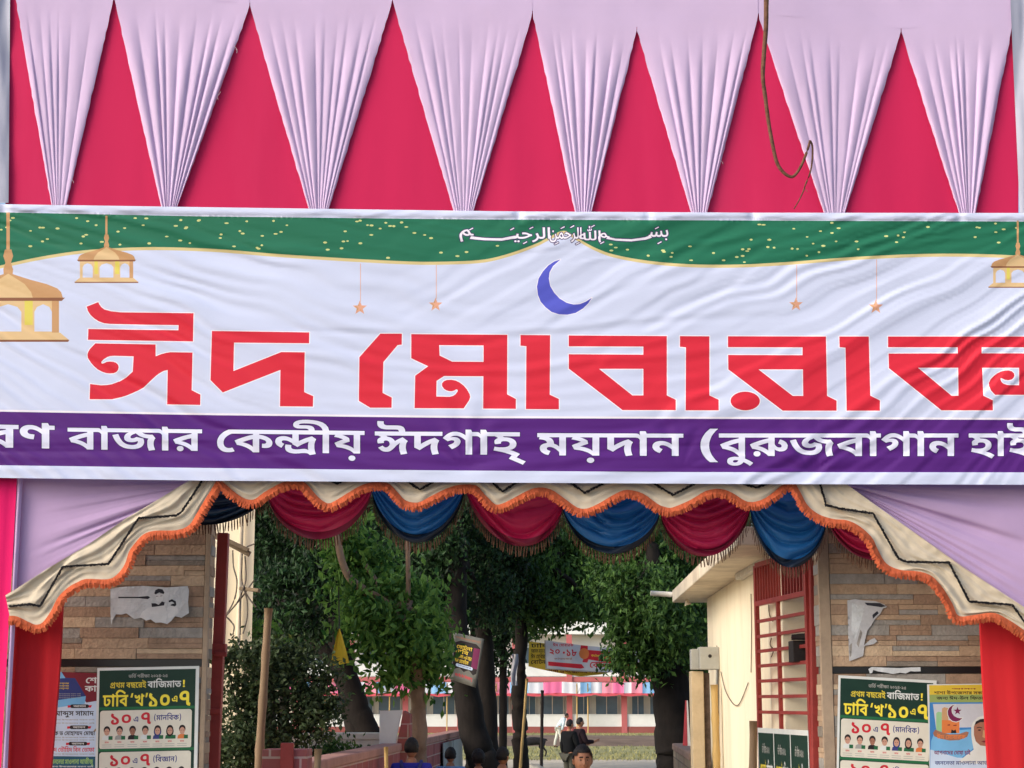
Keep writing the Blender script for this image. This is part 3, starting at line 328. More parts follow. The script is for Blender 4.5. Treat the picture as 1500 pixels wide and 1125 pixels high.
[[487,311,0,-56,-47,0,0,-255,-68,0,-11,16,-13,16,-16,14,-16,12,-17,10,-15,9,29,43,12,-7,11,-8,12,-7,10,-8,8,-8,7,-8,0,6,-1,5,0,5,0,6,0,7,0,6,0,146,-377,0,0,56],[200,40,-27,2,-26,6,-25,8,-23,14,-21,18,-20,22,-19,28,-17,35,-14,40,64,18,10,-29,11,-25,11,-21,12,-18,14,-14,14,-12,16,-7,18,-5,18,-2,15,2,13,2,10,2,10,5,8,5,6,8,4,8,2,8,1,10,-1,12,-4,10,-5,7,-7,6,-9,3,-9,2,-10,-2,-7,-4,-5,-6,-1,-8,1,-4,0,-4,1,-5,1,-4,-62,-9,-4,9,-2,9,-2,9,0,7,0,16,4,12,7,11,9,9,10,6,12,6,12,3,14,3,13,0,22,-2,20,-4,18,-7,15,-10,13,-12,10,-15,7,-16,5,-16,1,-20,-1,-17,-5,-17,-7,-16,-11,-14,-14,-12,-18,-10,-22,-8,-24,-4],[168,213,-2,11,-6,9,-6,9,-10,6,-12,6,-14,5,38,22,23,-5,17,-8,13,-9,11,-9,6,-10,6,-12,2,-14],[640,311,0,-56,-48,0,0,-255,-68,0,0,222,-5,10,-5,9,-6,6,-10,6,-12,2,-8,0,0,56,11,0,10,-1,10,-6,6,-6,6,-8,5,-10,0,4,-1,8,-1,8,0,7,0,37,56,0,12,-33]],
[[458,311,0,-56,-220,0,0,-138,-16,10,12,13,14,12,16,12,16,12,18,12,19,11,20,11,21,10,22,10,46,-40,-4,-8,-4,-9,-4,-9,-2,-10,-2,-10,-2,-10,-2,-11,0,-11,0,-12,0,-13,2,-15,2,-15,2,-16,4,-17,6,-16,-66,-14,-6,18,-4,16,-4,18,-2,16,-2,18,0,19,0,12,1,12,2,11,3,12,2,10,4,11,4,10,5,10,5,9,20,-28,-20,-8,-19,-11,-19,-11,-18,-14,-18,-12,-17,-14,-17,-14,-16,-14,-14,-13,-47,0,0,198,-184,0,0,56],[218,271,0,-214,-44,0,-14,12,-13,11,-14,9,-14,8,-15,7,-16,6,-16,5,-20,5,-20,4,-24,58,19,10,19,8,18,9,19,7,19,8,18,7,18,6,17,5,17,5,0,25],[170,212,19,-14,-13,-4,-13,-3,-13,-5,-14,-4,-13,-5,-13,-5,-12,-5,-12,-5,-11,-6,-5,8,14,-2,13,-4,13,-4,12,-4,11,-6,11,-6,10,-6,9,-6,8,-6,-1,8,0,8,0,8,0,8]],
[[360,311,0,-56,-48,0,0,-255,-68,0,0,157,13,-21,-7,7,-6,7,-5,4,-7,6,-8,1,-6,-1,-5,-2,-5,-6,-7,-8,-5,-8,-8,-11,-8,-13,-8,-14,-10,-12,-8,-10,-8,-8,-9,-6,-9,-6,-10,-2,-10,-2,-11,-1,-10,1,-10,1,-9,3,-10,4,-9,6,-9,8,-8,10,-10,12,-8,14,46,29,7,-9,5,-8,6,-6,7,-4,9,-2,6,0,6,3,6,5,7,8,5,9,7,11,7,14,13,12,9,16,8,11,8,9,10,5,9,3,11,2,9,-1,8,-2,7,-3,8,-6,8,-6,8,-8,-8,-2,0,10,-1,10,-1,10,0,10,0,25,-249,0,0,56],[120,122,-2,20,-4,16,-3,14,-4,10,-5,10,-8,8,-8,6,-11,5,-13,4,-14,3,-16,3,-20,3,19,58,37,-18,17,-4,15,-4,14,-4,10,-6,10,-6,7,-6,6,-8,5,-9,3,-11,3,-11,2,-13,2,-15]],
[[377,311,0,-56,-173,0,0,-63,0,-7,2,-5,4,-4,6,-2,7,1,7,3,8,6,7,8,5,6,6,6,4,8,60,10,10,-16,8,-16,8,-17,4,-17,3,-18,1,-18,-2,-20,-5,-19,-9,-17,-12,-16,-14,-13,-19,-11,-22,-8,-25,-4,-28,-2,-22,1,-22,3,-20,6,-20,7,-20,11,-18,14,-18,16,-16,21,-15,25,-15,28,-12,34,-12,37,64,18,11,-37,13,-32,13,-26,15,-22,15,-17,17,-13,18,-9,18,-5,20,-2,22,2,18,5,15,9,11,12,6,15,3,17,-1,12,-2,11,-4,9,-5,8,-5,8,-6,8,52,4,-12,-16,-12,-13,-12,-11,-12,-10,-13,-7,-13,-6,-12,-4,-13,-3,-13,0,-11,0,-10,2,-9,2,-8,4,-7,5,-6,6,-5,7,-4,8,-4,10,-2,10,-2,13,0,15,0,55,-141,0,0,56]],
[[220,132,-17,1,-15,3,-16,4,-14,6,-14,8,-14,7,-9,5,-7,4,-6,2,-8,4,-7,0,-7,0,-4,-3,-3,-3,-1,-6,1,-4,3,-6,4,-4,6,-6,-41,-40,-9,8,-10,10,-8,11,-6,11,-4,13,-1,14,1,13,4,10,6,10,8,7,8,7,10,4,11,3,11,2,10,1,10,0,10,-1,8,-1,12,-4,10,-3,10,-5,10,-5,12,-7,12,-6,8,-4,12,-3,12,-1,12,2,8,5,5,9,1,13,0,11,-4,10,-6,9,-6,9,-8,8,-10,8,70,8,4,-6,6,-6,5,-7,5,-8,4,-9,4,-8,3,-10,1,-10,1,-12,-1,-14,-3,-12,-5,-12,-8,-10,-9,-8,-11,-7,-14,-5,-15,-3],[34,290,46,-5,20,-9,16,-10,12,-10,9,-13,5,-15,2,-17,0,-4,-1,-5,-1,-4,0,-5,-65,1,1,5,0,5,1,4,0,4,-1,14,-6,10,-8,11,-10,8,-15,7,-18,4],[478,311,0,-56,-48,0,0,-255,-67,0,0,38,1,26,0,12,-1,12,0,13,0,13,0,141,-368,0,0,56],[242,103,-4,10,-3,9,-5,10,-6,7,-7,7,-7,6,60,14,6,-6,7,-8,5,-6,4,-8,3,-8,3,-8,2,-9,0,-9],[258,118,21,-2,19,-3,16,-6,15,-7,14,-10,13,-12,14,-14,12,-14,14,-16,-33,-31,-9,11,-9,9,-10,10,-11,9,-10,8,-11,7,-11,5,-10,4,-10,0,-8,0,-6,-3,-2,-4,-2,-5,1,-6,3,-4,4,-4,8,-4,-26,-44,-15,6,-13,8,-12,11,-10,13,-6,14,-2,18,3,16,7,13,12,11,14,9,18,5]],
[[110,0,-68,0,0,255,-47,0,0,56,163,0,0,-56,-48,0],[45,311,-1,9,-2,8,-5,5,-7,4,-8,2,-12,1,-84,0,-24,0,-20,3,-18,4,-15,5,-13,8,-10,10,-6,6,-4,9,-4,9,-2,10,-1,11,-1,12,0,7,1,7,1,7,1,8,64,-4,-1,-4,0,-4,0,-4,0,-2,0,-10,2,-9,3,-7,5,-6,6,-4,8,-4,11,-2,16,0,87,0,18,0,16,-2,13,-2,11,-4,10,-6,8,-6,6,-8,6,-8,4,-10,2,-11,2,-13,1,-15]],
[[448,311,0,-56,-366,0,7,3,11,-4,10,-4,11,-4,9,-6,10,-6,9,-6,9,-6,8,-6,7,-7,6,-45,-9,-4,-10,-4,-9,-4,-9,-4,-10,-4,-10,-6,-9,-4,-9,-4,-8,-6,-1,4,13,-2,13,-4,15,-5,15,-5,15,-8,15,-7,14,-9,13,-10,12,-10,-1,8,0,8,-1,9,0,9,0,140,24,0,22,-1,22,-1,18,-2,18,-4,18,-4,15,-6,15,-8,14,-8,12,-12,10,-9,8,-11,6,-11,4,-12,2,-12,2,-13,-1,-10,-3,-11,-3,-11,-6,-9,-7,-8,-10,-7,-13,-6,-15,-2,-19,-2,-10,0,-9,1,-9,1,-9,2,3,56,3,-1,4,0,4,-1,6,0,14,2,8,4,4,8,2,8,-2,8,-6,10,-10,8,-14,8,-20,5,-24,3,0,-184,-68,0,-14,16,-14,13,-18,12,-18,11,-20,9,-22,7,-22,8,-24,4,-26,5,-24,57,8,6,10,6,10,6,10,5,11,5,11,6,10,6,12,6,10,4,-14,8,-15,7,-15,6,-17,5,-17,5,-18,3,18,42,20,-13,-55,0,0,56]],
[[254,311,-2,13,-6,9,-6,4,-8,2,-12,1,-70,0,-24,0,-21,3,-17,4,-15,5,-13,8,-10,10,-6,6,-4,9,-4,9,-2,10,-2,11,0,12,0,7,0,7,2,7,0,8,64,-4,0,-4,0,-4,0,-4,0,-2,0,-10,2,-9,3,-7,5,-6,6,-4,8,-4,10,-2,17,0,73,0,18,0,16,-2,12,-2,11,-4,10,-6,9,-6,6,-8,4,-8,4,-10,4,-11,2,-13,0,-15],[377,311,0,-56,-173,0,0,-63,0,-7,2,-5,4,-4,6,-2,7,1,7,3,8,6,7,8,5,6,6,6,4,8,60,10,10,-16,8,-16,8,-17,4,-17,3,-18,1,-18,-2,-20,-5,-19,-9,-17,-12,-16,-14,-13,-19,-11,-22,-8,-25,-4,-28,-2,-22,1,-22,3,-20,6,-20,7,-20,11,-18,14,-18,16,-16,21,-15,25,-15,28,-12,34,-12,37,64,18,11,-37,13,-32,13,-26,15,-22,15,-17,17,-13,18,-9,18,-5,20,-2,22,2,18,5,15,9,11,12,6,15,3,17,-1,12,-2,11,-4,9,-5,8,-5,8,-6,8,52,4,-12,-16,-12,-13,-12,-11,-12,-10,-13,-7,-13,-6,-12,-4,-13,-3,-13,0,-11,0,-10,2,-9,2,-8,4,-7,5,-6,6,-5,7,-4,8,-4,10,-2,10,-2,13,0,15,0,55,-141,0,0,56]],
[[148,311,0,-56,-40,0,30,9,-9,-8,-7,-8,-6,-7,-5,-7,-4,-8,-3,-6,-2,-12,-1,-13,1,-11,0,-12,3,-11,3,-12,2,-12,4,-12,2,-12,2,-13,0,-12,-1,-12,-1,-14,-3,-12,-4,-10,-6,-11,-7,-10,-10,-9,-12,-8,-14,-8,-16,-8,-20,-6,-22,-6,-16,55,18,5,13,5,11,5,8,6,6,8,4,6,2,12,2,14,-1,12,-1,12,-2,12,-4,12,-2,11,-3,11,-3,12,-1,11,-1,12,2,14,2,12,3,7,3,8,5,6,5,8,6,7,6,7,-5,-9,-64,0,0,56]],
[[302,311,0,-56,-194,0,0,-13,-1,-49,0,-6,1,-6,0,-6,0,-6,0,-59,0,-15,2,-10,2,-7,4,-4,9,-6,13,-2,9,0,9,2,8,4,8,4,8,6,8,7,8,7,5,7,5,7,4,12,2,11,-2,9,-5,6,-7,4,-10,1,-5,0,-14,1,-13,2,-8,3,-9,3,-9,6,-10,6,-8,6,-6,7,-6,7,4,62,6,-10,8,-8,8,-7,9,-6,9,-5,11,-4,11,-3,11,-1,11,-2,11,0,16,0,13,-2,12,-2,8,-4,8,-6,8,-6,6,-8,4,-11,3,-11,1,-12,-1,-20,-4,-18,-7,-16,-8,-15,-10,-14,-12,-13,-14,-12,-16,-10,-16,-9,-18,-6,-18,-4,-20,-1,-16,0,-14,2,-12,3,-10,3,-8,6,-8,5,-6,7,-7,10,-5,10,-4,14,-3,18,-1,22,0,145,-45,0,0,56]],
[[267,314,29,-2,24,-6,18,-12,14,-16,8,-18,3,-22,-1,-17,-5,-15,-7,-15,-11,-13,-13,-12,-14,-12,-17,-10,-18,-8,-19,-8,-24,54,16,6,14,8,13,7,9,9,6,11,2,13,-2,10,-5,7,-9,5,-13,2,-13,-2,-13,-3,-7,-3,-8,-4,-7,-4,-9,-7,-7,-7,-4,-8,-1,-6,0,-5,4,-4,6,-4,11,-3,-14,-56,-23,4,-20,8,-14,12,-11,13,-7,15,-2,16,2,14,4,13,6,13,8,12,11,10,13,10,14,9,14,7,16,6,18,5,17,3],[368,108,-4,-26,-11,-24,-19,-18,-24,-16,-31,-8,-37,-3,-25,1,-25,4,-24,6,-22,8,-22,12,-20,16,-18,18,-18,23,-17,27,-15,31,-15,36,-13,41,64,18,14,-42,14,-36,16,-30,16,-24,18,-19,19,-14,21,-10,22,-5,24,-2,17,1,15,3,13,7,10,9,6,10,2,13,-1,11,-4,8,-6,8,-9,6,-9,6,-12,4,61,28,13,-10,12,-12,10,-12,8,-13,4,-15]],
[[40,-196,-7,26,-6,26,-5,24,-5,24,-4,22,-3,20,-2,19,-1,16,-1,13,2,27,4,25,8,24,10,20,12,20,13,17,15,15,15,14,17,12,16,10,16,8,16,6,14,5,14,3,12,0,10,0,8,-3,8,-5,8,-6,6,-8,6,-10,7,-14,7,-14,6,-17,7,-17,7,-14,6,-10,6,-9,6,-7,7,-4,11,-4,12,0,10,-2,8,-2,5,-5,5,-9,2,-12,0,-8,-4,-7,-5,-7,-7,-4,-9,-4,-10,0,-15,0,-13,3,-11,5,-11,6,-10,6,-9,10,13,13,-3,-10,-5,-9,-5,-8,-6,-6,-7,-6,-7,-5,-10,-3,-9,-2,-11,-1,-10,1,-11,2,-11,2,-11,4,-11,5,-10,7,-10,6,-10,9,-10,9,-8,10,-10,12,-8,12,14,2,-7,-12,-5,-13,-4,-14,-3,-15,-2,-13,-1,-13,1,-11,1,-13,2,-13,2,-15,2,-14,3,-16,3,-16,4,-16,4,-16,3,-16,3,-14,4,-13],[195,52,9,0,6,2,5,4,3,6,0,6,-2,8,-3,10,-3,8,-4,8,-4,10,-5,10,-5,6,-4,5,-4,3,-6,1,-6,-1,-8,-3,-10,-4,-9,-5,-9,-6,-8,-6,-6,-6,-5,-6,-4,12,7,-12,8,-12,8,-10,10,-8,10,-8,10,-5,10,-5,10,-2]],
[[0,-2,5,60,13,0,11,1,10,2,8,3,7,5,6,7,6,8,4,10,4,13,4,15,4,19,4,21,56,-10,-2,-8,-2,-10,-1,-10,-1,-11,-2,-9,0,-10,0,-8,2,-7,4,-7,6,-4,10,-5,12,-3,10,-2,12,0,14,0,9,-2,7,-2,6,-5,6,-9,1,-12,-1,-8,-3,-7,-5,-7,-7,-4,-9,-4,-10,0,-16,0,-14,1,-13,2,-11,3,-10,4,-9,4,-7,6,-6,6,-6,8,-4,9,-2,10,-2,11,20,0,-6,-14,-6,-11,-8,-9,-9,-8,-9,-6,-10,-6,-10,-4,-12,-2,-11,-2,-12,-2,-13,0],[135,-111,-9,1,-7,3,-7,5,-4,6,-4,8,0,8,0,8,4,8,4,6,7,6,7,3,9,1,8,-1,7,-3,6,-6,6,-6,2,-8,2,-8,-2,-8,-2,-8,-6,-6,-6,-5,-7,-3],[54,-111,-8,1,-7,3,-7,5,-5,6,-3,8,-1,8,1,8,3,8,5,6,7,6,7,3,8,1,8,-1,8,-3,6,-6,6,-6,2,-8,2,-8,-2,-8,-2,-8,-6,-6,-6,-5,-8,-3]],
[[0,-2,5,60,17,0,18,1,18,2,16,3,18,2,16,4,16,6,16,5,16,6,14,7,14,8,14,9,-10,6,-10,5,-12,6,-12,4,-12,4,-13,3,-13,2,-14,1,-15,0,-8,0,-8,0,-9,0,-8,-2,-8,-1,-9,-2,-9,58,10,3,9,2,10,1,15,1,13,1,17,-1,16,-2,16,-3,14,-5,14,-4,12,-6,12,-6,12,-6,12,-6,10,-6,10,-5,10,-5,10,-3,10,-2,10,-1,16,0,6,-56,-14,0,-13,-3,-13,-4,-12,-5,-12,-6,-12,-6,-12,-7,-12,-7,-14,-8,-14,-6,-15,-8,-16,-6,-17,-6,-20,-6,-20,-4,-24,-4,-24,-2]],
[[6,-116,-22,54,20,7,17,8,16,9,15,8,12,10,12,10,10,10,8,12,6,11,4,12,2,12,2,13,-2,15,-3,15,-5,17,-8,17,-8,16,-8,17,56,27,6,-11,5,-11,5,-12,4,-11,4,-11,4,-10,4,-12,3,-10,5,-14,6,-10,8,-6,9,-5,13,-3,14,0,10,-2,8,-2,6,-5,5,-9,1,-12,0,-8,-4,-7,-5,-7,-7,-4,-8,-4,-10,0,-14,0,-12,2,-10,4,-10,5,-8,7,-6,6,-5,9,-3,9,-3,10,18,-10,-3,-19,-6,-18,-8,-17,-10,-16,-12,-15,-14,-14,-16,-13,-17,-12,-17,-10,-18,-8,-18,-8]],
[[0,-2,5,60,15,0,12,2,8,2,6,5,4,6,2,8,2,11,0,12,0,16,-10,243,60,0,10,-245,1,-18,-1,-17,-2,-15,-2,-14,-6,-13,-6,-11,-9,-10,-12,-8,-14,-6,-17,-5,-22,-3]],
[[42,0,-10,363,60,0,10,-363]],
[[14,9,0,13,2,14,2,16,5,17,7,19,8,22,52,-20,-4,-14,-4,-14,-4,-12,-2,-10,-2,-12,0,-10,1,-15,4,-14,6,-11,9,-10,11,-9,13,-7,15,-4,17,-2,18,-2,20,1,18,3,14,3,14,5,10,6,10,8,7,8,6,10,4,10,3,10,2,11,0,11,0,12,-1,12,-2,12,-2,12,-3,12,-4,14,-4,14,-4,14,-4,14,60,16,2,-12,4,-12,2,-8,2,-12,3,-10,2,-7,2,-6,3,-10,6,-8,4,-7,7,-4,7,-4,8,-2,10,-2,10,0,10,0,10,-2,8,-2,6,-5,4,-9,2,-12,0,-8,-4,-7,-5,-7,-7,-4,-8,-4,-10,0,-12,0,-12,2,-10,3,-10,5,-10,5,-7,7,-6,8,-5,8,-2,11,18,-22,-2,-20,-4,-19,-6,-18,-8,-16,-10,-15,-14,-13,-14,-12,-18,-10,-20,-8,-21,-5,-25,-3,-26,-2,-20,1,-20,3,-19,4,-18,5,-16,7,-15,10,-13,11,-11,13,-8,14,-7,18,-4,18],[172,202,-8,2,-8,2,-7,6,-5,6,-4,8,0,8,1,10,3,7,5,7,7,6,8,3,8,1,9,-1,7,-3,8,-6,4,-7,4,-7,1,-10,-1,-8,-4,-8,-4,-6,-8,-6,-7,-2]],
[[0,-2,5,60,11,1,9,4,5,5,4,6,5,7,5,10,6,11,8,14,8,16,8,13,9,11,9,10,8,8,10,8,8,6,8,4,9,3,13,3,12,1,11,-1,11,-2,10,-4,10,-7,10,-9,10,-10,8,-14,10,-16,8,-20,7,-15,7,-13,6,-9,6,-7,6,-6,8,-4,10,-4,11,0,10,-2,7,-2,6,-5,5,-9,2,-12,-1,-8,-3,-7,-5,-7,-8,-4,-8,-4,-10,0,-14,0,-14,3,-14,4,-11,6,-10,7,-9,10,12,10,-3,-8,-5,-7,-6,-7,-6,-8,-7,-6,-8,-4,-9,-4,-10,-2,-11,-1,-9,1,-11,2,-11,2,-11,4,-11,6,-12,8,-11,8,-11,10,-9,12,-7,-12,-8,-10,-8,-7,-8,-6,-8,-5,-10,-3,-10,-2,-11,-1],[108,96,5,-6,5,-6,4,-6,6,-6,6,-4,6,-4,9,-6,9,-4,10,-3,9,-1,11,2,9,8,3,11,-3,16,-3,9,-5,8,-5,10,-4,8,-6,7,-6,6,-7,3,-7,2,-7,-1,-7,-3,-8,-6,-8,-8,-5,-8,-5,-8]],
[[266,-2,-16,0,-14,2,-13,2,-13,4,-10,4,-10,7,-10,7,-6,10,-6,10,-20,-3,-20,-1,-18,0,-18,2,-16,4,-16,6,-12,6,-12,10,-10,10,-6,13,-4,15,-2,16,2,20,6,18,10,18,13,15,17,13,18,13,22,10,23,9,25,6,-2,38,60,0,8,-174,2,-12,2,-12,4,-8,4,-6,6,-6,8,-2,8,-3,10,-1,11,0,15,0,11,2,9,2,6,4,4,5,2,8,2,11,0,13,0,17,-8,194,62,0,6,-194,2,-16,2,-13,4,-11,4,-8,6,-7,7,-5,9,-2,10,-2,12,0,14,0,12,2,8,2,6,5,5,6,2,9,1,10,0,14,0,16,-9,243,60,0,10,-245,0,-18,-1,-17,-1,-15,-3,-14,-5,-13,-7,-11,-9,-10,-11,-8,-15,-6,-17,-5,-21,-3,-25,0,-11,0,-11,1,-10,3,-8,2,-9,4,-7,5,-7,6,-5,7,-6,6,-8,-10,-12,-10,-14,-6,-16,-4,-18,-4],[156,102,-4,82,-15,-3,-14,-4,-13,-5,-10,-6,-10,-6,-7,-8,-5,-8,-4,-8,0,-8,2,-8,5,-8,9,-6,10,-3,13,-3,14,0,10,0,9,0],[614,0,-10,363,60,0,10,-363],[302,336,-12,2,-8,4,-6,8,-4,8,-2,10,0,10,0,6,0,6,1,6,1,8,28,7,0,-8,-2,-7,0,-8,0,-6,0,-6,2,-5,4,-3,4,0,6,1,5,5,2,7,1,9,1,13,0,15,27,9,0,-31,1,-5,2,-5,3,-2,6,-2,6,2,4,3,2,5,1,6,-1,9,-1,9,-3,8,-2,9,26,7,4,-10,4,-12,2,-12,1,-10,-1,-10,-4,-10,-4,-10,-8,-7,-10,-5,-13,-1,-9,1,-8,2,-6,6,-8,8,-2,11,12,-5,-2,-10,-4,-10,-6,-8,-9,-6,-10,-4],[314,446,-3,88,39,0,4,-88]],
[[0,-2,5,60,15,0,12,2,9,4,7,8,5,8,4,10,4,12,4,14,4,18,5,22,55,-12,-1,-8,-2,-9,-3,-11,-2,-10,-1,-10,0,-10,0,-8,4,-7,5,-5,8,-5,11,-3,14,0,14,0,10,2,8,4,8,8,4,8,4,10,4,13,3,15,3,20,4,22,56,-10,-2,-11,-2,-12,-2,-13,-2,-12,0,-10,-1,-9,1,-7,2,-6,6,-5,8,-4,8,-2,10,-1,11,0,15,0,11,4,9,6,6,8,3,10,1,12,0,12,0,12,0,10,-1,10,-1,10,-1,12,-1,12,-2,14,55,4,3,-26,2,-24,2,-19,4,-17,4,-13,4,-11,6,-9,7,-7,8,-5,9,-3,12,-2,13,0,10,-2,7,-2,6,-5,6,-9,1,-12,-1,-8,-3,-7,-5,-7,-7,-4,-9,-4,-10,0,-10,0,-9,1,-9,1,-10,3,-8,3,-9,5,-8,5,-7,7,-6,7,-6,10,-4,10,-4,11,9,-3,-5,-15,-6,-13,-8,-10,-8,-7,-10,-6,-10,-5,-12,-2,-14,-2,-14,0,-14,0,-12,2,-12,4,-10,4,-9,6,-7,8,-5,10,-4,11,-1,13,16,0,-6,-16,-8,-12,-8,-10,-8,-8,-10,-5,-11,-3,-13,-3,-14,-1,-18,0,-10,0,-10,1,-11,3,-10,3,-9,5,-8,8,-8,10,-6,14,-4,17,24,1,-8,-16,-8,-14,-10,-11,-10,-7,-12,-6,-13,-4,-13,-2,-16,-2]],
[[0,-2,5,60,14,0,13,1,9,1,9,3,6,4,4,5,4,6,2,9,0,10,0,10,-2,11,-2,12,-2,12,-4,13,-4,13,-4,14,-4,13,-4,12,59,18,4,-12,4,-13,4,-14,3,-14,4,-15,3,-15,3,-14,1,-14,0,-14,-1,-16,-2,-14,-3,-12,-5,-12,-5,-10,-7,-8,-8,-7,-8,-6,-10,-5,-11,-4,-11,-4,-13,-2,-13,-2,-14,0],[58,-110,-8,1,-7,3,-7,5,-4,7,-4,7,-1,8,1,9,4,7,4,7,7,5,7,3,8,2,9,-2,7,-3,7,-5,5,-7,3,-7,1,-9,-1,-8,-3,-7,-5,-7,-7,-5,-7,-3]],
[[0,-2,5,60,141,0,10,-2,8,-2,5,-5,5,-9,2,-12,-1,-8,-3,-7,-5,-7,-7,-4,-9,-4,-10,0]],
]
RUNS = {
    'p0': [(0,0),(1,630)],
    'p1': [(2,0),(3,630),(4,936),(3,1937),(0,2243)],
    'p2': [(5,0),(6,400),(7,1259),(8,2221),(9,2527),(10,3193)],
    'p3': [(11,0),(12,723),(13,1363),(3,2067),(14,2373),(15,2948)],
    'p4': [(16,0),(9,647),(10,1313),(12,1313),(3,1953),(17,2259)],
    'p5': [(18,0)],
    'p6': [(2,0),(19,630),(20,630),(4,1481),(2,2482),(3,3112),(13,3418),(3,4122),(17,4428)],
    'p7': [(14,0),(3,575),(21,881)],
    'dhabi': [(22,0),(3,594),(23,900),(2,1206)],
    'kha': [(24,0),(25,336),(26,1089)],
    'ten': [(27,0),(28,622)],
    'e': [(29,0)],
    'seven': [(30,0)],
    'prothom': [(31,0),(32,819),(16,1542),(2,2449),(33,3079),(34,3814),(0,4214),(21,4844)],
    'bajimat': [(2,0),(3,630),(23,936),(4,1242),(16,2243),(3,2890),(35,3196)],
    'bang': [(36,0)],
    'admission': [(37,0),(23,752),(35,1058),(38,1793),(39,2053),(0,2820),(8,3450),(40,3756),(3,4731),(41,5297),(28,5919),(41,6541),(42,7163),(43,7785),(41,8153),(44,8775)],
    'humanities': [(18,0),(16,457),(3,1104),(17,1410),(23,2046),(2,2352),(6,2982),(45,3841)],
    'science': [(18,0),(23,457),(2,763),(46,1393),(3,2448),(17,2754),(45,3390)],
    'n20': [(41,0),(28,622)],
    'n18': [(27,0),(47,622)],
    'botna': [(5,0),(2,400),(3,1030),(48,1336),(17,1930),(3,2566)],
    'she': [(5,0),(49,400),(25,1117)],
    'ka': [(6,0),(3,859),(16,1165),(3,1812),(50,2118)],
    'abdus': [(51,0),(52,1269),(19,2175),(53,2175),(53,3144),(3,3853),(16,4159),(3,4806),(12,5112)],
    'prof': [(39,0),(6,767),(54,1886),(5,2890),(16,3290),(3,3937),(14,4243),(3,4818),(55,5124),(12,6070),(5,6970),(16,7370),(3,8017),(33,8323),(3,9058)],
    'touhid': [(16,0),(12,647),(5,1547),(35,1947),(56,2682),(23,2988),(14,3294),(12,3869),(23,4769),(2,5075),(17,5705),(5,6601),(35,7001),(3,7736),(57,8042),(3,8929)],
    'y1': [(49,0),(3,717),(49,1023),(3,1740),(58,2306),(39,3050),(34,3817),(4,4217),(50,5218),(3,5996),(0,6302),(53,7192),(6,7901),(50,8760),(37,9798),(3,10550),(21,10856)],
    'y2': [(4,0),(17,1001),(59,1637),(11,2184),(12,2907),(43,3547),(58,3915),(50,4659),(23,5697),(57,6003),(35,6890),(34,7625),(0,8025),(0,8655),(49,9545),(19,10262)],
    'y3': [(51,0),(39,1269),(17,2036),(3,2672),(34,2978),(12,3378),(0,4018),(5,4908),(12,5308),(3,5948),(9,6254),(10,6920),(3,6920),(60,7486),(3,8080),(21,8386)],
    'y4': [(4,0),(17,1001),(34,1637),(17,2037),(35,2673),(3,3408),(16,3974),(3,4621),(61,4927),(50,5711),(3,6489),(17,6795),(3,7431),(51,7997),(4,9266),(8,10267),(4,10573),(19,11574)],
    'eid': [(11,0),(12,723),(5,1623),(16,2023),(3,2670),(2,2976),(3,3606),(0,3912),(6,4542)],
    'fill': [(53,0),(6,709),(3,1568),(50,1874),(50,2652),(17,3690),(35,4326),(19,5061),(17,5061),(2,5957),(33,6587),(0,7322)],
    'lbl': [(51,0),(53,1269),(17,1978)],
    'a_him': [(62,0)],
    'a_rahi': [(63,0),(64,397),(65,1012),(66,1443),(67,1727)],
    'a_rahman': [(68,0),(69,779),(64,1387),(65,2002),(66,2433),(67,2717)],
    'a_allah': [(70,0)],
    'a_mim': [(62,0)],
    'a_bis': [(71,0),(72,961)],
    'a_tat': [(73,0)],
}
# ------------------------------------------------------------------ printing: shapes cut into one mesh, a material per shape
def unpack(c):
    x, y = c[0] * 2, c[1] * 2
    o = [x, y]
    for i in range(2, len(c), 2):
        x += c[i] * 2; y += c[i + 1] * 2
        o += [x, y]
    return o
GL = [[unpack(c) for c in g] for g in GLYPHS]
def contour_pts(flat):
    return [(flat[i], flat[i + 1]) for i in range(0, len(flat), 2)]
def text(run, u0, u1, vh, vb, mi, top=640.0, slope=0.0, anchor=None):
    """layers for a run of letters stretched from u0 to u1, headline at vh, foot at vb"""
    gl = RUNS[run]
    xs = [p for k, x in gl for c in GL[k] for p in (x + v for v in c[0::2])]
    x0, x1 = min(xs), max(xs)
    sx = (u1 - u0) / (x1 - x0); sy = (vb - vh) / top
    out = []
    for k, x in gl:
        cs = []
        for c in GL[k]:
            cs.append([(u0 + (px_ + x - x0) * sx, vb - py_ * sy + slope * (px_ + x - x0) * sx) for px_, py_ in contour_pts(c)])
        if cs: out.append((cs, mi))
    return out
def digits(run, u0, u1, v0, v1, mi):
    """letters stretched to fill a box exactly"""
    gl = RUNS[run]
    P = [(x + a, b) for k, x in gl for c in GL[k] for a, b in contour_pts(c)]
    x0, x1 = min(p[0] for p in P), max(p[0] for p in P); y0, y1 = min(p[1] for p in P), max(p[1] for p in P)
    return [([[(u0 + (a + x - x0) / (x1 - x0) * (u1 - u0), v1 - (b - y0) / (y1 - y0) * (v1 - v0)) for a, b in contour_pts(c)] for c in GL[k]], mi) for k, x in gl if GL[k]]
def outline(layers, w, mi):
    """a stroke of half width w along every edge of the layers"""
    out = []
    for cs, _ in layers:
        q = []
        for c in cs:
            n = len(c)
            for i in range(n):
                (ax, ay), (bx, by) = c[i], c[(i + 1) % n]
                l = math.hypot(bx - ax, by - ay)
                if l < 1e-6: continue
                dx, dy = (bx - ax) / l * w, (by - ay) / l * w
                q.append([(ax - dx * .6 - dy, ay - dy * .6 + dx), (ax - dx * .6 + dy, ay - dy * .6 - dx), (bx + dx * .6 + dy, by + dy * .6 - dx), (bx + dx * .6 - dy, by + dy * .6 + dx)])
        out.append((q, mi))
    return out
def rect(u0, v0, u1, v1): return [(u0, v0), (u1, v0), (u1, v1), (u0, v1)]
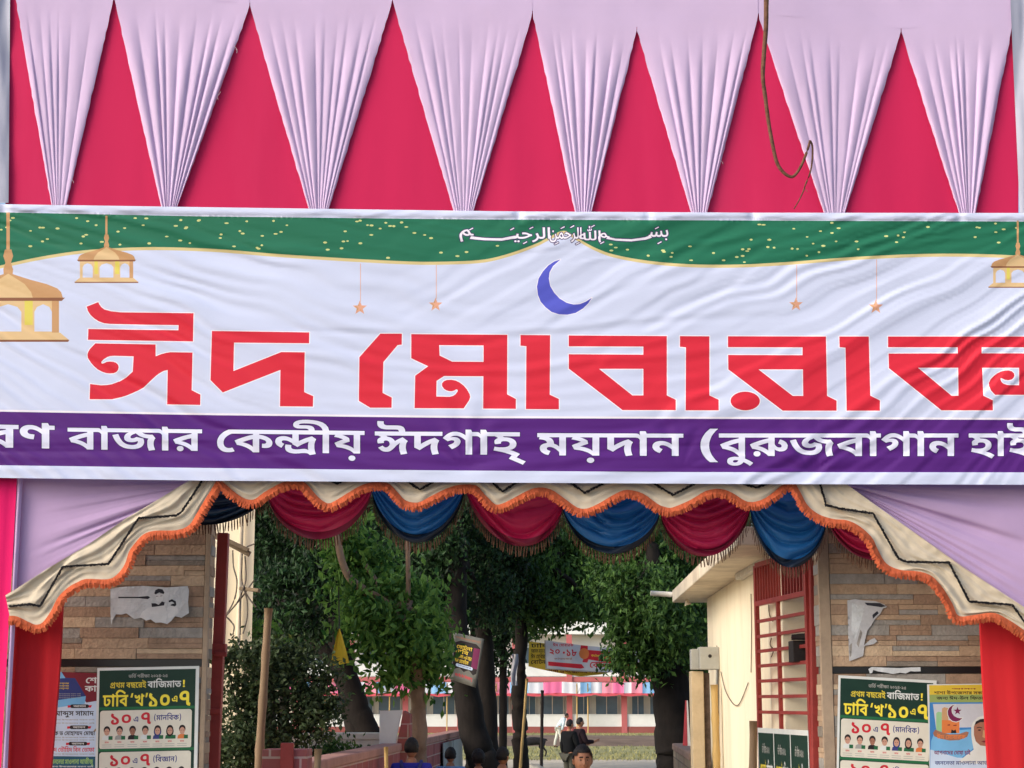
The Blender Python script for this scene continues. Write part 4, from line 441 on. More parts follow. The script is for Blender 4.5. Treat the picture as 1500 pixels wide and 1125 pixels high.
def ell(cx, cy, rx, ry, n=20, a0=0, a1=360): return [(cx + rx * math.cos(R(a0 + (a1 - a0) * i / n)), cy + ry * math.sin(R(a0 + (a1 - a0) * i / n))) for i in range(n)]
def rrect(u0, v0, u1, v1, r, n=4):
    o = []
    for cx, cy, a in ((u1 - r, v0 + r, -90), (u1 - r, v1 - r, 0), (u0 + r, v1 - r, 90), (u0 + r, v0 + r, 180)):
        o += [(cx + r * math.cos(R(a + 90 * i / n)), cy + r * math.sin(R(a + 90 * i / n))) for i in range(n + 1)]
    return o
def star(cx, cy, r, k=0.42, rot=-90):
    return [(cx + (r if i % 2 == 0 else r * k) * math.cos(R(rot + 36 * i)), cy + (r if i % 2 == 0 else r * k) * math.sin(R(rot + 36 * i))) for i in range(10)]
def winding(cx, cy, contours):
    w = np.zeros(len(cx), dtype=np.int32)
    for c in contours:
        n = len(c)
        for i in range(n):
            x0, y0 = c[i]; x1, y1 = c[(i + 1) % n]
            if y0 == y1: continue
            lo, hi = (y0, y1) if y0 < y1 else (y1, y0)
            k = (cy >= lo) & (cy < hi)
            if not k.any(): continue
            xx = x0 + (cy - y0) * (x1 - x0) / (y1 - y0)
            w += np.where(k & (cx < xx), 1 if y1 > y0 else -1, 0).astype(np.int32)
    return w
def printed(name, border, layers, mats, fn, parent=None, step=None, thick=0.0, normals=False):
    """one sheet mesh: border outline, painted layers (later ones on top), fn maps (u, v) to a 3D point"""
    V, E = [], []
    def ring(c):
        if step:      # no edge longer than the sheet's own net
            d = []
            for (ax, ay), (bx, by) in zip(c, list(c[1:]) + [c[0]]):
                k = max(1, math.ceil(math.hypot(bx - ax, by - ay) / (step * 1.1)))
                d += [(ax + (bx - ax) * i / k, ay + (by - ay) * i / k) for i in range(k)]
            c = d
        o = len(V); n = len(c)
        for p in c: V.append(Vector((p[0], p[1])))
        for i in range(n): E.append((o + i, o + (i + 1) % n))
    ring(border)
    for cs, _ in layers:
        for c in cs: ring(c)
    us = [p[0] for p in border]; vs = [p[1] for p in border]
    if step:
        nu = int((max(us) - min(us)) / step); nv = int((max(vs) - min(vs)) / step)
        for i in range(1, nu):
            for j in range(1, nv):
                V.append(Vector((min(us) + (i + (0.5 if j % 2 else 0)) * (max(us) - min(us)) / nu, min(vs) + j * (max(vs) - min(vs)) / nv)))
    r = delaunay_2d_cdt(V, E, [], 0, 1e-4)
    pv = np.array([(p.x, p.y) for p in r[0]]); tr = np.array([f for f in r[2]])
    c = pv[tr].mean(axis=1); cx, cy = c[:, 0], c[:, 1]
    keep = winding(cx, cy, [border]) != 0
    tr = tr[keep]; cx = cx[keep]; cy = cy[keep]
    mi = np.zeros(len(tr), dtype=np.int32)
    for cs, m in layers:
        xs = [p[0] for k in cs for p in k]; ys = [p[1] for k in cs for p in k]
        if not xs: continue
        idx = np.nonzero((cx >= min(xs)) & (cx <= max(xs)) & (cy >= min(ys)) & (cy <= max(ys)))[0]
        if len(idx) == 0: continue
        w = winding(cx[idx], cy[idx], cs)
        mi[idx[w != 0]] = m
    b = MB()
    b.v = [tuple(fn(u, v)) for u, v in pv]
    b.f = [(int(t[0]), int(t[2]), int(t[1])) for t in tr]; b.m = [int(x) for x in mi]; b.sm = [True] * len(tr)
    o = b.build(name, mats, parent)
    if normals:      # shade the sheet by its own slope rather than by its uneven triangles
        e = 1.5; ns = []
        for (u, v), p in zip(pv, b.v):
            p = Vector(p)
            n = (fn(u + e, v) - p).cross(p - fn(u, v + e))
            ns.append(tuple((-n if n.y > 0 else n).normalized()))
        o.data.normals_split_custom_set_from_vertices(ns)
    if thick:
        sd = o.modifiers.new('thickness', 'SOLIDIFY'); sd.thickness = thick; sd.offset = -1
    return o

# ================================================================== materials of the gate
M = {}
M['lilac'] = mat('lilac_cloth', (213, 191, 226), 0.85, 0.03, 3, 0.15, 900, spec=0.15, transl=0.12)
M['lilac_low'] = mat('lilac_cloth_aged', (196, 168, 208), 0.85, 0.04, 3, 0.15, 900, spec=0.15, transl=0.12)  # slightly darker lilac for the lower cloths
M['greylilac'] = mat('grey_lilac_cloth', (176, 178, 196), 0.85, 0.05, 4, 0.15, 900, spec=0.15)
M['pink'] = mat('crimson_pink_cloth', (200, 36, 86), 0.8, 0.035, 2.2, 0.12, 800, stretch=(1.2, 1, 0.25), spec=0.2, dirt=(216, 66, 112), dscale=0.9, damt=0.25)
M['hotpink'] = mat('hot_pink_cloth', (226, 26, 104), 0.8, 0.05, 3, 0.1, 800, spec=0.2)
M['red_cloth'] = mat('bright_red_cloth', (188, 34, 42), 0.8, 0.05, 2.5, 0.1, 800, stretch=(2, 1, .3), spec=0.2)
M['cream'] = mat('cream_cloth', (202, 190, 170), 0.9, 0.07, 5, 0.2, 500, spec=0.1, dirt=(186, 164, 140), dscale=4, damt=0.35)
M['fringe'] = mat('orange_fringe', (192, 96, 64), 0.9, 0.28, 40, spec=0.1, stretch=(1, 1, .35))
M['blacktrim'] = mat('black_trim', (22, 20, 24), 0.9, 0.3, 50)
M['blue_satin'] = mat('blue_satin', (30, 102, 168), 0.42, 0.12, 3, 0.1, 400, spec=0.5, transl=.15)
M['navy_satin'] = mat('dark_blue_satin', (20, 52, 84), 0.42, 0.2, 3, 0.1, 400, spec=0.5)
M['maroon_satin'] = mat('crimson_satin', (192, 28, 82), 0.45, 0.12, 3, 0.1, 400, spec=0.45, transl=.15)
M['tassel'] = mat('brown_tassel', (104, 76, 62), 0.9, 0.35, 30, spec=0.1)

YB = 11.45     # the banner's plane
# ================================================================== pink backing cloth
def backing():
    b = MB()
    rows, cols = 26, 150
    P = []
    for i in range(rows + 1):
        v = -170 + (330 + 170) * i / rows
        r = []
        for j in range(cols + 1):
            u = 8 + (1492 - 8) * j / cols
            d = 0.012 * nz2(u / 38.0, v / 420.0, 3) + 0.01 * nz2(u / 130.0, v / 300.0, 9)
            if abs(u - 182) < 3 or abs(u - 748) < 3 or abs(u - 1090) < 3: d -= 0.006
            r.append(at(u, v, 11.608 + d * .4))
        P.append(r)
    b.grid(P)
    o = b.build('pink_backing_cloth', M['pink'])
    tag(o, 'crimson pink cloth stretched behind the lilac pleated drapes above the banner', 'cloth')
backing()

# ================================================================== lilac pleated drapes
def curtain():
    root = thing('pleated_curtain', at(750, 300, 11.56), 'lilac curtain gathered into a row of pleated points over the pink cloth', 'curtain')
    D = [((22, -8), (166.5, -3), 75, 98, 298, 7), ((167.5, -3), (365.5, 9), 236, 260, 302, 9), ((366.5, 9), (574.5, 2), 452, 482, 305, 10),
         ((575.5, 2), (779.5, 21), 664, 694, 308, 10), ((780.5, 21), (932.5, 45), 842, 867, 309, 8), ((933.5, 45), (1110.5, 24), 1012, 1036, 311, 8),
         ((1111.5, 24), (1319.5, 47), 1207, 1238, 312, 9), ((1320.5, 47), (1483, 36), 1405, 1429, 313, 8)]
    rnd = random.Random(4)
    for k, (a, c, g0, g1, gv, nf) in enumerate(D):
        b = MB()
        nc, nr = 110, 56
        ph = rnd.random() * 10
        # fold positions, uneven
        cuts = [0]
        for i in range(nf): cuts.append(cuts[-1] + 0.55 + 0.9 * rnd.random())
        cuts = [x / cuts[-1] for x in cuts]
        hts = [0.6 + 0.6 * rnd.random() for i in range(nf)]
        skw = [0.3 + 0.4 * rnd.random() for i in range(nf)]
        def prof(s):
            for i in range(nf):
                if s <= cuts[i + 1] + 1e-9:
                    t = (s - cuts[i]) / (cuts[i + 1] - cuts[i])
                    t = t / skw[i] * 0.5 if t < skw[i] else 0.5 + (t - skw[i]) / (1 - skw[i]) * 0.5
                    return hts[i] * (math.sin(math.pi * t) ** 0.7)
            return 0
        P = []
        for i in range(nr + 1):
            q = i / nr
            r = []
            for j in range(nc + 1):
                s = j / nc
                top = a[1] + (c[1] - a[1]) * s
                v = -170 + (gv + 2 + 170) * q
                if v <= top:
                    u = a[0] + (c[0] - a[0]) * s
                    w = 0.0
                else:
                    w = (v - top) / (gv - top)
                    sg = s + 0.02 * nz2(s * 5, w * 2, k) * w * (1 - w) * 4
                    e = w * (0.965 + 0.035 * w)
                    u = (a[0] + (c[0] - a[0]) * s) * (1 - e) + (g0 + (g1 - g0) * sg) * e
                    if j in (0, nc):
                        u += 1.3 * nz2(v / 9.0, k * 3.1 + j) * (1 if w < 0.97 else 0)
                onset = max(0.0, min(1.0, (w - 0.03 - 0.05 * nz2(s * 9, k * 2.0)) / 0.38))
                onset = onset * onset * (3 - 2 * onset)
                amp = (0.014 + .004 * (k * 2 % 3)) * onset * (1 - 0.45 * max(0, w - 0.6) / 0.4)
                d = amp * prof(s) + 0.006 * nz2(u / 60.0, v / 80.0, 5) + 0.0025 * nz2(u / 9.0, v / 50.0, 7) * onset
                r.append(at(u, v, 11.585 - d))
            P.append(r)
        b.grid(P)
        b.build('drape', M['lilac'], root)
    b = MB(); P = []
    for i in range(9):
        r = []
        for j in range(149):
            u = 24 + (1480 - 24) * j / 148
            lo = ply([(22, -8), (167, -5), (366, 4), (575, -3), (780, 16), (933, 40), (1111, 19), (1320, 42), (1483, 30)], u)
            r.append(at(u, -170 + (lo + 170) * i / 8, 11.5865))
        P.append(r)
    b.grid(P); b.build('top_band', M['lilac'], root)
    white = mat('pale_thread', (232, 214, 226), .9, .05, 20)
    for u, v, du, dv in ((344, 66, 3, 12), (322, 134, -3, 12), (540, 64, -4, 12), (600, 72, 3, 18), (1054, 234, 5, 6), (104, 258, 3, 10)):
        b = MB(); b.tube([at(u + du * t + 1.2 * math.sin(t * 5 + u), v + dv * t, 11.57) for t in (0, .2, .4, .6, .8, 1)], .0012, 5); b.build('loose_thread', white, root)
    return root

# loose threads along the raw cut edges
def side_folds(name, u0, u1, v0, v1, m, label, seed, apex=None):
    b = MB(); P = []
    n = 40
    for i in range(31):
        q = i / 30
        r = []
        for j in range(n + 1):
            s = j / n
            a0 = u0(q); a1 = u1(q)
            u = a0 + (a1 - a0) * s
            v = v0 + (v1 - v0) * q
            d = 0.03 * abs(math.sin(s * 9.0 + 2 * nz2(s * 2, q * 1.5, seed))) + 0.01 * nz2(u / 10, v / 60, seed)
            r.append(at(u, v, 11.60 - d))
        P.append(r)
    b.grid(P)
    return tag(b.build(name, m), label, 'curtain')
side_folds('side_curtain', lambda q: -90, lambda q: 16 - 3.5 * q, -170, 297, M['greylilac'], 'narrow grey lilac curtain hanging straight at the left edge of the pink cloth', 2)
side_folds('side_curtain', lambda q: 1480 + 14 * max(0, q - .35) / .65, lambda q: 1600, -170, 314, M['greylilac'], 'narrow grey lilac curtain gathered at the right edge of the pink cloth', 6)

# ================================================================== the banner
BM = ['white', 'edge', 'green', 'gold', 'red', 'purple', 'letter', 'moon', 'dot', 'lant_l', 'lant_m', 'lant_d', 'peach', 'shadow', 'glow']
def vinyl(n, c, var=0.03):
    return mat('banner_' + n, c, 0.5, var, 2.5, 0.06, 60, stretch=(1, 1, 1.6), spec=0.25, transl=0.06)
BC = dict(white=(206, 214, 240), edge=(240, 236, 246), green=(34, 112, 84), gold=(214, 196, 140), red=(216, 42, 62), purple=(84, 32, 122), letter=(222, 224, 244),
          moon=(86, 92, 200), dot=(206, 212, 140), lant_l=(222, 190, 142), lant_m=(200, 154, 108), lant_d=(140, 92, 66), peach=(222, 164, 136), shadow=(62, 24, 96), glow=(222, 208, 96))
BMATS = [vinyl(k, BC[k]) for k in BM]
ID = {k: i for i, k in enumerate(BM)}
def zz(ox, oy, sc, pts): return [(ox + x / sc, oy + y / sc) for x, y in pts]
def title():
    L = []
    Z = 6.25
    def add(*cs): L.append((list(cs), ID['red']))
    # contours: outers one way round, holes the other
    def o(c):
        a = sum(c[i][0] * c[(i + 1) % len(c)][1] - c[(i + 1) % len(c)][0] * c[i][1] for i in range(len(c)))
        return c if a > 0 else c[::-1]
    def h(c): return o(c)[::-1]
    z1 = lambda p: zz(100, 430, Z, p)
    add(o(z1([(168, 120), (275, 78), (282, 95), (300, 122), (330, 145), (390, 162), (480, 172), (1147, 180), (1142, 438), (180, 424), (184, 324), (700, 333), (1008, 336), (1010, 289), (700, 285), (380, 278), (330, 272), (280, 255), (240, 230), (205, 198), (180, 160)])))
    add(o(z1([(248, 456), (800, 466), (800, 575), (850, 555), (895, 543), (935, 537), (1138, 540), (1130, 885), (1210, 925), (1208, 1020), (905, 1015), (910, 700), (870, 710), (835, 730), (800, 755), (690, 860), (640, 888), (580, 915), (530, 935), (480, 950), (400, 968), (195, 968), (200, 828), (300, 840), (355, 838), (400, 830), (480, 800), (530, 770), (590, 715), (598, 575), (420, 570), (385, 573), (360, 580), (330, 598), (306, 620), (302, 636), (312, 642), (326, 638), (350, 626), (380, 622), (410, 624), (438, 634), (456, 652), (462, 672), (456, 700), (440, 718), (415, 729), (380, 732), (345, 728), (310, 716), (270, 695), (235, 665), (205, 630), (180, 590), (176, 560), (182, 535), (200, 505)])))
    z2 = lambda p: zz(300, 460, Z, p)
    add(o(z2([(65, 155), (957, 168), (955, 268), (268, 262), (262, 522), (700, 348), (915, 350), (910, 715), (993, 752), (990, 848), (688, 845), (692, 512), (165, 718), (52, 605)])))
    z3 = lambda p: zz(500, 460, Z, p)
    add(o(z3([(357, 180), (555, 180), (553, 280), (515, 285), (385, 440), (378, 722), (462, 765), (460, 858), (265, 858), (160, 795), (165, 395)])))
    add(o(z3([(640, 184), (1520, 190), (1518, 735), (1598, 778), (1598, 868), (1298, 866), (1300, 570), (940, 568), (872, 612), (870, 755), (990, 758), (1022, 750), (1045, 735), (1065, 708), (1065, 694), (1052, 690), (1030, 702), (1010, 707), (985, 706), (960, 698), (940, 685), (922, 660), (922, 635), (938, 615), (965, 604), (1010, 602), (1050, 610), (1085, 628), (1120, 655), (1150, 690), (1175, 735), (1180, 760), (1170, 790), (1120, 864), (670, 862), (676, 565), (795, 478), (640, 405)])),
        h(z3([(895, 285), (1302, 288), (1302, 438), (1015, 436), (900, 380)])))
    add(o(zz(660, 460, Z, [(640, 192), (912, 194), (908, 738), (992, 778), (992, 872), (690, 870), (694, 295), (640, 290)])))
    z5 = lambda p: zz(820, 460, Z, p)
    add(o(z5([(82, 196), (980, 202), (980, 745), (1062, 785), (1062, 880), (575, 880), (82, 500), (82, 368), (765, 372), (765, 298), (82, 296)])), h(z5([(360, 502), (765, 502), (765, 745), (665, 745)])))
    add(o(z5([(1100, 202), (1370, 204), (1370, 745), (1455, 785), (1455, 882), (1152, 882), (1155, 305), (1100, 300)])))
    z6 = lambda p: zz(1040, 460, 5.769, p)
    add(o(z6([(152, 188), (980, 190), (990, 692), (1070, 732), (1070, 817), (615, 817), (155, 468), (153, 346), (782, 348), (782, 282), (152, 280)])), h(z6([(410, 468), (785, 468), (788, 692), (700, 692)])))
    add(o(z6(ell(298, 735, 124, 79, 36))))
    add(o(z6([(1093, 190), (1342, 190), (1355, 690), (1436, 730), (1436, 817), (1155, 817), (1145, 285), (1095, 280)])))
    z7 = lambda p: zz(1280, 460, Z, p)
    add(o(z7([(130, 206), (1640, 206), (1640, 740), (1110, 740), (1075, 702), (1055, 660), (1053, 630), (1070, 595), (1100, 565), (1130, 543), (1165, 526), (1200, 516), (1235, 516), (1265, 525), (1284, 545), (1288, 565), (1278, 587), (1260, 600), (1230, 606), (1200, 602), (1180, 592), (1163, 586), (1158, 596), (1168, 620), (1190, 640), (1225, 650), (1330, 652), (1330, 492), (992, 492), (1002, 748), (1090, 790), (1090, 882), (620, 882), (138, 495), (135, 362), (768, 360), (768, 305), (130, 304)])),
        h(z7([(405, 492), (772, 492), (775, 748), (712, 748)])), h(z7([(988, 305), (1480, 305), (1480, 360), (988, 360)])))
    return L
def lantern(cx, cv, s, rope_top):
    """an arched lantern print; cx, cv the middle of its roof edge, s its half width"""
    L = []
    def add(c, m): L.append(([c], ID[m]))
    add(rect(cx - 0.025 * s - .6, rope_top, cx + 0.025 * s + .3, cv - 0.85 * s), 'lant_m')
    f = [(-.06, -1.1), (.06, -1.1), (.09, -.95), (.05, -.8), (.09, -.65), (.08, -.5), (-.08, -.5), (-.09, -.65), (-.05, -.8), (-.09, -.95)]
    add([(cx + x * s, cv + y * s * .8) for x, y in f], 'lant_m')
    roof = [(-1, 0), (-.97, -.1), (-.9, -.17), (-.7, -.25), (-.4, -.33), (-.18, -.4), (0, -.46), (.18, -.4), (.4, -.33), (.7, -.25), (.9, -.17), (.97, -.1), (1, 0)]
    add([(cx + x * s, cv + y * s) for x, y in roof], 'lant_m')
    add([(cx + x * s, cv + y * s) for x, y in [(-.45, 0), (-.42, -.1), (-.3, -.25), (0, -.44), (.3, -.25), (.42, -.1), (.45, 0)]], 'lant_l')
    add([(cx - 1.04 * s, cv), (cx + 1.04 * s, cv), (cx + .98 * s, cv + .06 * s), (cx - .98 * s, cv + .06 * s)], 'lant_d')
    add(rect(cx - .93 * s, cv + .06 * s, cx + .93 * s, cv + .66 * s), 'lant_l')
    add(rect(cx - .42 * s, cv + .06 * s, cx - .3 * s, cv + .5 * s), 'glow')
    add(rect(cx + .3 * s, cv + .06 * s, cx + .45 * s, cv + .5 * s), 'glow')
    add(rect(cx + .8 * s, cv + .06 * s, cx + .93 * s, cv + .66 * s), 'lant_m')
    for a, b in ((-.83, -.48), (-.24, .24), (.48, .8)):
        mid = (a + b) / 2
        add([(cx + a * s, cv + .62 * s), (cx + a * s, cv + .26 * s), (cx + (a * .7 + mid * .3) * s, cv + .17 * s), (cx + mid * s, cv + .12 * s), (cx + (b * .7 + mid * .3) * s, cv + .17 * s), (cx + b * s, cv + .26 * s), (cx + b * s, cv + .62 * s)], 'white')
    add([(cx - .95 * s, cv + .64 * s), (cx + .95 * s, cv + .64 * s), (cx + 1.12 * s, cv + .78 * s), (cx - 1.12 * s, cv + .78 * s)], 'lant_l')
    add([(cx - 1.12 * s, cv + .77 * s), (cx + 1.12 * s, cv + .77 * s), (cx + 1.1 * s, cv + .81 * s), (cx - 1.1 * s, cv + .81 * s)], 'lant_d')
    return L
def ply(pts, u):
    for (a, b), (c, d) in zip(pts, pts[1:]):
        if u <= c: return b + (d - b) * (u - a) / (c - a)
    return pts[-1][1]
TOPE = [(-160, 297), (0, 299), (300, 303.5), (740, 309.5), (1100, 311.5), (1500, 312), (1660, 313)]
GTOP = [(-160, 309), (0, 311), (300, 317), (700, 321.5), (1500, 324.5), (1660, 325)]
GLOW = catmull([(-160, 430), (-60, 404), (0, 389), (60, 376), (120, 367), (180, 363), (240, 362), (320, 365), (400, 371.5), (500, 378), (600, 383), (660, 383), (710, 380), (750, 370), (785, 357), (803, 348), (826, 338), (845, 348), (870, 362), (900, 373), (950, 382), (1010, 387), (1080, 387.5), (1150, 384), (1250, 376.5), (1350, 372), (1430, 372), (1500, 375), (1560, 381), (1660, 396)], 5)
PTOP = [(-160, 601), (0, 603), (300, 608), (700, 612.5), (1500, 615), (1660, 615)]
PBOT = [(-160, 680), (0, 681.5), (300, 685.5), (640, 689), (1000, 691.5), (1500, 692), (1660, 692)]
BOTE = [(-160, 699), (0, 700), (300, 704), (740, 707), (1100, 709), (1500, 710), (1660, 710)]
_r = random.Random(11)
NZ1 = [[_r.uniform(-1, 1) for i in range(4096)] for k in range(4)]
def n1(x, k=0):
    i = math.floor(x); t = x - i; t = t * t * (3 - 2 * t)
    return NZ1[k][i % 4096] * (1 - t) + NZ1[k][(i + 1) % 4096] * t
def sstep(a, b, x):
    t = min(1, max(0, (x - a) / (b - a))); return t * t * (3 - 2 * t)
curtain()
def bdisp(u, v):
    """how far the sheet stands out towards the street, in metres: creases fan out from where it is tied"""
    d = 0.0
    # long diagonal pulls from the far upper corners
    a = math.atan2(v - 120, u + 620)
    wl = (1 - sstep(250, 900, u)) * (0.6 + 0.6 * nz2(u / 170.0, v / 110.0, 1))
    d += wl * (0.0125 * n1(a * 46, 0) + 0.0125 * n1(a * 96 + nz2(u / 90, v / 60) * 1.2, 1))
    a = math.atan2(v - 60, 2050 - u)
    wr = sstep(650, 1250, u) * (0.65 + 0.7 * nz2(u / 170.0, v / 110.0, 2))
    d += wr * (0.0075 * n1(a * 42, 2) + 0.0095 * n1(a * 104 + nz2(u / 90, v / 60) * 1.2, 3))
    # shallow near-horizontal creases in the middle
    wm = sstep(300, 560, u) * (1 - sstep(980, 1250, u)) * sstep(400, 500, v)
    d += wm * 0.0045 * n1((v + 0.10 * abs(u - 690) + 9 * nz2(u / 120.0, v / 50.0)) / 10.5, 1)
    wm2 = sstep(500, 700, u) * (1 - sstep(1000, 1200, u)) * (1 - sstep(430, 520, v))
    d += wm2 * 0.004 * n1((v + 0.55 * u + 8 * nz2(u / 60.0, v / 40.0)) / 13.0, 2)
    # ties along the lower hem
    for tu, tv, s in ((680, 684, .9), (1190, 690, 1.5), (997, 689, .6)):
        r = math.hypot(u - tu, (v - tv) * 1.0)
        if v < tv + 3 and r > 1:
            t = math.atan2(tv - v, u - tu)
            f = math.exp(-r / 85.0) * sstep(4, 60, r) * s
            d += f * 0.014 * n1(t * 4.2 + tu, 3)
        d -= 0.010 * s * math.exp(-((u - tu) / 30.0) ** 2 - ((v - tv) / 12.0) ** 2)
    # rippled green strip and purple strip
    g = 1 - sstep(365, 400, v)
    d += g * 0.004 * n1((v - 0.18 * u * (1 if u < 760 else -1) + 10 * nz2(u / 70.0, v / 30.0, 4)) / 8.0, 0)
    p = sstep(596, 618, v) * (1 - sstep(668, 690, v))
    d += p * 0.0042 * n1((v + 6 * nz2(u / 110.0, v / 30.0, 4)) / 8.5, 1)
    # turned hems, top and bottom
    t0 = ply(TOPE, u); t1 = ply(GTOP, u)
    q = (v - t0) / (t1 - t0)
    if q < 1: d += 0.010 * math.sin(math.pi * max(0, q)) * (1 + .35 * nz2(u / 60.0, 3)) + 0.0035 * n1(u / 23.0 + 2 * q, 2)
    for tu in (6, 760, 950, 1103, 1406):
        d -= 0.014 * math.exp(-((u - tu) / 7.0) ** 2) * (1 - sstep(t1 - 4, t1 + 8, v))
    t2 = ply(PBOT, u)
    if v > t2 - 2: d += sstep(t2 - 2, t2 + 6, v) * (0.004 + 0.0028 * nz2(u / 45.0, v / 12.0, 8))
    d += 0.012 * nz2(u / 330.0, v / 200.0, 6)
    return d
def banner():
    L = []
    I = ID
    top = [(u, ply(GTOP, u)) for u in range(-160, 1661, 20)]
    L.append(([top + [(u, v + 4.5) for u, v in reversed(GLOW)]], I['gold']))
    L.append(([top + [(u, v) for u, v in reversed(GLOW)]], I['green']))
    edge_band = [(u, ply(TOPE, u) - 4) for u in range(-160, 1661, 20)] + [(u, ply(GTOP, u)) for u in range(1660, -161, -20)]
    L.append(([edge_band], I['white']))
    rr = random.Random(5)
    for i in range(190):
        u = rr.uniform(-150, 1650); v0 = ply(GTOP, u); v1 = ply(GLOW, u)
        v = rr.uniform(v0 + 3, v1 - 3) if v1 - v0 > 10 else v0 + 4
        if 672 < u < 985 and v < 358: continue
        L.append(([ell(u, v, rr.uniform(1.9, 3.3), rr.uniform(1.1, 1.6), 8)], I['dot']))
    # purple strip with a pale rule along its top
    pt = [(u, ply(PTOP, u)) for u in range(-160, 1661, 20)]
    L.append(([[(u, v - 3) for u, v in pt] + pt[::-1]], I['edge']))
    L.append(([pt + [(u, ply(PBOT, u)) for u in range(1660, -161, -20)]], I['purple']))
    # lettering on the strip
    W = []
    for run, u0, u1, vh, vb, sl in (('p0', -26, 80, 621.5, 655, .02), ('p1', 99, 296, 626.5, 658, .013), ('p2', 318, 534, 629, 662, .011), ('p3', 549, 770, 632, 665, .006),
                                    ('p4', 787, 1001, 634.5, 667, .004), ('p6', 1053, 1404, 635, 668, 0), ('p7', 1419, 1513, 635, 668, 0)):
        W += text(run, u0, u1, vh, vb, I['letter'], top=622, slope=sl)
    W += digits('p5', 1026, 1052, 628, 677, I['letter'])
    L += [(cs, I['shadow']) for cs, m in outline(W, 1.3, 0)]
    L += W
    # the greeting, pale rim under red
    T = title()
    L += outline(T, 1.35, I['edge'])
    L += T
    # crescent
    moon = [(821, 380), (812, 383), (803, 389), (795, 398), (789, 408), (786.5, 420), (788, 432), (792, 442), (799, 450), (808, 457), (819, 460.5), (831, 461), (843, 458.5), (854, 452), (862, 444), (867, 436),
            (858, 442), (849, 445.5), (840, 446), (830, 443.5), (820, 437.5), (812, 429), (806, 419), (804, 408), (805, 399), (810, 390)]
    L += outline([([moon], 0)], 1.0, I['edge']) + [([moon], I['moon'])]
    for u, v, r, t in ((527, 451, 11, 386), (638, 446.5, 10.5, 388), (1166, 446, 10.5, 388), (1283, 449.5, 11, 380)):
        L.append(([rect(u + .6, t, u + 1.5, v - r + 2)], I['peach']))
        L.append(([star(u, v, r)], I['peach']))
        L.append(([star(u - 1.5, v - .5, r * .6)], I['lant_m']))
        L.append(([star(u + 1, v - .5, r * .62)], I['peach']))
    L += lantern(156, 380.5, 42, 316) + lantern(12, 436, 80, 311) + lantern(1491, 390, 39, 323)
    # the Arabic line over the crescent's peak
    A = []
    def ar(run, u0, u1, v0, v1): A.extend(digits(run, u0, u1, v0, v1, I['edge']))
    ar('a_bis', 950, 979, 336.5, 352)
    A.append(([[(890, 347), (902, 349.5), (925, 350.5), (945, 347.5), (953, 344.5), (955, 348), (946, 351), (925, 353.6), (902, 352.5), (888, 350)]], I['edge']))
    ar('a_mim', 876, 893, 341, 355)
    ar('a_allah', 848, 880, 331, 352)
    ar('a_rahman', 805, 852, 333, 355)
    ar('a_rahi', 752, 806, 333, 355)
    A.append(([[(690, 346), (710, 348.5), (735, 349), (752, 345.5), (757, 345), (756, 349), (735, 352.6), (710, 352), (688, 350)]], I['edge']))
    ar('a_him', 673, 694, 336, 354)
    for u, v in ((750, 335), (778, 333.5), (824, 333), (838, 331.5), (868, 331), (962, 333.5), (690, 335), (966, 355), (769, 355), (846, 356), (882, 355), (815, 356)):
        A.append(([[(u - 3, v + 1.4), (u + 2.6, v - 1.6), (u + 3.4, v - .3), (u - 2.3, v + 2.5)]], I['edge']))
    L += outline(A, 1.1, I['shadow']) + A
    border = [(u, ply(TOPE, u)) for u in range(-160, 1661, 20)] + [(u, ply(BOTE, u)) for u in range(1660, -161, -20)]
    o = printed('greeting_banner', border, L, BMATS, lambda u, v: at(u, v, YB - bdisp(u, v)), step=4.2, normals=True)
    tag(o, 'long white green and purple printed banner with big red Bengali lettering and a blue crescent', 'banner')
banner()

# ================================================================== lilac cloth in the two lower corners of the arch
def corner(name, apex, outer, label, seed, tail):
    """cloth pulled from the outer upright to one tie point; outer = list of (u, v) down the upright"""
    b = MB(); P = []
    out = resample([(u, v, 0) for u, v in outer], 90)
    for i, o in enumerate(out):
        s = i / (len(out) - 1)
        r = []
        for j in range(61):
            t = j / 60
            # t=0 at the upright, 1 at the tie point
            ax, ay = apex[0] + tail[0] * s, apex[1] + tail[1] * s
            u = o.x + (ax - o.x) * t; v = o.y + (ay - o.y) * t
            f = sstep(0.04, 0.6, t)
            d = f * (0.040 * n1(s * 12 + seed, seed % 4) + 0.020 * n1(s * 27 + seed, 1)) * (1 - .55 * t) + 0.008 * nz2(u / 70, v / 50, seed)
            r.append(at(u, v, 11.60 - d))
        P.append(r)
    b.grid(P)
    return tag(b.build(name, M['lilac_low']), label, 'cloth')
corner('corner_drape', (312, 701), [(17, 640), (17, 700), (18, 780), (19, 830), (20, 880)], 'lilac cloth stretched across the lower left corner of the arch', 3, (-20, 14))
corner('corner_drape', (1236, 704), [(1580, 640), (1580, 720), (1580, 820), (1580, 965)], 'lilac cloth stretched across the lower right corner of the arch', 8, (16, 16))

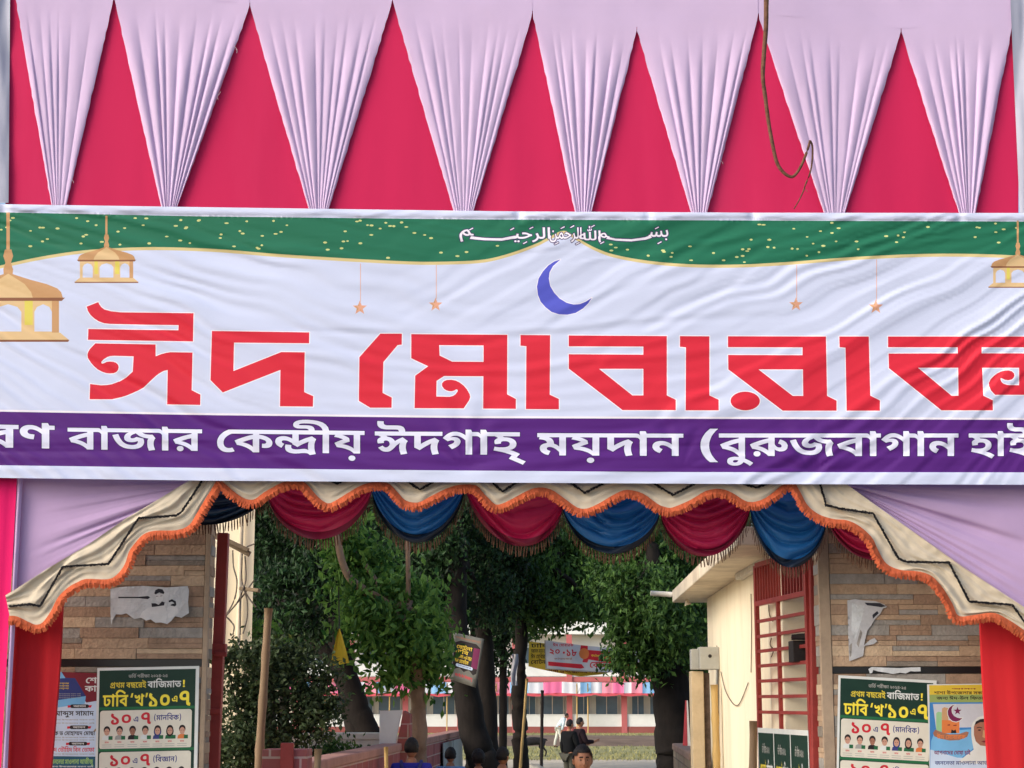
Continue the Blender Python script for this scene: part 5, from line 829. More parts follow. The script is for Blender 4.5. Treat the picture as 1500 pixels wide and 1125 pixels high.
# lilac return and hot pink face of the left upright, red cloth on both legs
def legs():
    zt = at(0, 640, 11.6).z
    b = MB()
    n = 24
    P = []
    for i in range(31):
        z = zt * i / 30
        P.append([Vector((at(-150 + 164 * j / n, 900, 11.55).x, 11.55 + 0.012 * nz2(j * .6, z * .8, 3), z)) for j in range(n + 1)])
    b.grid(P)
    x1 = at(14, 900, 11.55).x
    x0 = at(-150, 900, 11.55).x
    o = b.build('leg_cloth', M['hotpink'])
    tag(o, 'hot pink cloth covering the outer front of the left leg of the arch', 'cloth')
    b = MB(); P = []
    for i in range(41):
        z = zt * i / 40
        P.append([Vector((x1 + 0.002 + (0.034 + .004 * nz2(z * 3, 2.2)) * j / 6, 11.565 - 0.02 * math.sin(math.pi * j / 6) * (1 + .4 * nz2(z * 5, 1.1)), z)) for j in range(7)])
    b.grid(P)
    o = b.build('edge_strip', M['lilac_low'])
    tag(o, 'narrow lilac cloth edge strip beside the hot pink cloth of the left leg', 'cloth')
    for nm, ua, ub, la, sd in (('leg_cloth', 18, 88, 'bright red cloth hanging on the left leg of the arch under the scalloped trim', 1), ('leg_cloth', 1441, 1590, 'bright red cloth hanging on the right leg of the arch', 5)):
        b = MB(); P = []
        xa, xb = at(ua, 950, 11.7).x, at(ub, 950, 11.7).x
        for i in range(61):
            z = 3.1 * i / 60
            w = 0.06 if sd == 1 else 0.0
            r = []
            for j in range(41):
                t = j / 40
                x = xa + (xb - xa) * t
                if sd == 1: x -= t * 0.022 * (1 - sstep(1.2, 2.4, z)) * 1.6
                else: x += (1 - t) * 0.008 * math.sin(z * 2.0)
                d = 0.03 * n1(t * (4.5 if sd == 1 else 8) + sd * 3 + .2 * z, 2) + 0.006 * nz2(x * 9, z * 2, sd)
                r.append(Vector((x, 11.7 + d * (0.5 + .5 * sstep(3.1, 1.8, z) if z < 3.1 else .5), z)))
            P.append(r)
        b.grid(P)
        # the return round the leg
        e = [r[-1] if sd == 1 else r[0] for r in P]
        b.grid([[p, p + Vector((0, .04, 0))] for p in e])
        tag(b.build(nm, M['red_cloth']), la, 'cloth')
legs()

# ================================================================== cream scalloped trims with black zigzag and orange fringe
def strip_cloth(top, bot, Y, n, seed, along=True):
    """cloth between two polylines; creases run along it"""
    T = resample([(u, v, 0) for u, v in top], n); B = resample([(u, v, 0) for u, v in bot], n)
    P = []
    K = 26
    for k in range(K + 1):
        q = k / K
        r = []
        for a, c in zip(T, B):
            u, v = a.x + (c.x - a.x) * q, a.y + (c.y - a.y) * q
            d = 0.012 * n1(q * 9 + 2 * nz2(u / 60, v / 60, seed) + (u * .012), seed % 4) + 0.006 * nz2(u / 13, v / 13, seed + 1) + 0.008 * n1(q * 19 + 3 * nz2(u / 90, v / 60, seed + 5), 1)
            r.append(at(u, v, Y - d))
        P.append(r)
    return P
def fringe(curve, Y, side, length, mt, parent, name, seed, step=2.0, width=2.4, droop=0.0, jag=0.35):
    """many short threads hanging off a curve"""
    rr = random.Random(seed)
    n = int(sum(math.hypot(b[0] - a[0], b[1] - a[1]) for a, b in zip(curve, curve[1:])) / step)
    C = resample([(u, v, 0) for u, v in curve], n)
    b = MB()
    for i, p in enumerate(C):
        t = (C[min(i + 1, n - 1)] - C[max(i - 1, 0)]).normalized()
        nrm = Vector((-t.y, t.x, 0)) * side
        nrm = (nrm * (1 - droop) + Vector((0, 1, 0)) * droop).normalized()
        nrm = (nrm + t * rr.uniform(-.16, .16)).normalized()
        l = length * (1 + jag * rr.uniform(-.5, .5))
        w = width / 2
        yj = rr.uniform(-.006, .006)
        a0, a1 = p - t * w, p + t * w
        m0 = p + nrm * l * .55
        e = p + nrm * l
        pts = [at(a0.x, a0.y, Y + .004), at(a1.x, a1.y, Y + .004), at(m0.x + t.x * w * 1.15, m0.y + t.y * w * 1.15, Y - .014 + yj), at(m0.x - t.x * w * 1.15, m0.y - t.y * w * 1.15, Y - .014 + yj),
               at(e.x + t.x * w * .7, e.y + t.y * w * .7, Y - .004 + yj * 2), at(e.x - t.x * w * .7, e.y - t.y * w * .7, Y - .004 + yj * 2)]
        b.add(pts, [(0, 1, 2, 3), (3, 2, 4, 5)], 0, False)
    return b.build(name, mt, parent)
def trim(line, Y, w, parent, seed):
    rr = random.Random(seed)
    b = MB()
    C = resample([(u, v, 0) for u, v in line], max(8, int(sum(math.hypot(c[0] - a[0], c[1] - a[1]) for a, c in zip(line, line[1:])) / 1.6)))
    for i, p in enumerate(C):
        t = (C[min(i + 1, len(C) - 1)] - C[max(i - 1, 0)]).normalized(); nr = Vector((-t.y, t.x, 0))
        k = w * rr.uniform(.75, 1.3)
        j = rr.uniform(-.4, .4)
        q = [p - t * 1.2 + nr * (j - k), p + t * 1.2 + nr * (j - k), p + t * 1.2 + nr * (j + k), p - t * 1.2 + nr * (j + k)]
        y = Y - rr.uniform(.001, .006)
        f = [at(c.x, c.y, y) for c in q]; g = [at(c.x, c.y, y + .01) for c in q]
        b.hexa([g[0], g[1], f[1], f[0], g[3], g[2], f[2], f[3]])
    return b.build('zigzag_trim', M['blacktrim'], parent)
def valance(label, top, bot, Y, zig, n, seed, side=1):
    c = at(bot[len(bot) // 2][0], bot[len(bot) // 2][1], Y)
    root = thing('scalloped_trim', c, label, 'cloth trim')
    b = MB(); b.grid(strip_cloth(top, bot, Y, n, seed)); b.build('cloth', M['cream'], root)
    fringe(bot, Y - .016, side, 13.0, M['fringe'], root, 'fringe', seed, step=1.3, width=2.2, droop=.25, jag=.22)
    fringe([(u, v + .6) for u, v in bot], Y - .024, side, 11.5, M['fringe'], root, 'fringe', seed + 50, step=2.1, width=2.0, droop=.2, jag=.5)
    for z in zig: trim(z, Y - .028, 1.6, root, seed)
    return root
LT = [(8, 872), (23, 863), (69, 833), (127, 799), (185, 759), (231, 732), (262, 713), (300, 690)]
LB = catmull([(14, 902), (25, 903), (42, 911), (52, 915), (62, 912), (74, 896), (85, 875), (99, 861), (113, 853), (127, 848), (157, 848.5), (171, 842), (183, 826), (189, 808), (199, 794), (210, 783), (226, 777.5), (259, 776.5), (277, 769), (287, 754), (297, 737), (308, 719), (317, 704)], 4)
valance('cream scalloped cloth with orange fringe slanting down across the left side of the arch', LT, LB, 11.53, [[(14, 888), (44, 885), (59, 888), (92, 830), (159, 826), (203, 759), (259, 755), (266, 750), (299, 700)]], 130, 3)
CB = catmull([(322, 703), (330, 709), (344, 721), (358, 730), (372, 731.5), (387, 721), (413, 707), (430, 704), (446, 706), (465, 727), (479, 737), (490, 734), (523, 714), (544, 706.5), (567, 707), (580, 718), (594, 733), (612, 736), (627, 729), (653, 716), (674, 710), (697, 711), (710, 724), (723, 737), (731, 739), (746, 733), (772, 719), (789, 714), (807, 717), (824, 728), (845, 743), (859, 745), (876, 738), (902, 723), (919, 717.5), (942, 723), (963, 738), (976, 743), (986, 743), (1012, 732), (1034, 719), (1055, 716), (1073, 722), (1095, 735), (1116, 732), (1133, 721), (1144, 712), (1160, 702)], 3)
CT = [(u, 676) for u in range(315, 1170, 10)]
valance('cream scalloped cloth with orange fringe running level under the banner', CT, CB, 11.54,
        [[(592, 702), (615, 717), (642, 702)], [(716, 702), (736, 720), (764, 702)], [(829, 702), (857, 722), (893, 703)], [(951, 704), (986, 725), (1022, 706)], [(1080, 706), (1108, 714), (1132, 706)], [(478, 702), (493, 708), (510, 702)]], 260, 5)
RT = [(1222, 690), (1238, 708), (1290, 745), (1342, 782), (1411, 831), (1500, 889), (1600, 950)]
RB = catmull([(1162, 702), (1173, 722), (1183, 740), (1199, 753), (1220, 760), (1240, 762), (1258, 770), (1277, 787), (1286, 805), (1298, 825), (1318, 834.5), (1346, 837), (1365, 844), (1381, 861), (1395, 884), (1404, 902), (1425, 901), (1453, 897.5), (1471, 904), (1500, 923), (1530, 950), (1560, 985)], 4)
valance('cream scalloped cloth with orange fringe slanting down across the right side of the arch', RT, RB, 11.53, [[(1199, 700), (1210, 740), (1231, 745), (1279, 752), (1316, 818), (1328, 823), (1390, 824), (1420, 881), (1483, 886), (1500, 910), (1540, 960)]], 130, 6)

# ================================================================== satin swags hung behind the trim
SWAG = [('navy_satin', (238, 742), (392, 722), 768, 'small dark blue satin swag at the left end of the row', .55),
        ('maroon_satin', (390, 720), (547, 712), 790, 'crimson satin swag second from the left end of the row', .5),
        ('blue_satin', (543, 712), (683, 706), 795, 'blue satin swag between two crimson ones left of the middle of the arch', .45),
        ('maroon_satin', (680, 706), (826, 738), 799, 'crimson satin swag at the middle of the row above the tree trunks', .5),
        ('blue_satin', (822, 738), (968, 747), 811, 'blue satin swag just right of the middle of the row', .5),
        ('maroon_satin', (966, 748), (1100, 742), 815, 'crimson satin swag in front of the concrete roof slab', .5),
        ('blue_satin', (1098, 742), (1212, 758), 831, 'deep blue satin swag hanging in front of the red gate leaf', .62),
        ('maroon_satin', (1212, 758), (1350, 770), 821, 'crimson satin swag at the right end half hidden by the slanting trim', .5)]
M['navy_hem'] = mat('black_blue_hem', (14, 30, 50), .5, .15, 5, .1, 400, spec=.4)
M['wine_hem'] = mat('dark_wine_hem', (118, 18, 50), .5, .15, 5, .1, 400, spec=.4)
def swag(m, a, c, vb, label, full, k):
    Y = 12.0 + .02 * (k % 2)
    root = thing('satin_swag', at((a[0] + c[0]) / 2, vb, Y), label, 'swag', 'satin swags under the arch')
    b = MB(); P = []
    nr, nc = 60, 56
    sag = vb - (a[1] + c[1]) / 2
    rr = random.Random(k * 3 + 1)
    asym = rr.uniform(-.12, .12)
    low = []
    for i in range(nr + 1):
        q = i / nr
        r = []
        for j in range(nc + 1):
            s = j / nc
            w = 4 * s * (1 - s)
            w = w ** .62
            # upper edge runs almost straight well above the trim, lower edge is the full sag
            y0 = -46 + 10 * w
            y1 = sag * w
            v = a[1] + (c[1] - a[1]) * s + y0 * (1 - q) * min(1, 6 * w) + y1 * q
            u = a[0] + (c[0] - a[0]) * (s + asym * .25 * w * q * (1 - q))
            ph = q * (5.2 + 1.3 * (k % 3)) + (1.1 * nz2(s * 2.2, q * 2, k) + .8 * asym * s) + .35 * abs(s - .5) * 3
            f = abs(math.sin(math.pi * ph)) ** .8
            d = (0.050 * f + 0.018 * n1(q * 21 + nz2(s * 3, q * 3, k) * 2, k % 4)) * (0.25 + .75 * w) + 0.05 * w * math.sin(math.pi * min(1, q * 1.1))
            p = at(u, v, Y - d)
            r.append(p)
            if i == nr: low.append((u, v))
        P.append(r)
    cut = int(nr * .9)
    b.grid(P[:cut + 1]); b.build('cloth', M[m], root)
    b = MB(); b.grid(P[cut:]); b.build('hem', M['navy_hem'] if 'maroon' not in m else M['wine_hem'], root)  # lowest rows of each swag, given a darker tone than the rest
    fringe(low[1:-1], Y - .004, 1, 15.0, M['tassel'], root, 'tassel_fringe', 80 + k, step=4.2, width=1.9, droop=.92, jag=.25)
    return root
for k, (m, a, c, vb, la, fu) in enumerate(SWAG): swag(m, a, c, vb, la, fu, k)

# ================================================================== dry creeper hanging in front of the curtain
def creeper():
    b = MB()
    pts = [(1126, -160), (1124, -60), (1122.5, 0), (1122, 40), (1119, 80), (1117.5, 113), (1121, 142), (1126, 180), (1132, 213), (1138, 238), (1147, 252), (1158, 259), (1166, 255), (1175, 240), (1183, 219), (1186.5, 206)]
    p3 = [at(u, v, 11.33 + .02 * nz2(v / 40.0, 2)) for u, v in catmull(pts, 4)]
    n = len(p3)
    b.tube(p3, [0.0185 - 0.0105 * i / n + .0012 * nz2(i * .7, 4) for i in range(n)], 8)
    q = [(1186.5, 206), (1190, 214), (1190, 232), (1187, 252), (1180, 270), (1176, 282), (1169, 296), (1163, 306)]
    p3 = [at(u, v, 11.34 + .01 * nz2(v / 30.0, 5)) for u, v in catmull(q, 3)]
    b.tube(p3, [0.008 - 0.005 * i / len(p3) for i in range(len(p3))], 6)
    b.tube([at(1178, 275, 11.34), at(1183, 281, 11.335)], 0.002, 5)
    o = b.build('creeper_stem', mat('dry_bark', (104, 74, 58), .9, .45, 30, .6, 90))
    tag(o, 'thin dry brown creeper stem dangling with a hooked end in front of the curtain', 'creeper')
creeper()

# ================================================================== ground
def ground():
    def sheet(name, z, poly, m, kind='structure'):
        b = MB(); b.add([(x, y, z) for x, y in poly], [tuple(range(len(poly)))]); return tag(b.build(name, m), kind=kind)
    sheet('ground', -0.012, [(-900, -200), (900, -200), (900, 1500), (-900, 1500)], mat('earth', (150, 138, 112), .95, .2, .6, .3, 12, dirt=(110, 112, 70), dscale=.05, damt=.6))
    sheet('road', 0.0, [(-60, -30), (60, -30), (60, 9.5), (-60, 9.5)], mat('asphalt', (92, 90, 88), .9, .15, 3, .4, 80))
    # dirt path under the arch, widening into the yard
    sheet('path', -0.004, [(-3.2, 9.5), (2.6, 9.5), (2.6, 24), (4.5, 40), (14, 58), (14, 64), (-14, 64), (-12, 50), (-4, 30), (-3.2, 20)], mat('trodden_dirt', (198, 186, 166), .95, .14, 1.3, .4, 30, dirt=(140, 126, 104), dscale=.7, damt=.5))
    lawn = mat('lawn', (138, 136, 92), .95, .25, .35, .5, 8, dirt=(150, 142, 92), dscale=.12, damt=.7)
    sheet('lawn', 0.0, [(-80, 63), (80, 63), (80, 119), (-80, 119)], lawn)
    b = MB(); P = []
    for i, (y, z) in enumerate(((82.5, 0.0), (84, .22), (86.5, .34), (90, .36), (93, .2), (96, .01))):
        P.append([Vector((-60 + 2 * j, y, z + (0.12 * nz2(j * .4, y * .3) if 0 < i < 5 else 0))) for j in range(61)])
    b.grid(P)
    tag(b.build('earth_bank', mat('dark_earth', (112, 94, 80), .95, .3, .8, .4, 6)), kind='structure')
    rr = random.Random(3)
    g = MB()
    for i in range(9000):
        y = 62 + 56 * rr.random() ** 1.3; x = rr.uniform(-14, 12)
        if 82 < y < 96.5: continue
        h = rr.uniform(.04, .13); a = rr.uniform(0, 6.28); w = .03
        dx, dy = math.cos(a) * w, math.sin(a) * w
        g.add([(x - dx, y - dy, 0), (x + dx, y + dy, 0), (x + rr.uniform(-.05, .05), y, h)], [(0, 1, 2)])
    tag(g.build('grass_tufts', mat('grass_blades', (142, 140, 94), .9, .3, .5)), 'short worn yellow green grass tufts on the far lawn', 'grass', kind='stuff')
ground()

# ================================================================== stone faced pillars
STONE = [mat('ledgestone_tan', (166, 142, 118), .85, .2, 14, .7, 45), mat('ledgestone_grey', (142, 138, 132), .85, .2, 14, .7, 45), mat('ledgestone_brown', (146, 122, 102), .85, .22, 14, .7, 45),
         mat('ledgestone_sand', (182, 160, 134), .85, .18, 14, .7, 45), mat('ledgestone_slate', (126, 118, 108), .85, .22, 14, .7, 45)]
M['mortar'] = mat('mortar', (98, 90, 82), .95, .15, 20, .3, 60)
M['blackband'] = mat('black_glazed_band', (26, 25, 26), .35, .2, 8, spec=.5)
M['plaster'] = mat('stained_plaster', (156, 138, 118), .9, .15, 5, .4, 40, dirt=(120, 104, 92), dscale=4, damt=.6)
YP = 12.3
def pillar(u0, u1, label, seed, band_v, side):
    xa, xb = at(u0, 950, YP).x, at(u1, 950, YP).x
    D = .2
    zt = 4.3
    root = thing('stone_pillar', ((xa + xb) / 2, YP + D / 2, 0), label, 'pillar', 'stone faced gate pillars')
    b = MB(); b.box(xa + .012, xb - .012, YP + .012, YP + D, 0, zt); b.build('core', M['mortar'], root)
    zb0, zb1 = at(0, band_v[1], YP).z, at(0, band_v[0], YP).z
    rr = random.Random(seed)
    b = MB()
    def face(o, ax, ln, z0, z1):
        nrows = max(1, round((z1 - z0) / .074))
        h = (z1 - z0) / nrows
        n = Vector((ax[1], -ax[0], 0))
        for i in range(nrows):
            x = 0.0
            while x < ln - .001:
                w = min(rr.choice((.28, .36, .45, .52)) * rr.uniform(.8, 1.15), ln - x)
                if ln - x - w < .12: w = ln - x
                # each tile is two or three thin courses of split stone
                k = rr.choice((1, 1, 1, 2))
                for q in range(k):
                    za, zc = z0 + i * h + h * q / k, z0 + i * h + h * (q + 1) / k - .0015
                    e = rr.uniform(.002, .011); mi = rr.choice((0, 0, 1, 1, 2, 2, 2, 3, 4))
                    p0 = o + Vector(ax) * (x + .001); p1 = o + Vector(ax) * (x + w - .001)
                    c = [p0, p1, p1 - n * .03, p0 - n * .03]
                    t = rr.uniform(-.002, .002)
                    lo = [p0 + n * e, p1 + n * (e + t), p1 - n * .02, p0 - n * .02]
                    b.hexa([Vector((p.x, p.y, za)) for p in lo] + [Vector((p.x, p.y, zc)) for p in lo], mi)
                x += w
    cw = .075 if side < 0 else .032      # plain corner strip on the gate side
    if side > 0: fa, fl = Vector((xa, YP, 0)), xb - xa - cw
    else: fa, fl = Vector((xa + cw, YP, 0)), xb - xa - cw
    for z0, z1 in ((0.0, zb0 - .004), (zb1 + .004, zt)):
        face(fa, (1, 0, 0), fl, z0, z1)
        if side > 0: face(Vector((xb, YP + .004, 0)), (0, 1, 0), D - .01, z0, z1)
        else: face(Vector((xa, YP + D - .006, 0)), (0, -1, 0), D - .01, z0, z1)
    b.build('stone_facing', STONE, root, bevel=.002)
    b = MB()
    if side > 0: b.box(xa - .002, xb - cw, YP - .006, YP + .03, zb0, zb1)
    else: b.box(xa + cw, xb + .002, YP - .006, YP + .03, zb0, zb1)
    b.build('black_band', M['blackband'], root)
    b = MB()
    if side > 0: b.box(xb - cw + .002, xb + .006, YP - .012, YP + .04, 0, zt)
    else: b.box(xa - .006, xa + cw - .002, YP - .012, YP + .04, 0, zt)
    b.build('corner_strip', M['plaster'], root, bevel=.004)
    return root
pillar(-60, 303, 'stone faced gate pillar on the left with a torn pale paper pasted high on it', 21, (966, 976), 1)
pillar(1203, 1560, 'stone faced gate pillar on the right with a grey torn paper patch high on it', 33, (977, 986), -1)

# torn papers
def torn(poly, Y, label, layers, mats, seed, curl=0.006):
    rr = random.Random(seed)
    us = [p[0] for p in poly]; vs = [p[1] for p in poly]
    fn = lambda u, v: at(u, v, Y - .016 - curl * max(0, nz2(u / 14, v / 14, seed)) ** 1.0 - .002 * nz2(u / 4.0, v / 4.0, seed))
    o = printed('torn_paper', poly, layers, mats, fn, step=3.0)
    return tag(o, label, 'paper')
PAPER = mat('weathered_paper', (196, 202, 206), .9, .08, 12, .4, 60, dirt=(160, 160, 158), dscale=9, damt=.5)
INK = mat('faded_black_ink', (44, 46, 54), .9, .15, 30)
PSK = mat('faded_grey_print', (176, 178, 182), .9, .1, 30)
PWH = mat('paper_white', (206, 210, 212), .9, .05, 30)
def torn_left():
    z = lambda p: zz(0, 690, 4.327, p)
    poly = z([(700, 748), (760, 735), (905, 728), (1060, 738), (1190, 728), (1198, 760), (1192, 830), (1198, 900), (1150, 930), (1110, 920), (1085, 950), (1060, 970), (1020, 960), (985, 962), (955, 940), (925, 948), (895, 930), (850, 938), (820, 915), (800, 902), (770, 910), (735, 908), (712, 945), (705, 975), (700, 900)])
    L = [([z([(750, 797), (880, 797), (938, 792), (952, 800), (938, 812), (880, 806), (750, 806)])], 1),
         ([z([(885, 925), (905, 890), (935, 868), (960, 862), (975, 845), (1040, 845), (1062, 900), (1050, 958), (985, 958), (925, 945)])], 3),
         ([z([(1058, 870), (1085, 850), (1120, 850), (1130, 900), (1100, 925), (1066, 935)])], 3),
         ([z([(978, 775), (985, 755), (1005, 745), (1030, 750), (1042, 770), (1038, 780), (1010, 770), (985, 782)])], 1),
         ([z([(982, 782), (1036, 780), (1034, 815), (1012, 832), (990, 818)])], 3),
         ([z([(988, 793), (1004, 791), (1004, 794), (988, 796)])], 1), ([z([(1014, 791), (1030, 789), (1030, 792), (1014, 794)])], 1),
         ([z([(960, 838), (985, 838), (1006, 848), (1026, 826), (1044, 832), (1040, 852), (1012, 856), (985, 860), (962, 862)])], 1),
         ([z([(1068, 822), (1090, 812), (1115, 826), (1118, 850), (1108, 858), (1080, 852), (1086, 844), (1106, 838), (1090, 828), (1072, 832)])], 1)]
    torn(poly, YP, 'pale torn poster remnant with a faded group portrait pasted on the left stone pillar', L, [PAPER, INK, PSK, PWH], 3)
torn_left()
def torn_right():
    z = lambda p: zz(1100, 690, 2.585, p)
    poly = z([(365, 490), (395, 485), (430, 490), (470, 492), (505, 505), (515, 515), (500, 520), (490, 540), (470, 560), (455, 585), (440, 605), (432, 640), (428, 660), (450, 640), (468, 632), (478, 645), (465, 655), (430, 662), (425, 700), (395, 712), (372, 720), (368, 600)])
    torn(poly, YP, 'grey torn paper patch pasted on the right stone pillar beside its plain corner strip', [([z([(382, 500), (430, 510), (420, 560), (395, 640), (380, 600)])], 1), ([z([(430, 498), (490, 500), (512, 512), (495, 516), (440, 508)])], 2), ([z([(460, 545), (478, 530), (484, 538), (462, 560)])], 2), ([z([(372, 660), (384, 650), (380, 700), (374, 706)])], 3), ([z([(400, 655), (415, 600), (422, 612), (408, 668)])], 3)], [PSK, PAPER, INK, mat('paper_stain', (136, 132, 128), .9, .2, 30)], 7)
    z = lambda p: zz(1210, 970, 6.0, p)
    torn(z([(372, 60), (400, 42), (520, 48), (640, 52), (742, 46), (830, 44), (832, 80), (780, 82), (745, 78), (700, 100), (650, 92), (590, 104), (520, 90), (460, 82), (415, 68), (405, 96), (385, 98)]), YP - .007, 'small whitish torn strip of paper stuck on the black band of the right pillar', [], [PAPER], 9, .006)
torn_right()

# ================================================================== posters
def pm(n, c): return mat('print_' + n, c, .6, .05, 10, .12, 40, spec=.3)
PC = dict(white=(206, 210, 208), dgreen=(18, 50, 40), yellow=(232, 214, 66), panel=(208, 204, 190), red=(190, 36, 52), blue=(58, 62, 120), skin=(186, 142, 122), hair=(34, 28, 30), grey=(150, 150, 146), lgreen=(30, 96, 60),
          dyellow=(206, 186, 60), pale=(186, 204, 226), maroon=(112, 30, 44), navy=(44, 56, 116), sky=(110, 170, 214), mid=(60, 124, 186), teal=(36, 84, 108), lime=(150, 190, 110), plum=(110, 30, 76), tan=(190, 150, 110), orange=(206, 120, 66), mint=(140, 186, 140), band=(206, 178, 58), olive=(140, 158, 92), dim=(106, 106, 100), cloud=(186, 190, 200), brown=(150, 104, 84))
PN = list(PC); PI = {k: i for i, k in enumerate(PN)}; PMAT = [pm(k, PC[k]) for k in PN]
def bil(c, w, h, Y, seed):
    """local print coordinates to a gently rippled sheet on the wall; c = top left, top right, bottom left pixels"""
    (a, b), (p, q), (r, s) = c
    def f(x, y):
        u = a + (p - a) * x / w + (r - a) * y / h; v = b + (q - b) * x / w + (s - b) * y / h
        return at(u, v, Y - .003 - .003 * nz2(x / 22, y / 22, seed) - .0012 * nz2(x / 7, y / 7, seed))
    return f
def coaching_poster(corners, Y, label, seed):
    w, h = 149.0, 214.0
    I = PI; L = []
    L.append(([rect(3.5, 4, 144, 209)], I['dgreen']))
    L += text('admission', 46, 103, 11, 15.5, I['grey'])
    L += text('prothom', 19.5, 72, 22, 30, I['dyellow']) + text('bajimat', 74, 123, 21, 30.5, I['white']) + digits('bang', 125.5, 128.5, 20, 30.5, I['yellow'])
    L += text('dhabi', 9, 46, 40, 57, I['yellow']) + digits('kha', 49.5, 75, 38, 57, I['yellow'])
    L += digits('ten', 76.5, 107, 38, 60, I['yellow']) + digits('e', 110, 118, 43, 52, I['yellow']) + digits('seven', 121, 137, 36, 58, I['yellow'])
    for k, y in enumerate((63, 124, 185)):
        y1 = min(y + 57, 209)
        L.append(([rect(3.5, y - 5, 144, y - 1)], I['lgreen']))
        L.append(([rrect(5.5, y, 139.5, y1, 4)], I['panel']))
        if k == 2: 
            L += digits('ten', 22, 51, y + 4, y + 19, I['red']); continue
        L += digits('ten', 21.5, 51, y + 4, y + 21, I['red']) + digits('e', 54.5, 61.5, y + 9.5, y + 17, I['blue']) + digits('seven', 65.5, 80, y + 3.5, y + 21, I['red'])
        L += text('humanities' if k == 0 else 'science', 84.5, 124 if k == 0 else 119, y + 8, y + 15.5, I['blue'])
        for i, cx in enumerate((16, 34.5, 53.5, 72, 90, 108, 126)):
            L.append(([[(cx - 7, y + 43), (cx - 6, y + 38), (cx, y + 35), (cx + 6, y + 38), (cx + 7, y + 43)]], (I['white'], I['grey'], I['hair'], I['white'], I['blue'], I['lgreen'], I['orange'])[i]))
            if i in (4, 5): L.append(([ell(cx, y + 32, 5.6, 8, 14)], I['hair'] if i == 5 else I['navy']))
            L.append(([ell(cx, y + 28.5, 4.9, 5.8, 14)], I['hair']))
            L.append(([ell(cx, y + 31.5, 3.9, 5.3, 14)], I['brown'] if i == 2 else I['skin']))
            L.append(([rect(cx + 2.5, y + 37.5, cx + 8.5, y + 43)], I['lgreen']))
            L.append(([rect(cx - 2.4, y + 30.4, cx - .8, y + 31)], I['hair'])); L.append(([rect(cx + .8, y + 30.4, cx + 2.4, y + 31)], I['hair']))
            L += text('lbl', cx - 3, cx + 3, y + 45.5, y + 48, I['red'])
            L.append(([rect(cx - 7, y + 50, cx + 7, y + 50.7)], I['grey'])); L.append(([rect(cx - 7, y + 53, cx + 7, y + 53.7)], I['grey']))
    L = [l for l in L if l]
    o = printed('notice_poster', rect(0, 0, w, h), L, PMAT, bil(corners, w, h, Y, seed), step=7.0)
    return tag(o, label, 'poster', 'dark green coaching posters')
coaching_poster(((142.5, 978.5), (292, 975.5), (138, 1192)), YP - .016, 'dark green poster with yellow Bengali lettering pasted on the left pillar', 2)
coaching_poster(((1228, 989), (1372, 997), (1224, 1203)), YP - .016, 'dark green poster with yellow Bengali lettering pasted on the right pillar', 4)
def side_poster():
    I = PI; z = lambda p: [(x - 60, y) for x, y in zz(60, 960, 6.0, p)]
    L = [([z([(60, 140), (500, 150), (490, 400), (400, 415), (300, 300), (60, 300)])], I['maroon']), ([z([(60, 190), (300, 200), (395, 360), (380, 420), (60, 410)])], I['navy']),
         ([z([(60, 130), (180, 145), (215, 200), (60, 210)])], I['sky']), ([z([(100, 400), (395, 358), (385, 425), (60, 470)])], I['sky'])]
    q = lambda x, y: (x / 6.0, 960 + y / 6.0)
    def T(run, x0, x1, y0, y1, m): return text(run, x0 / 6.0, x1 / 6.0, 960 + y0 / 6.0, 960 + y1 / 6.0, PI[m])
    L += T('she', 395, 560, 195, 245, 'white') + T('ka', 385, 640, 268, 318, 'white')
    for i, y in enumerate((240, 262, 284)): L += T('fill', 120, 245, y, y + 12, 'band')
    for y in (335, 352, 370): L += T('y1', 110, 350, y, y + 7, 'grey')
    for y, x in ((447, 340), (632, 335), (776, 325)):
        L.append(([[q(x - 105, y - 8), q(x - 70, y - 8), q(x - 70, y + 10), q(x - 105, y + 14)]], PI['red'])); L.append(([[q(x + 70, y - 8), q(x + 108, y - 10), q(x + 100, y + 12), q(x + 70, y + 12)]], PI['red']))
        L.append(([rrect((x - 82) / 6, 960 + (y - 16) / 6, (x + 82) / 6, 960 + (y + 16) / 6, 2.5)], PI['hair'])); L += T('lbl', x - 55, x + 55, y - 8, y + 8, 'white')
    L += T('abdus', 110, 465, 490, 530, 'hair') + T('prof', 85, 475, 668, 702, 'hair') + T('touhid', 85, 470, 812, 848, 'red')
    for y in (562, 592, 718, 740, 864): L += T('y1', 110, 470, y, y + 9, 'grey')
    L.append(([z([(60, 885), (480, 890), (480, 1000), (60, 1000)])], I['teal']))
    L += T('y4', 85, 460, 915, 955, 'lime') + T('y1', 85, 460, 972, 984, 'white')
    L = [([[(u, v) for u, v in c] for c in cs], m) for cs, m in L]
    SB = [(-2, 983), (82, 986), (80, 1180), (-6, 1178)]
    fn = lambda u, v: at(u + 60, v, YP - .013 - .003 * nz2(u / 20, v / 20, 6))
    o = printed('notice_poster', SB, [([SB], PI['pale'])] + L, PMAT, fn, step=7.0)
    tag(o, 'pale blue poster with maroon and navy corner beside the red cloth on the left pillar', 'poster')
side_poster()
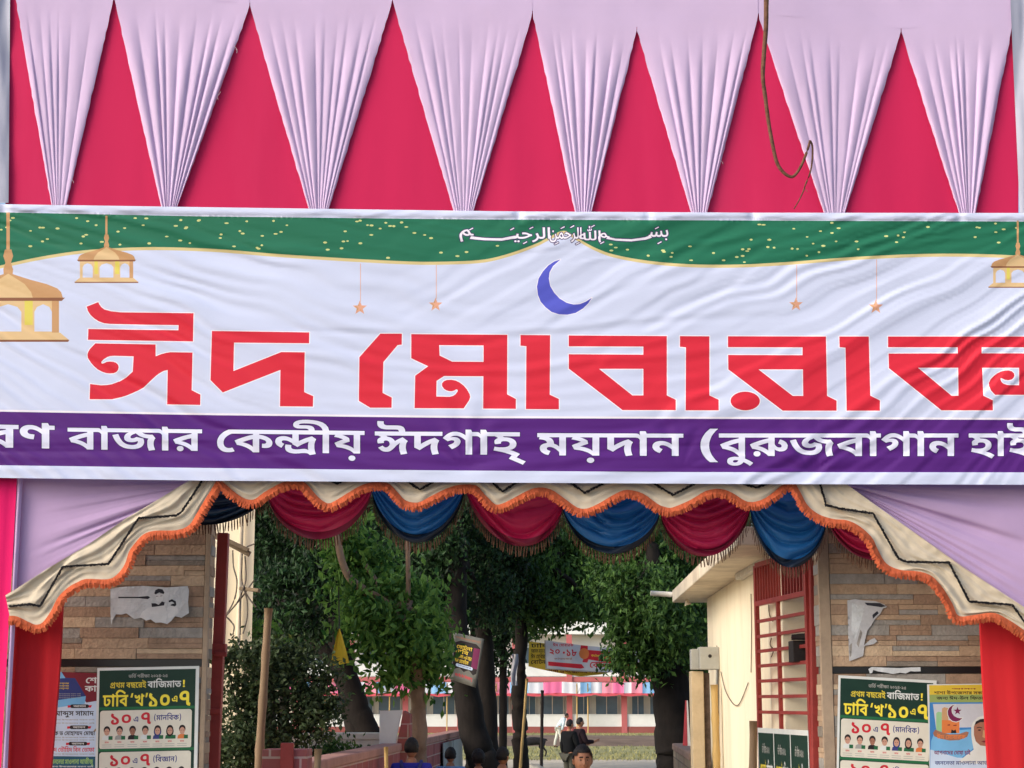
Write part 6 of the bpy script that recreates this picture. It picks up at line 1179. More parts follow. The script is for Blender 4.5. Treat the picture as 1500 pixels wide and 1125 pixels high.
def election_poster():
    I = PI; L = []
    z = lambda p: zz(1340, 990, 8.336, p)
    L.append(([z([(175, 115), (1300, 100), (1300, 330), (180, 325)])], I['band']))
    L.append(([z([(178, 230), (1300, 225), (1300, 330), (180, 328)])], I['olive']))
    L.append(([z([(180, 325), (1300, 320), (1300, 1700), (190, 1700)])], I['mid']))
    L.append(([z([(222, 345), (1300, 335), (1300, 610), (260, 640)])], I['cloud']))
    L.append(([z([(240, 690), (700, 650), (760, 850), (520, 1040), (190, 1100), (200, 800)])], I['sky']))
    L.append(([z([(190, 900), (520, 1000), (900, 1000), (1300, 1000), (1300, 1700), (190, 1700)])], I['pale']))
    tz = lambda run, x0, x1, y0, y1, m: text(run, 1340 + x0 / 8.336, 1340 + x1 / 8.336, 990 + y0 / 8.336, 990 + y1 / 8.336, PI[m])
    L += tz('lbl', 450, 750, 150, 166, 'maroon') + tz('y1', 235, 1000, 190, 225, 'hair') + tz('y2', 265, 1010, 255, 290, 'hair')
    # mosque and crescent emblem
    L.append(([z([(262, 640), (262, 455), (285, 438), (330, 445), (330, 680), (270, 680)])], I['mint']))
    L.append(([z([(330, 560), (332, 400), (360, 382), (410, 395), (412, 560)])], I['tan']))
    L.append(([z([(330, 540), (545, 545), (545, 700), (330, 700)])], I['orange']))
    L.append(([z([(400, 596), (430, 592), (430, 606), (400, 606)])], I['maroon'])); L.append(([z([(470, 602), (510, 596), (510, 610), (470, 610)])], I['maroon']))
    L.append(([z([(440, 700), (450, 655), (475, 668), (500, 655), (510, 700)])], I['hair']))
    cr = z([(500, 352), (455, 362), (420, 390), (402, 430), (405, 475), (425, 520), (460, 550), (505, 560), (550, 545), (585, 512), (560, 518), (520, 512), (480, 490), (455, 455), (448, 415), (460, 378), (480, 360)])
    L += [(cs, PI['white']) for cs, _ in outline([([cr], 0)], 1.0, 0)]
    L.append(([z(ell(520, 435, 58, 78, 20))], I['cloud']))
    L.append(([cr], I['plum'])); L.append(([z(star(522, 430, 52))], I['plum']))
    rb = [(222, 700), (250, 655), (330, 690), (430, 715), (540, 710), (630, 680), (660, 690), (640, 745), (540, 785), (430, 790), (320, 770), (240, 740)]
    L.append(([z(rb)], I['brown']))
    L += tz('eid', 270, 620, 722, 770, 'orange')
    # man in a white cap and scarf
    L.append(([z([(690, 720), (690, 620), (715, 560), (770, 505), (860, 480), (960, 500), (1010, 560), (1030, 700), (1040, 860), (1180, 980), (1200, 1100), (520, 1060), (640, 960), (720, 900), (700, 800)])], I['white']))
    L.append(([z([(722, 620), (745, 560), (800, 528), (880, 520), (950, 550), (985, 620), (985, 740), (950, 830), (880, 862), (800, 850), (745, 800), (722, 720)])], I['brown']))
    L.append(([z([(730, 600), (745, 560), (800, 528), (880, 520), (950, 550), (975, 590), (880, 560), (800, 565)])], I['hair']))
    for a in (790, 905):
        L.append(([z([(a - 35, 632), (a, 622), (a + 35, 634), (a + 32, 642), (a, 632), (a - 35, 642)])], I['hair'])); L.append(([z(ell(a, 662, 20, 9, 10))], I['hair']))
    L.append(([z([(835, 665), (860, 665), (875, 745), (850, 758), (825, 745)])], I['tan'])); L.append(([z([(810, 800), (850, 790), (895, 800), (850, 815)])], I['maroon']))
    L += tz('y3', 235, 680, 915, 962, 'plum') + tz('y4', 245, 1000, 1042, 1085, 'navy')
    border = [(1358, 1002.5), (1475, 1001), (1478, 1180), (1363, 1182)]
    fn = lambda u, v: at(u, v, YP - .024 - .003 * nz2(u / 20, v / 20, 3))
    o = printed('notice_poster', border, L, PMAT, fn, step=7.0)
    tag(o, 'blue and yellow poster with a crescent emblem and a man in a white cap', 'poster')
election_poster()

# ================================================================== red steel gate
M['redsteel'] = mat('red_painted_steel', (150, 58, 54), .5, .1, 8, .15, 60, dirt=(104, 40, 38), dscale=7, damt=.5)
M['darksteel'] = mat('dark_steel', (40, 34, 34), .6, .2, 20, .3, 60)
YG = 12.8
def posts():
    b = MB(); r = thing('gate_post', at(316, 1125, YG), 'dark red steel gate post standing beside the left stone pillar', 'gate post', 'red steel gate posts')
    p0, p1 = at(327.5, 781, YG), at(313, 1125, YG)
    p2 = p1 + (p1 - p0) * (p1.z / (p0.z - p1.z))
    b.bar(p2, p0, .082, .082); b.build('post', M['redsteel'], r, bevel=.006)
    b = MB(); c = at(312, 951, YG - .02); b.box(c.x - .06, c.x + .1, YG - .06, YG + .02, c.z - .04, c.z + .04); b.box(c.x + .02, c.x + .11, YG - .075, YG - .045, c.z - .055, c.z - .02); b.build('hinge', M['redsteel'], r, bevel=.005)
    b = MB(); c = at(308, 1042, YG - .02); b.box(c.x - .04, c.x + .08, YG - .06, YG + .02, c.z - .02, c.z + .02); b.build('hinge', M['redsteel'], r, bevel=.005)
    b = MB(); r = thing('gate_post', at(1194, 1125, YG), 'dark red steel gate post carrying the open gate leaf at the right', 'gate post', 'red steel gate posts')
    p0, p1 = at(1191, 770, YG), at(1196, 1125, YG); p2 = p1 + (p1 - p0) * (p1.z / (p0.z - p1.z))
    b.bar(p2, p0, .068, .08); b.build('post', M['redsteel'], r, bevel=.006)
    for v in (975, 1045): 
        b = MB(); c = at(1203, v, YG); b.box(c.x - .02, c.x + .07, YG - .05, YG + .02, c.z - .03, c.z + .03); b.build('hinge', M['darksteel'], r, bevel=.004)
posts()
YF = 14.35
def leaf():
    a = at(1186, 950, YG + .03); c = at(1110, 950, YF)
    ax = Vector((a.x, a.y, 0)); cx = Vector((c.x, c.y, 0)); d = (cx - ax); L = d.length; d.normalize()
    root = thing('gate_leaf', (ax.x, ax.y, 0), 'red steel gate leaf with upright bars over level rails swung open at the right', 'gate')
    def P(t, z): return Vector((ax.x + d.x * t, ax.y + d.y * t, z))
    zt, zm = at(0, 829, YF).z, at(0, 885, YF).z
    zs = [at(0, v, YF).z for v in (911, 933, 954.5, 976, 998, 1020.5, 1043)]
    zb = at(0, 1068, YF).z
    s = (d.y, -d.x, 0)
    b = MB()
    b.bar(P(L, .08), P(L, zt), .05, .035, side=s); b.bar(P(.03, .08), P(.03, zt), .05, .035, side=s); b.bar(P(L * .56, .08), P(L * .56, zm), .035, .03, side=s)
    for z in (zt, zm): b.bar(P(.056, z), P(L - .026, z), .04, .034, side=s)
    b.bar(P(.056, .1), P(L - .026, .1), .04, .034, side=s)
    b.build('frame', M['redsteel'], root, bevel=.003)
    for i in range(17):
        t = .056 + (L - .082) * (i + .5) / 17
        b = MB(); b.bar(P(t, zm + .021), P(t, zt - .021), .018, .018, side=s); b.build('upright_bar', M['redsteel'], root)
    for z in zs:
        b = MB(); b.bar(P(.056, z), P(L * .56 - .018, z), .026, .024, side=s); b.bar(P(L * .56 + .018, z), P(L - .026, z), .026, .024, side=s); b.build('rail', M['redsteel'], root, bevel=.002)
    b = MB(); b.bar(P(.06, .12), P(.06, zb), .004, .004, side=s)
    n = Vector(s)
    q = [P(.06, .121), P(L - .03, .121), P(L - .03, zb), P(.06, zb)]
    b.slab([p + n * .012 for p in q], n * .004); b.build('sheet_panel', M['redsteel'], root)
    b = MB(); e = P(.33, at(0, 952, 13.1).z); b.box(e.x - .05, e.x + .1, e.y - .1, e.y + .12, e.z - .09, e.z + .07); b.slab([e + Vector((-.06, -.12, .072)), e + Vector((.11, -.12, .072)), e + Vector((.09, .1, .12)), e + Vector((-.02, .1, .11))], (0, 0, .012)); b.build('lock_box', M['darksteel'], root, bevel=.006)
    # three copies of the coaching bill on the leaf
    I = PI
    def small(t0, t1, k):
        w, h = 40.0, 90.0; L2 = [([rect(1.5, 3.5, 38.5, 88)], I['dgreen'])]
        L2 += text('admission', 10, 28, 13, 18, I['grey']) + text('prothom', 5, 19, 26, 34, I['dyellow']) + text('bajimat', 20, 35, 26, 35, I['white'])
        L2 += text('dhabi', 2.5, 16, 50, 66, I['yellow']) + digits('ten', 17, 28, 48, 68, I['yellow']) + digits('seven', 30, 37, 48, 68, I['yellow'])
        L2.append(([rrect(3, 72, 37, 87, 2)], I['panel']))
        def fn(x, y):
            t = t0 + (t1 - t0) * x / w; z = zb + .012 - y / h * 1.0
            p = P(t, z)
            return p + n * NS * (.022 + .003 * nz2(x / 9, y / 9, k))
        o = printed('notice_poster', rect(0, 0, w, h), L2, PMAT, fn)
        tag(o, 'narrow dark green coaching bill hung on the red gate leaf, ' + ('farthest from the gate post', 'the middle one of three', 'nearest the gate post')[k], 'poster', 'coaching bills on the gate leaf')
    NS = 1 if n.x < 0 else -1
    for k in range(3): small(L - .01 - k * (L - .06) / 3, L - .03 - (k + 1) * (L - .06) / 3, k)
leaf()

# ================================================================== buildings on both sides of the alley
M['cream_wall'] = mat('cream_plaster', (246, 235, 208), .9, .04, 2, .25, 20, stretch=(1, 1, .3), dirt=(206, 180, 144), dscale=1.6, damt=.45)
M['concrete'] = mat('weathered_concrete', (218, 206, 184), .9, .1, 3, .3, 20, dirt=(128, 112, 96), dscale=1.2, damt=.6)
M['whitewash'] = mat('whitewash', (222, 218, 206), .9, .06, 4, .3, 25, dirt=(150, 140, 126), dscale=5, damt=.5)
def right_house():
    root = thing('plaster_building', (4.2, 17, 0), 'cream plastered building with an overhanging flat concrete roof behind the red gate leaf', 'building')
    zs = at(0, 883, 21).z                       # soffit
    A = Vector((at(1037, 950, 20.2).x, 20.2, 0)); B = Vector((2.13, 13.55, 0))
    b = MB()
    q = [A, B, Vector((7, 13.55, 0)), Vector((7, 20.2, 0))]
    b.hexa([Vector((p.x, p.y, 0)) for p in q] + [Vector((p.x, p.y, zs)) for p in q]); b.build('wall', M['cream_wall'], root)
    b = MB()
    f = at(985, 883, 21.0)
    nr = Vector((at(1036, 826, 15.1).x, 13.3, 0))
    q = [Vector((f.x, 21.0, 0)), nr + Vector((.03, 0, 0)), Vector((7.2, 13.3, 0)), Vector((7.2, 21.0, 0))]
    b.hexa([Vector((p.x, p.y, zs + .002)) for p in q] + [Vector((p.x, p.y, zs + .15)) for p in q]); b.build('roof_slab', M['concrete'], root, bevel=.012)
    b = MB(); e = at(1077, 850, 16.3); b.box(e.x, e.x + .6, 13.7, 16.3, e.z, e.z + .11); b.build('ledge', M['whitewash'], root, bevel=.01)
    b = MB(); b.tube([at(1006, 875, 20.3) + Vector((0, 0, .06)), at(1006, 880, 20.3), at(1008, 886, 20.3)], [.02, .02, .045], 8); b.build('lamp_holder', M['concrete'], root)
    def onwall(u, v, off=.012):      # the point of the plastered face seen at a pixel
        Y = 16.0
        for i in range(30):
            X = A.x + (B.x - A.x) * (A.y - Y) / (A.y - B.y) - off
            p = at(u, v, Y); Y *= X / p.x
        return at(u, v, Y)
    wire = mat('wall_wire', (120, 108, 92), .8, .2, 20)
    for pts in ([(1056, 984), (1062, 1010), (1070, 1026), (1077, 1033), (1083, 1031), (1090, 1016), (1096, 1000)], [(1050, 946), (1052, 965), (1053, 1000), (1053, 1060)], [(1126, 886), (1127, 900), (1132, 910)], [(1130, 935), (1128, 945), (1133, 952), (1130, 962)], [(1100, 870), (1101, 920), (1100, 985)]):
        b = MB(); b.tube([onwall(u, v) for u, v in catmull(pts, 3)], .005, 5); b.build('wire', wire, root)
    return root
right_house()
def tube_lamp():
    b = MB(); e = at(985, 871, 21.02); s = at(953, 869, 21.02); b.tube([s, e + Vector((-.005, 0, 0))], .032, 10)
    tag(b.build('tube_lamp', M['whitewash']), 'white lamp tube sticking out sideways from the corner of the concrete roof slab', 'lamp')
tube_lamp()
def left_house():
    xb = at(371, 850, 17.0).x
    root = thing('plaster_building', (xb - 1.6, 18.5, 0), 'cream plastered building corner with a pipe standing behind the left gate post', 'building')
    b = MB(); q = [(xb - 3.2, 17.0), (xb, 17.0), (xb * 1.2 - .1, 20.4), (xb - 3.2, 20.4)]; b.hexa([(x, y, 0) for x, y in q] + [(x, y, 6.2) for x, y in q]); b.build('wall', M['cream_wall'], root)
    b = MB(); b.tube([Vector((at(353, 800, 16.95).x, 16.95, z)) for z in (0, 3, 6.2)], .022, 8); b.build('drain_pipe', M['concrete'], root)
    b = MB(); x = at(307, 850, 16.97).x; b.box(x - .2, x + .085, 16.93, 17.0, 0, at(0, 791, 16.95).z); b.build('pilaster', M['cream_wall'], root, bevel=.01)
left_house()
def cable_bracket():
    root = thing('cable_bracket', at(340, 800, 16.7), 'weathered wooden bracket with loose dangling cables on the cream wall behind the left post', 'bracket')
    W = mat('grey_timber', (118, 104, 86), .9, .25, 10, .6, 50, stretch=(1, 1, 6))
    for p, q, w_, d_ in ((at(312, 783, 16.6), at(366, 812, 16.6), .055, .06), (at(334, 792, 16.55), at(364, 806, 16.55), .04, .05), (at(352, 862, 16.7), at(380, 865, 16.5), .035, .04)):
        b = MB(); b.bar(p, q, w_, d_); b.build('timber', W, root, bevel=.006)
    C = mat('grey_cable', (104, 96, 88), .8, .2, 20)
    rr = random.Random(8)
    for pts in ([(341, 806), (342, 830), (347, 850), (345, 872), (338, 890), (328, 904)], [(355, 812), (354, 845), (357, 862), (362, 880), (362, 905), (356, 928)], [(359, 815), (360, 850), (352, 880), (352, 930)],
                [(354, 868), (349, 880), (340, 892), (330, 902)], [(372, 850), (358, 870), (346, 885), (331, 902)], [(331, 903), (338, 910), (343, 918), (341, 930)], [(372, 797), (362, 801), (357, 806)], [(356, 862), (366, 878), (375, 889)]):
        b = MB(); b.tube([at(u, v, 16.62 + .05 * nz2(u * .1, v * .1)) for u, v in catmull(pts, 4)], .0075, 6); b.build('cable', C, root)
cable_bracket()
def junction():
    M['boxgrey'] = mat('grey_enamel', (168, 170, 164), .5, .06, 6, .1, 30, dirt=(130, 120, 104), dscale=8, damt=.4)
    Y = 18.9
    root = thing('meter_pillar', at(1024, 1125, Y), 'narrow tan pillar with a grey electric box on top in front of the cream wall', 'pillar')
    x0, x1 = at(1014, 1050, Y).x, at(1041, 1050, Y).x
    zt = at(0, 983, Y).z
    b = MB(); b.box(x0, x0 + (x1 - x0) * .66, Y, Y + .25, 0, zt); b.build('pillar_body', mat('tan_render', (200, 182, 150), .9, .1, 4, .3, 30, dirt=(140, 116, 88), dscale=3, damt=.5), root, bevel=.008)
    b = MB(); b.box(x0 + (x1 - x0) * .66 + .002, x1, Y + .03, Y + .25, 0, zt - .02); b.build('brick_back', mat('dark_brickwork', (92, 78, 68), .95, .4, 18, .6, 40), root)
    b = MB(); c0, c1 = at(1024, 981, Y), at(1052, 948, Y); b.box(c0.x, c1.x, Y - .1, Y + .15, c0.z, c1.z); b.build('box', M['boxgrey'], root, bevel=.008)
    b = MB(); d0, d1 = at(1012, 981, Y + .02), at(1023.5, 951, Y + .02); b.box(d0.x, d1.x, Y - .04, Y + .12, d0.z, d1.z); b.build('box', M['boxgrey'], root, bevel=.008)
    b = MB(); e = at(1040, 961, Y - .1); b.tube([e + Vector((0, -.004, 0)), e + Vector((0, .02, 0))], .02, 10); b.build('cable_hole', M['darksteel'], root)
junction()
def bamboo(name, p, q, r, label, cat, m, nodes=6, group=None, taper=.8):
    b = MB(); pts = []; rad = []
    p, q = Vector(p), Vector(q)
    for i in range(nodes * 4 + 1):
        t = i / (nodes * 4)
        pts.append(p.lerp(q, t) + Vector((.004 * nz2(t * 4, 2), .004 * nz2(t * 4, 5), 0)))
        k = 1.18 if i % 4 == 0 else 1.0
        rad.append(r * k * (1 + (taper - 1) * t))
    b.tube(pts, rad, 10)
    return tag(b.build(name, m), label, cat, group)
M['bamboo'] = mat('dry_bamboo', (130, 110, 88), .7, .2, 6, .2, 30, stretch=(1, 1, .2), dirt=(96, 76, 58), dscale=3, damt=.5)
M['palebamboo'] = mat('pale_bamboo', (190, 160, 104), .7, .15, 6, .2, 30, stretch=(1, 1, .2))
def px_ground(u, v1, u1, v0, Y):
    """foot (on the ground) and head of a leaning pole given two visible pixels"""
    a, c = at(u, v1, Y), at(u1, v0, Y)
    return a + (a - c) * (a.z / (c.z - a.z)), c
f, t = px_ground(379, 1125, 393.5, 891, 15.0)
bamboo('bamboo_pole', f, t, .041, 'thick cut bamboo pole leaning beside the dark bush on the left', 'pole', M['bamboo'], 7)
f, t = px_ground(1050, 1125, 1046, 1003, 18.6)
bamboo('bamboo_pole', f, t, .045, 'pale bamboo pole standing between the tan pillar and the cream wall', 'pole', M['palebamboo'], 6)
f, t = px_ground(1103, 1125, 1104, 1056, 14.6)
bamboo('bamboo_pole', f, t, .04, 'short brown bamboo stub at the far edge of the red gate leaf', 'pole', M['bamboo'], 4)

# ================================================================== school building across the field
M['wallwhite'] = mat('pale_limewash', (232, 234, 232), .9, .05, .3, .1, 5, dirt=(176, 178, 172), dscale=.2, damt=.5)
M['wallcream'] = mat('grey_cream_wall', (200, 196, 180), .9, .06, .3, .1, 5, dirt=(146, 142, 128), dscale=.25, damt=.5)
M['pinkpaint'] = mat('dull_pink_paint', (186, 104, 106), .85, .08, .6, .1, 5)
M['brickred'] = mat('red_oxide_plinth', (150, 88, 84), .9, .1, .6, .1, 5)
M['shutter'] = mat('grey_green_shutter', (92, 112, 122), .7, .15, 1.2, .1, 8)
def school():
    Y = 120.0
    k = Y / F
    X = lambda u: (u - 750) * k * 1.0
    Z = lambda v, y=Y: at(750, v, y).z
    root = thing('school_building', (X(720), Y + 4, 0), 'long two storey white school building with pink columns across the field', 'building')
    x0, x1 = X(380), X(1130)
    b = MB(); b.box(x0, x1, Y, Y + 9, 0, Z(915)); b.build('wall', M['wallwhite'], root)
    b = MB(); b.box(x0 - .3, x1 + .3, Y - 1.3, Y - .01, Z(930), Z(915) + .15); b.build('roof_edge', M['wallwhite'], root)
    b = MB(); b.box(x0, x1, Y - .12, Y - .01, Z(1066), Z(996)); b.build('lower_wall', M['wallcream'], root)
    b = MB(); b.box(x0, x1, Y - 1.15, Y - .13, Z(999), Z(992)); b.build('floor_beam', M['pinkpaint'], root)
    b = MB(); b.box(x0, x1, Y - 1.15, Y - .95, Z(991), Z(972)); b.build('upper_parapet', M['wallwhite'], root)
    b = MB(); b.box(x0, x1, Y - 1.15, Y - .95, Z(1064), Z(1047.5)); b.build('lower_parapet', M['wallwhite'], root)
    b = MB(); b.box(x0, x1, Y - 1.2, Y - .94, 0, Z(1064.2)); b.build('plinth', M['brickred'], root)
    b = MB(); b.box(x0, x1, Y - 1.18, Y - .92, Z(1047.3), Z(1046.2)); b.build('coping', M['wallwhite'], root)
    for u in range(442, 1120, 78):
        b = MB(); c = X(u); b.box(c - .19, c + .19, Y - 1.26, Y - .88, 0, Z(930) - .01); b.build('column', M['pinkpaint'], root)
    i = 0
    for u in range(442, 1120, 78):
        for a, c, v0, v1 in ((12, 30, 1020, 1062), (38, 70, 1020, 1046)):
            b = MB(); b.box(X(u + a), X(u + c), Y - .20, Y - .125, Z(v1), Z(v0)); w = b.build('window', M['shutter'], root)
            for t in (0, .5, 1):
                b = MB(); b.box(X(u + a + (c - a) * t) - .03, X(u + a + (c - a) * t) + .03, Y - .23, Y - .201, Z(v1), Z(v0)); b.build('mullion', M['wallcream'], w)
        b = MB(); b.box(X(u + 14), X(u + 34), Y - .1, Y - .004, Z(974), Z(949)); w = b.build('window', M['shutter'], root)
        b = MB(); b.box(X(u + 24) - .03, X(u + 24) + .03, Y - .13, Y - .101, Z(974), Z(949)); b.build('frame', M['wallwhite'], w)
    return root
school()
def awning():
    Y = 118.2
    cols = [mat('awning_' + n, c, .75, .06, .8, .1, 10, transl=.3) for n, c in (('pink', (236, 120, 164)), ('white', (226, 230, 236)), ('blue', (140, 190, 230)), ('rose', (240, 150, 170)))]
    red = mat('awning_red_edge', (214, 92, 104), .8, .1, 1, transl=.2)
    root = thing('striped_awning', at(750, 1010, Y), 'long pink white and blue striped cloth awning strung along the school front', 'awning')
    b = MB(); rr = random.Random(2)
    u = 420.0; i = 0
    edges = [420]
    while edges[-1] < 1080: edges.append(edges[-1] + rr.choice((11, 16, 22, 27)))
    seq = [0, 1, 2, 1, 3, 0, 1, 3, 2, 1]
    for a, c in zip(edges, edges[1:]):
        n = max(2, int((c - a) / 4)); P = []
        for q in range(7):
            r = []
            for j in range(n + 1):
                uu = a + (c - a) * j / n
                v0 = 999.5 + 1.2 * nz2(uu / 40, 2); v1 = 1015.5 + 1.4 * nz2(uu / 26, 7)
                r.append(at(uu, v0 + (v1 - v0) * q / 6, Y + .45 - .75 * q / 6 + .12 * math.sin(uu * .5)))
            P.append(r)
        b.grid(P, seq[i % 10]); i += 1
    b.build('cloth', cols, root)
    b = MB(); P = [[], [], []]
    for j in range(166):
        uu = 420 + 4 * j
        v1 = 1015.5 + 1.4 * nz2(uu / 26, 7)
        dr = 2.4 + 2.2 * abs(math.sin(uu * .09)) + 1.2 * nz2(uu / 9, 4)
        for q in range(3): P[q].append(at(uu, v1 + dr * q / 2, Y - .3 - .02 * q))
    b.grid(P); b.build('frill', red, root)
    for k, u in enumerate((477, 571, 655, 727, 845, 861, 1010)):
        b = MB(); b.tube([Vector((at(u, 1010, Y - .2).x, Y - .2, 0)), at(u, 1001, Y - .2)], .05, 6); b.build('pole', M['palebamboo'], root)
awning()

# ================================================================== leaves and trees
def leaf_cloud(blobs, n, size, seed, shell=.35, droop=.5, aspect=.46, ragged=9):
    """n leaf blades scattered through ellipsoid clumps; returns vertices, faces and a tint per face"""
    rs = np.random.RandomState(seed)
    vol = np.array([b[1][0] * b[1][1] * b[1][2] for b in blobs]) ** .67; vol /= vol.sum()
    V, Fc, T = [], [], []
    # break every clump into ragged sub-clumps, some straying past its edge
    C0 = np.repeat(np.array([b[0] for b in blobs]), ragged, 0); R0 = np.repeat(np.array([b[1] for b in blobs]), ragged, 0)
    q = rs.normal(size=C0.shape); q /= np.linalg.norm(q, axis=1)[:, None]
    C0 = C0 + q * R0 * (rs.rand(len(C0)) ** .45 * 1.02)[:, None]
    R0 = R0 * (.22 + .30 * rs.rand(len(R0)))[:, None]
    wt = np.repeat(vol, ragged) * (.35 + rs.rand(len(C0))); wt /= wt.sum()
    which = rs.choice(len(C0), n, p=wt)
    d = rs.normal(size=(n, 3)); d /= np.linalg.norm(d, axis=1)[:, None]
    rad = shell + (1 - shell) * rs.rand(n) ** .6
    rad *= 1 + .28 * np.abs(rs.normal(size=n))
    C = C0[which]; RR = R0[which]
    tone = rs.normal(size=len(C0))[which] * .16
    # sprays: pull leaves into small tufts
    nt = max(8, n // 9)
    P = C + d * rad[:, None] * RR
    tuft = P[rs.choice(n, nt)]
    tw = rs.choice(nt, n)
    keep = rs.rand(n) < .78
    P[keep] = tuft[tw[keep]] + rs.normal(size=(keep.sum(), 3)) * size * 1.15
    ax = rs.normal(size=(n, 3)); ax[:, 2] -= droop * 2; ax /= np.linalg.norm(ax, axis=1)[:, None]
    nr = rs.normal(size=(n, 3)); nr[:, 2] += .8
    sd = np.cross(ax, nr); sd /= np.linalg.norm(sd, axis=1)[:, None]
    up = np.cross(sd, ax)
    l = size * (.65 + .7 * rs.rand(n)); w = l * aspect
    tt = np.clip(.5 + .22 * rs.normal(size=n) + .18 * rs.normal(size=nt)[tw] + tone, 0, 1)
    a = P - ax * l[:, None] * .5; c = P + ax * l[:, None] * .5 - up * l[:, None] * .12
    m1 = P + sd * w[:, None] * .5 - up * l[:, None] * .04; m2 = P - sd * w[:, None] * .5 - up * l[:, None] * .04
    mid = P + up * l[:, None] * .05
    V = np.stack([a, m1, c, m2, mid], axis=1).reshape(-1, 3)
    base = np.arange(n) * 5
    Fc = np.concatenate([np.stack([base, base + 1, base + 4], 1), np.stack([base + 1, base + 2, base + 4], 1), np.stack([base + 2, base + 3, base + 4], 1), np.stack([base + 3, base, base + 4], 1)])
    T = np.tile(tt, 4)
    return V, Fc, T
def leaf_object(name, V, Fc, T, m, parent):
    o = np.array(parent_origin(parent))
    me = bpy.data.meshes.new(name)
    me.from_pydata((V - o).tolist(), [], Fc.tolist())
    me.materials.append(m)
    at_ = me.attributes.new('tint', 'FLOAT', 'FACE')
    at_.data.foreach_set('value', T.astype(np.float32))
    ob = bpy.data.objects.new(name, me); COL.objects.link(ob)
    if parent: ob.parent = parent
    return ob
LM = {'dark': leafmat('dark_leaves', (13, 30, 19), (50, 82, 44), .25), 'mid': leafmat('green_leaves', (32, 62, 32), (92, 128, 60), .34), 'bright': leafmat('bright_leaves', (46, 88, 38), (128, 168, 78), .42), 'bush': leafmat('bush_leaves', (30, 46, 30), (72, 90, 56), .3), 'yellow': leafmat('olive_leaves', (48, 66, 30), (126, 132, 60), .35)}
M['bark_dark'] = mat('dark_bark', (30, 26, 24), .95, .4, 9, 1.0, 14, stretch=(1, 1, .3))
M['bark_light'] = mat('pale_bark', (150, 124, 104), .95, .2, 6, .7, 30, stretch=(1, 1, .5), dirt=(110, 90, 76), dscale=5, damt=.5)
M['limewash'] = mat('limewashed_bark', (196, 200, 194), .95, .1, 6, .6, 30)
def trunk_pts(pts, r0, r1, Y, wob=.03):
    """pts are (u, v) pixels at depth Y; the foot is carried down to the ground"""
    P = [at(u, v, Y) for u, v in pts]
    d = P[0] - P[1]
    if P[0].z > 0: P = [P[0] + d * (P[0].z / max(.05, -d.z))] + P if -d.z > .05 else [Vector((P[0].x, P[0].y, 0))] + P
    P = [Vector(p) for p in catmull([tuple(p) for p in P], 6)]
    n = len(P)
    rad = [r0 + (r1 - r0) * i / (n - 1) for i in range(n)]
    if P[0].z < .3: rad[0] *= 1.35; rad[1] *= 1.15
    return [p + Vector((wob * nz2(i * .4, Y), wob * nz2(i * .4, Y + 9), 0)) for i, p in enumerate(P)], [r * (1 + .12 * nz2(i * .6, Y * 3)) for i, r in enumerate(rad)]
def tree(label, Y, stems, blobs, n, size, leaf, bark, seed, group='trees in the yard', limbs=(), white=None, extra=0):
    """stems: (pixel path, radius at foot, radius at top); blobs: (u, v, ru, rv, dy) clumps in pixels at depth Y + dy"""
    f = at(stems[0][0][0][0], 1125, Y)
    root = thing('tree', (f.x, Y, 0), label, 'tree', group)
    for pts, r0, r1 in stems:
        P, rad = trunk_pts(pts, r0, r1, Y)
        b = MB(); b.tube(P, rad, 12); t = b.build('trunk', M[bark], root)
    k = Y / F
    bl = []
    for u, v, ru, rv, dy in blobs:
        c = at(u, v, Y + dy); bl.append(((c.x, c.y, c.z), (ru * k, max(ru, rv) * k * .8, rv * k)))
    b = MB(); top = stems[0][0][-1]; tp = at(top[0], top[1], Y); rr = random.Random(seed)
    for c, r in bl[::1]:
        c = Vector(c); m_ = tp.lerp(c, .5) + Vector((rr.uniform(-.2, .2), rr.uniform(-.2, .2), rr.uniform(0, .3)))
        if (c - tp).length > .3: b.tube([tp, m_, c + Vector((0, 0, r[2] * .3))], [stems[0][2] * .8, stems[0][2] * .5, .02], 7)
    for pts, r0, r1 in limbs: b.tube([at(u, v, Y) for u, v in catmull(pts, 4)], [r0 + (r1 - r0) * i / (4 * (len(pts) - 1)) for i in range(4 * (len(pts) - 1) + 1)], 8)
    b.build('branches', M[bark], root)
    V, Fc, T = leaf_cloud(bl, n, size, seed)
    leaf_object('crown', V, Fc, T, LM[leaf], root)
    if white:
        P, rad = trunk_pts(stems[0][0], stems[0][1], stems[0][2], Y)
        sel = [(p, r) for p, r in zip(P, rad) if p.z <= white]
        b = MB(); b.tube([p for p, r in sel], [r * 1.04 + .004 for p, r in sel], 12); b.build('limewash_band', M['limewash'], root)
    return root
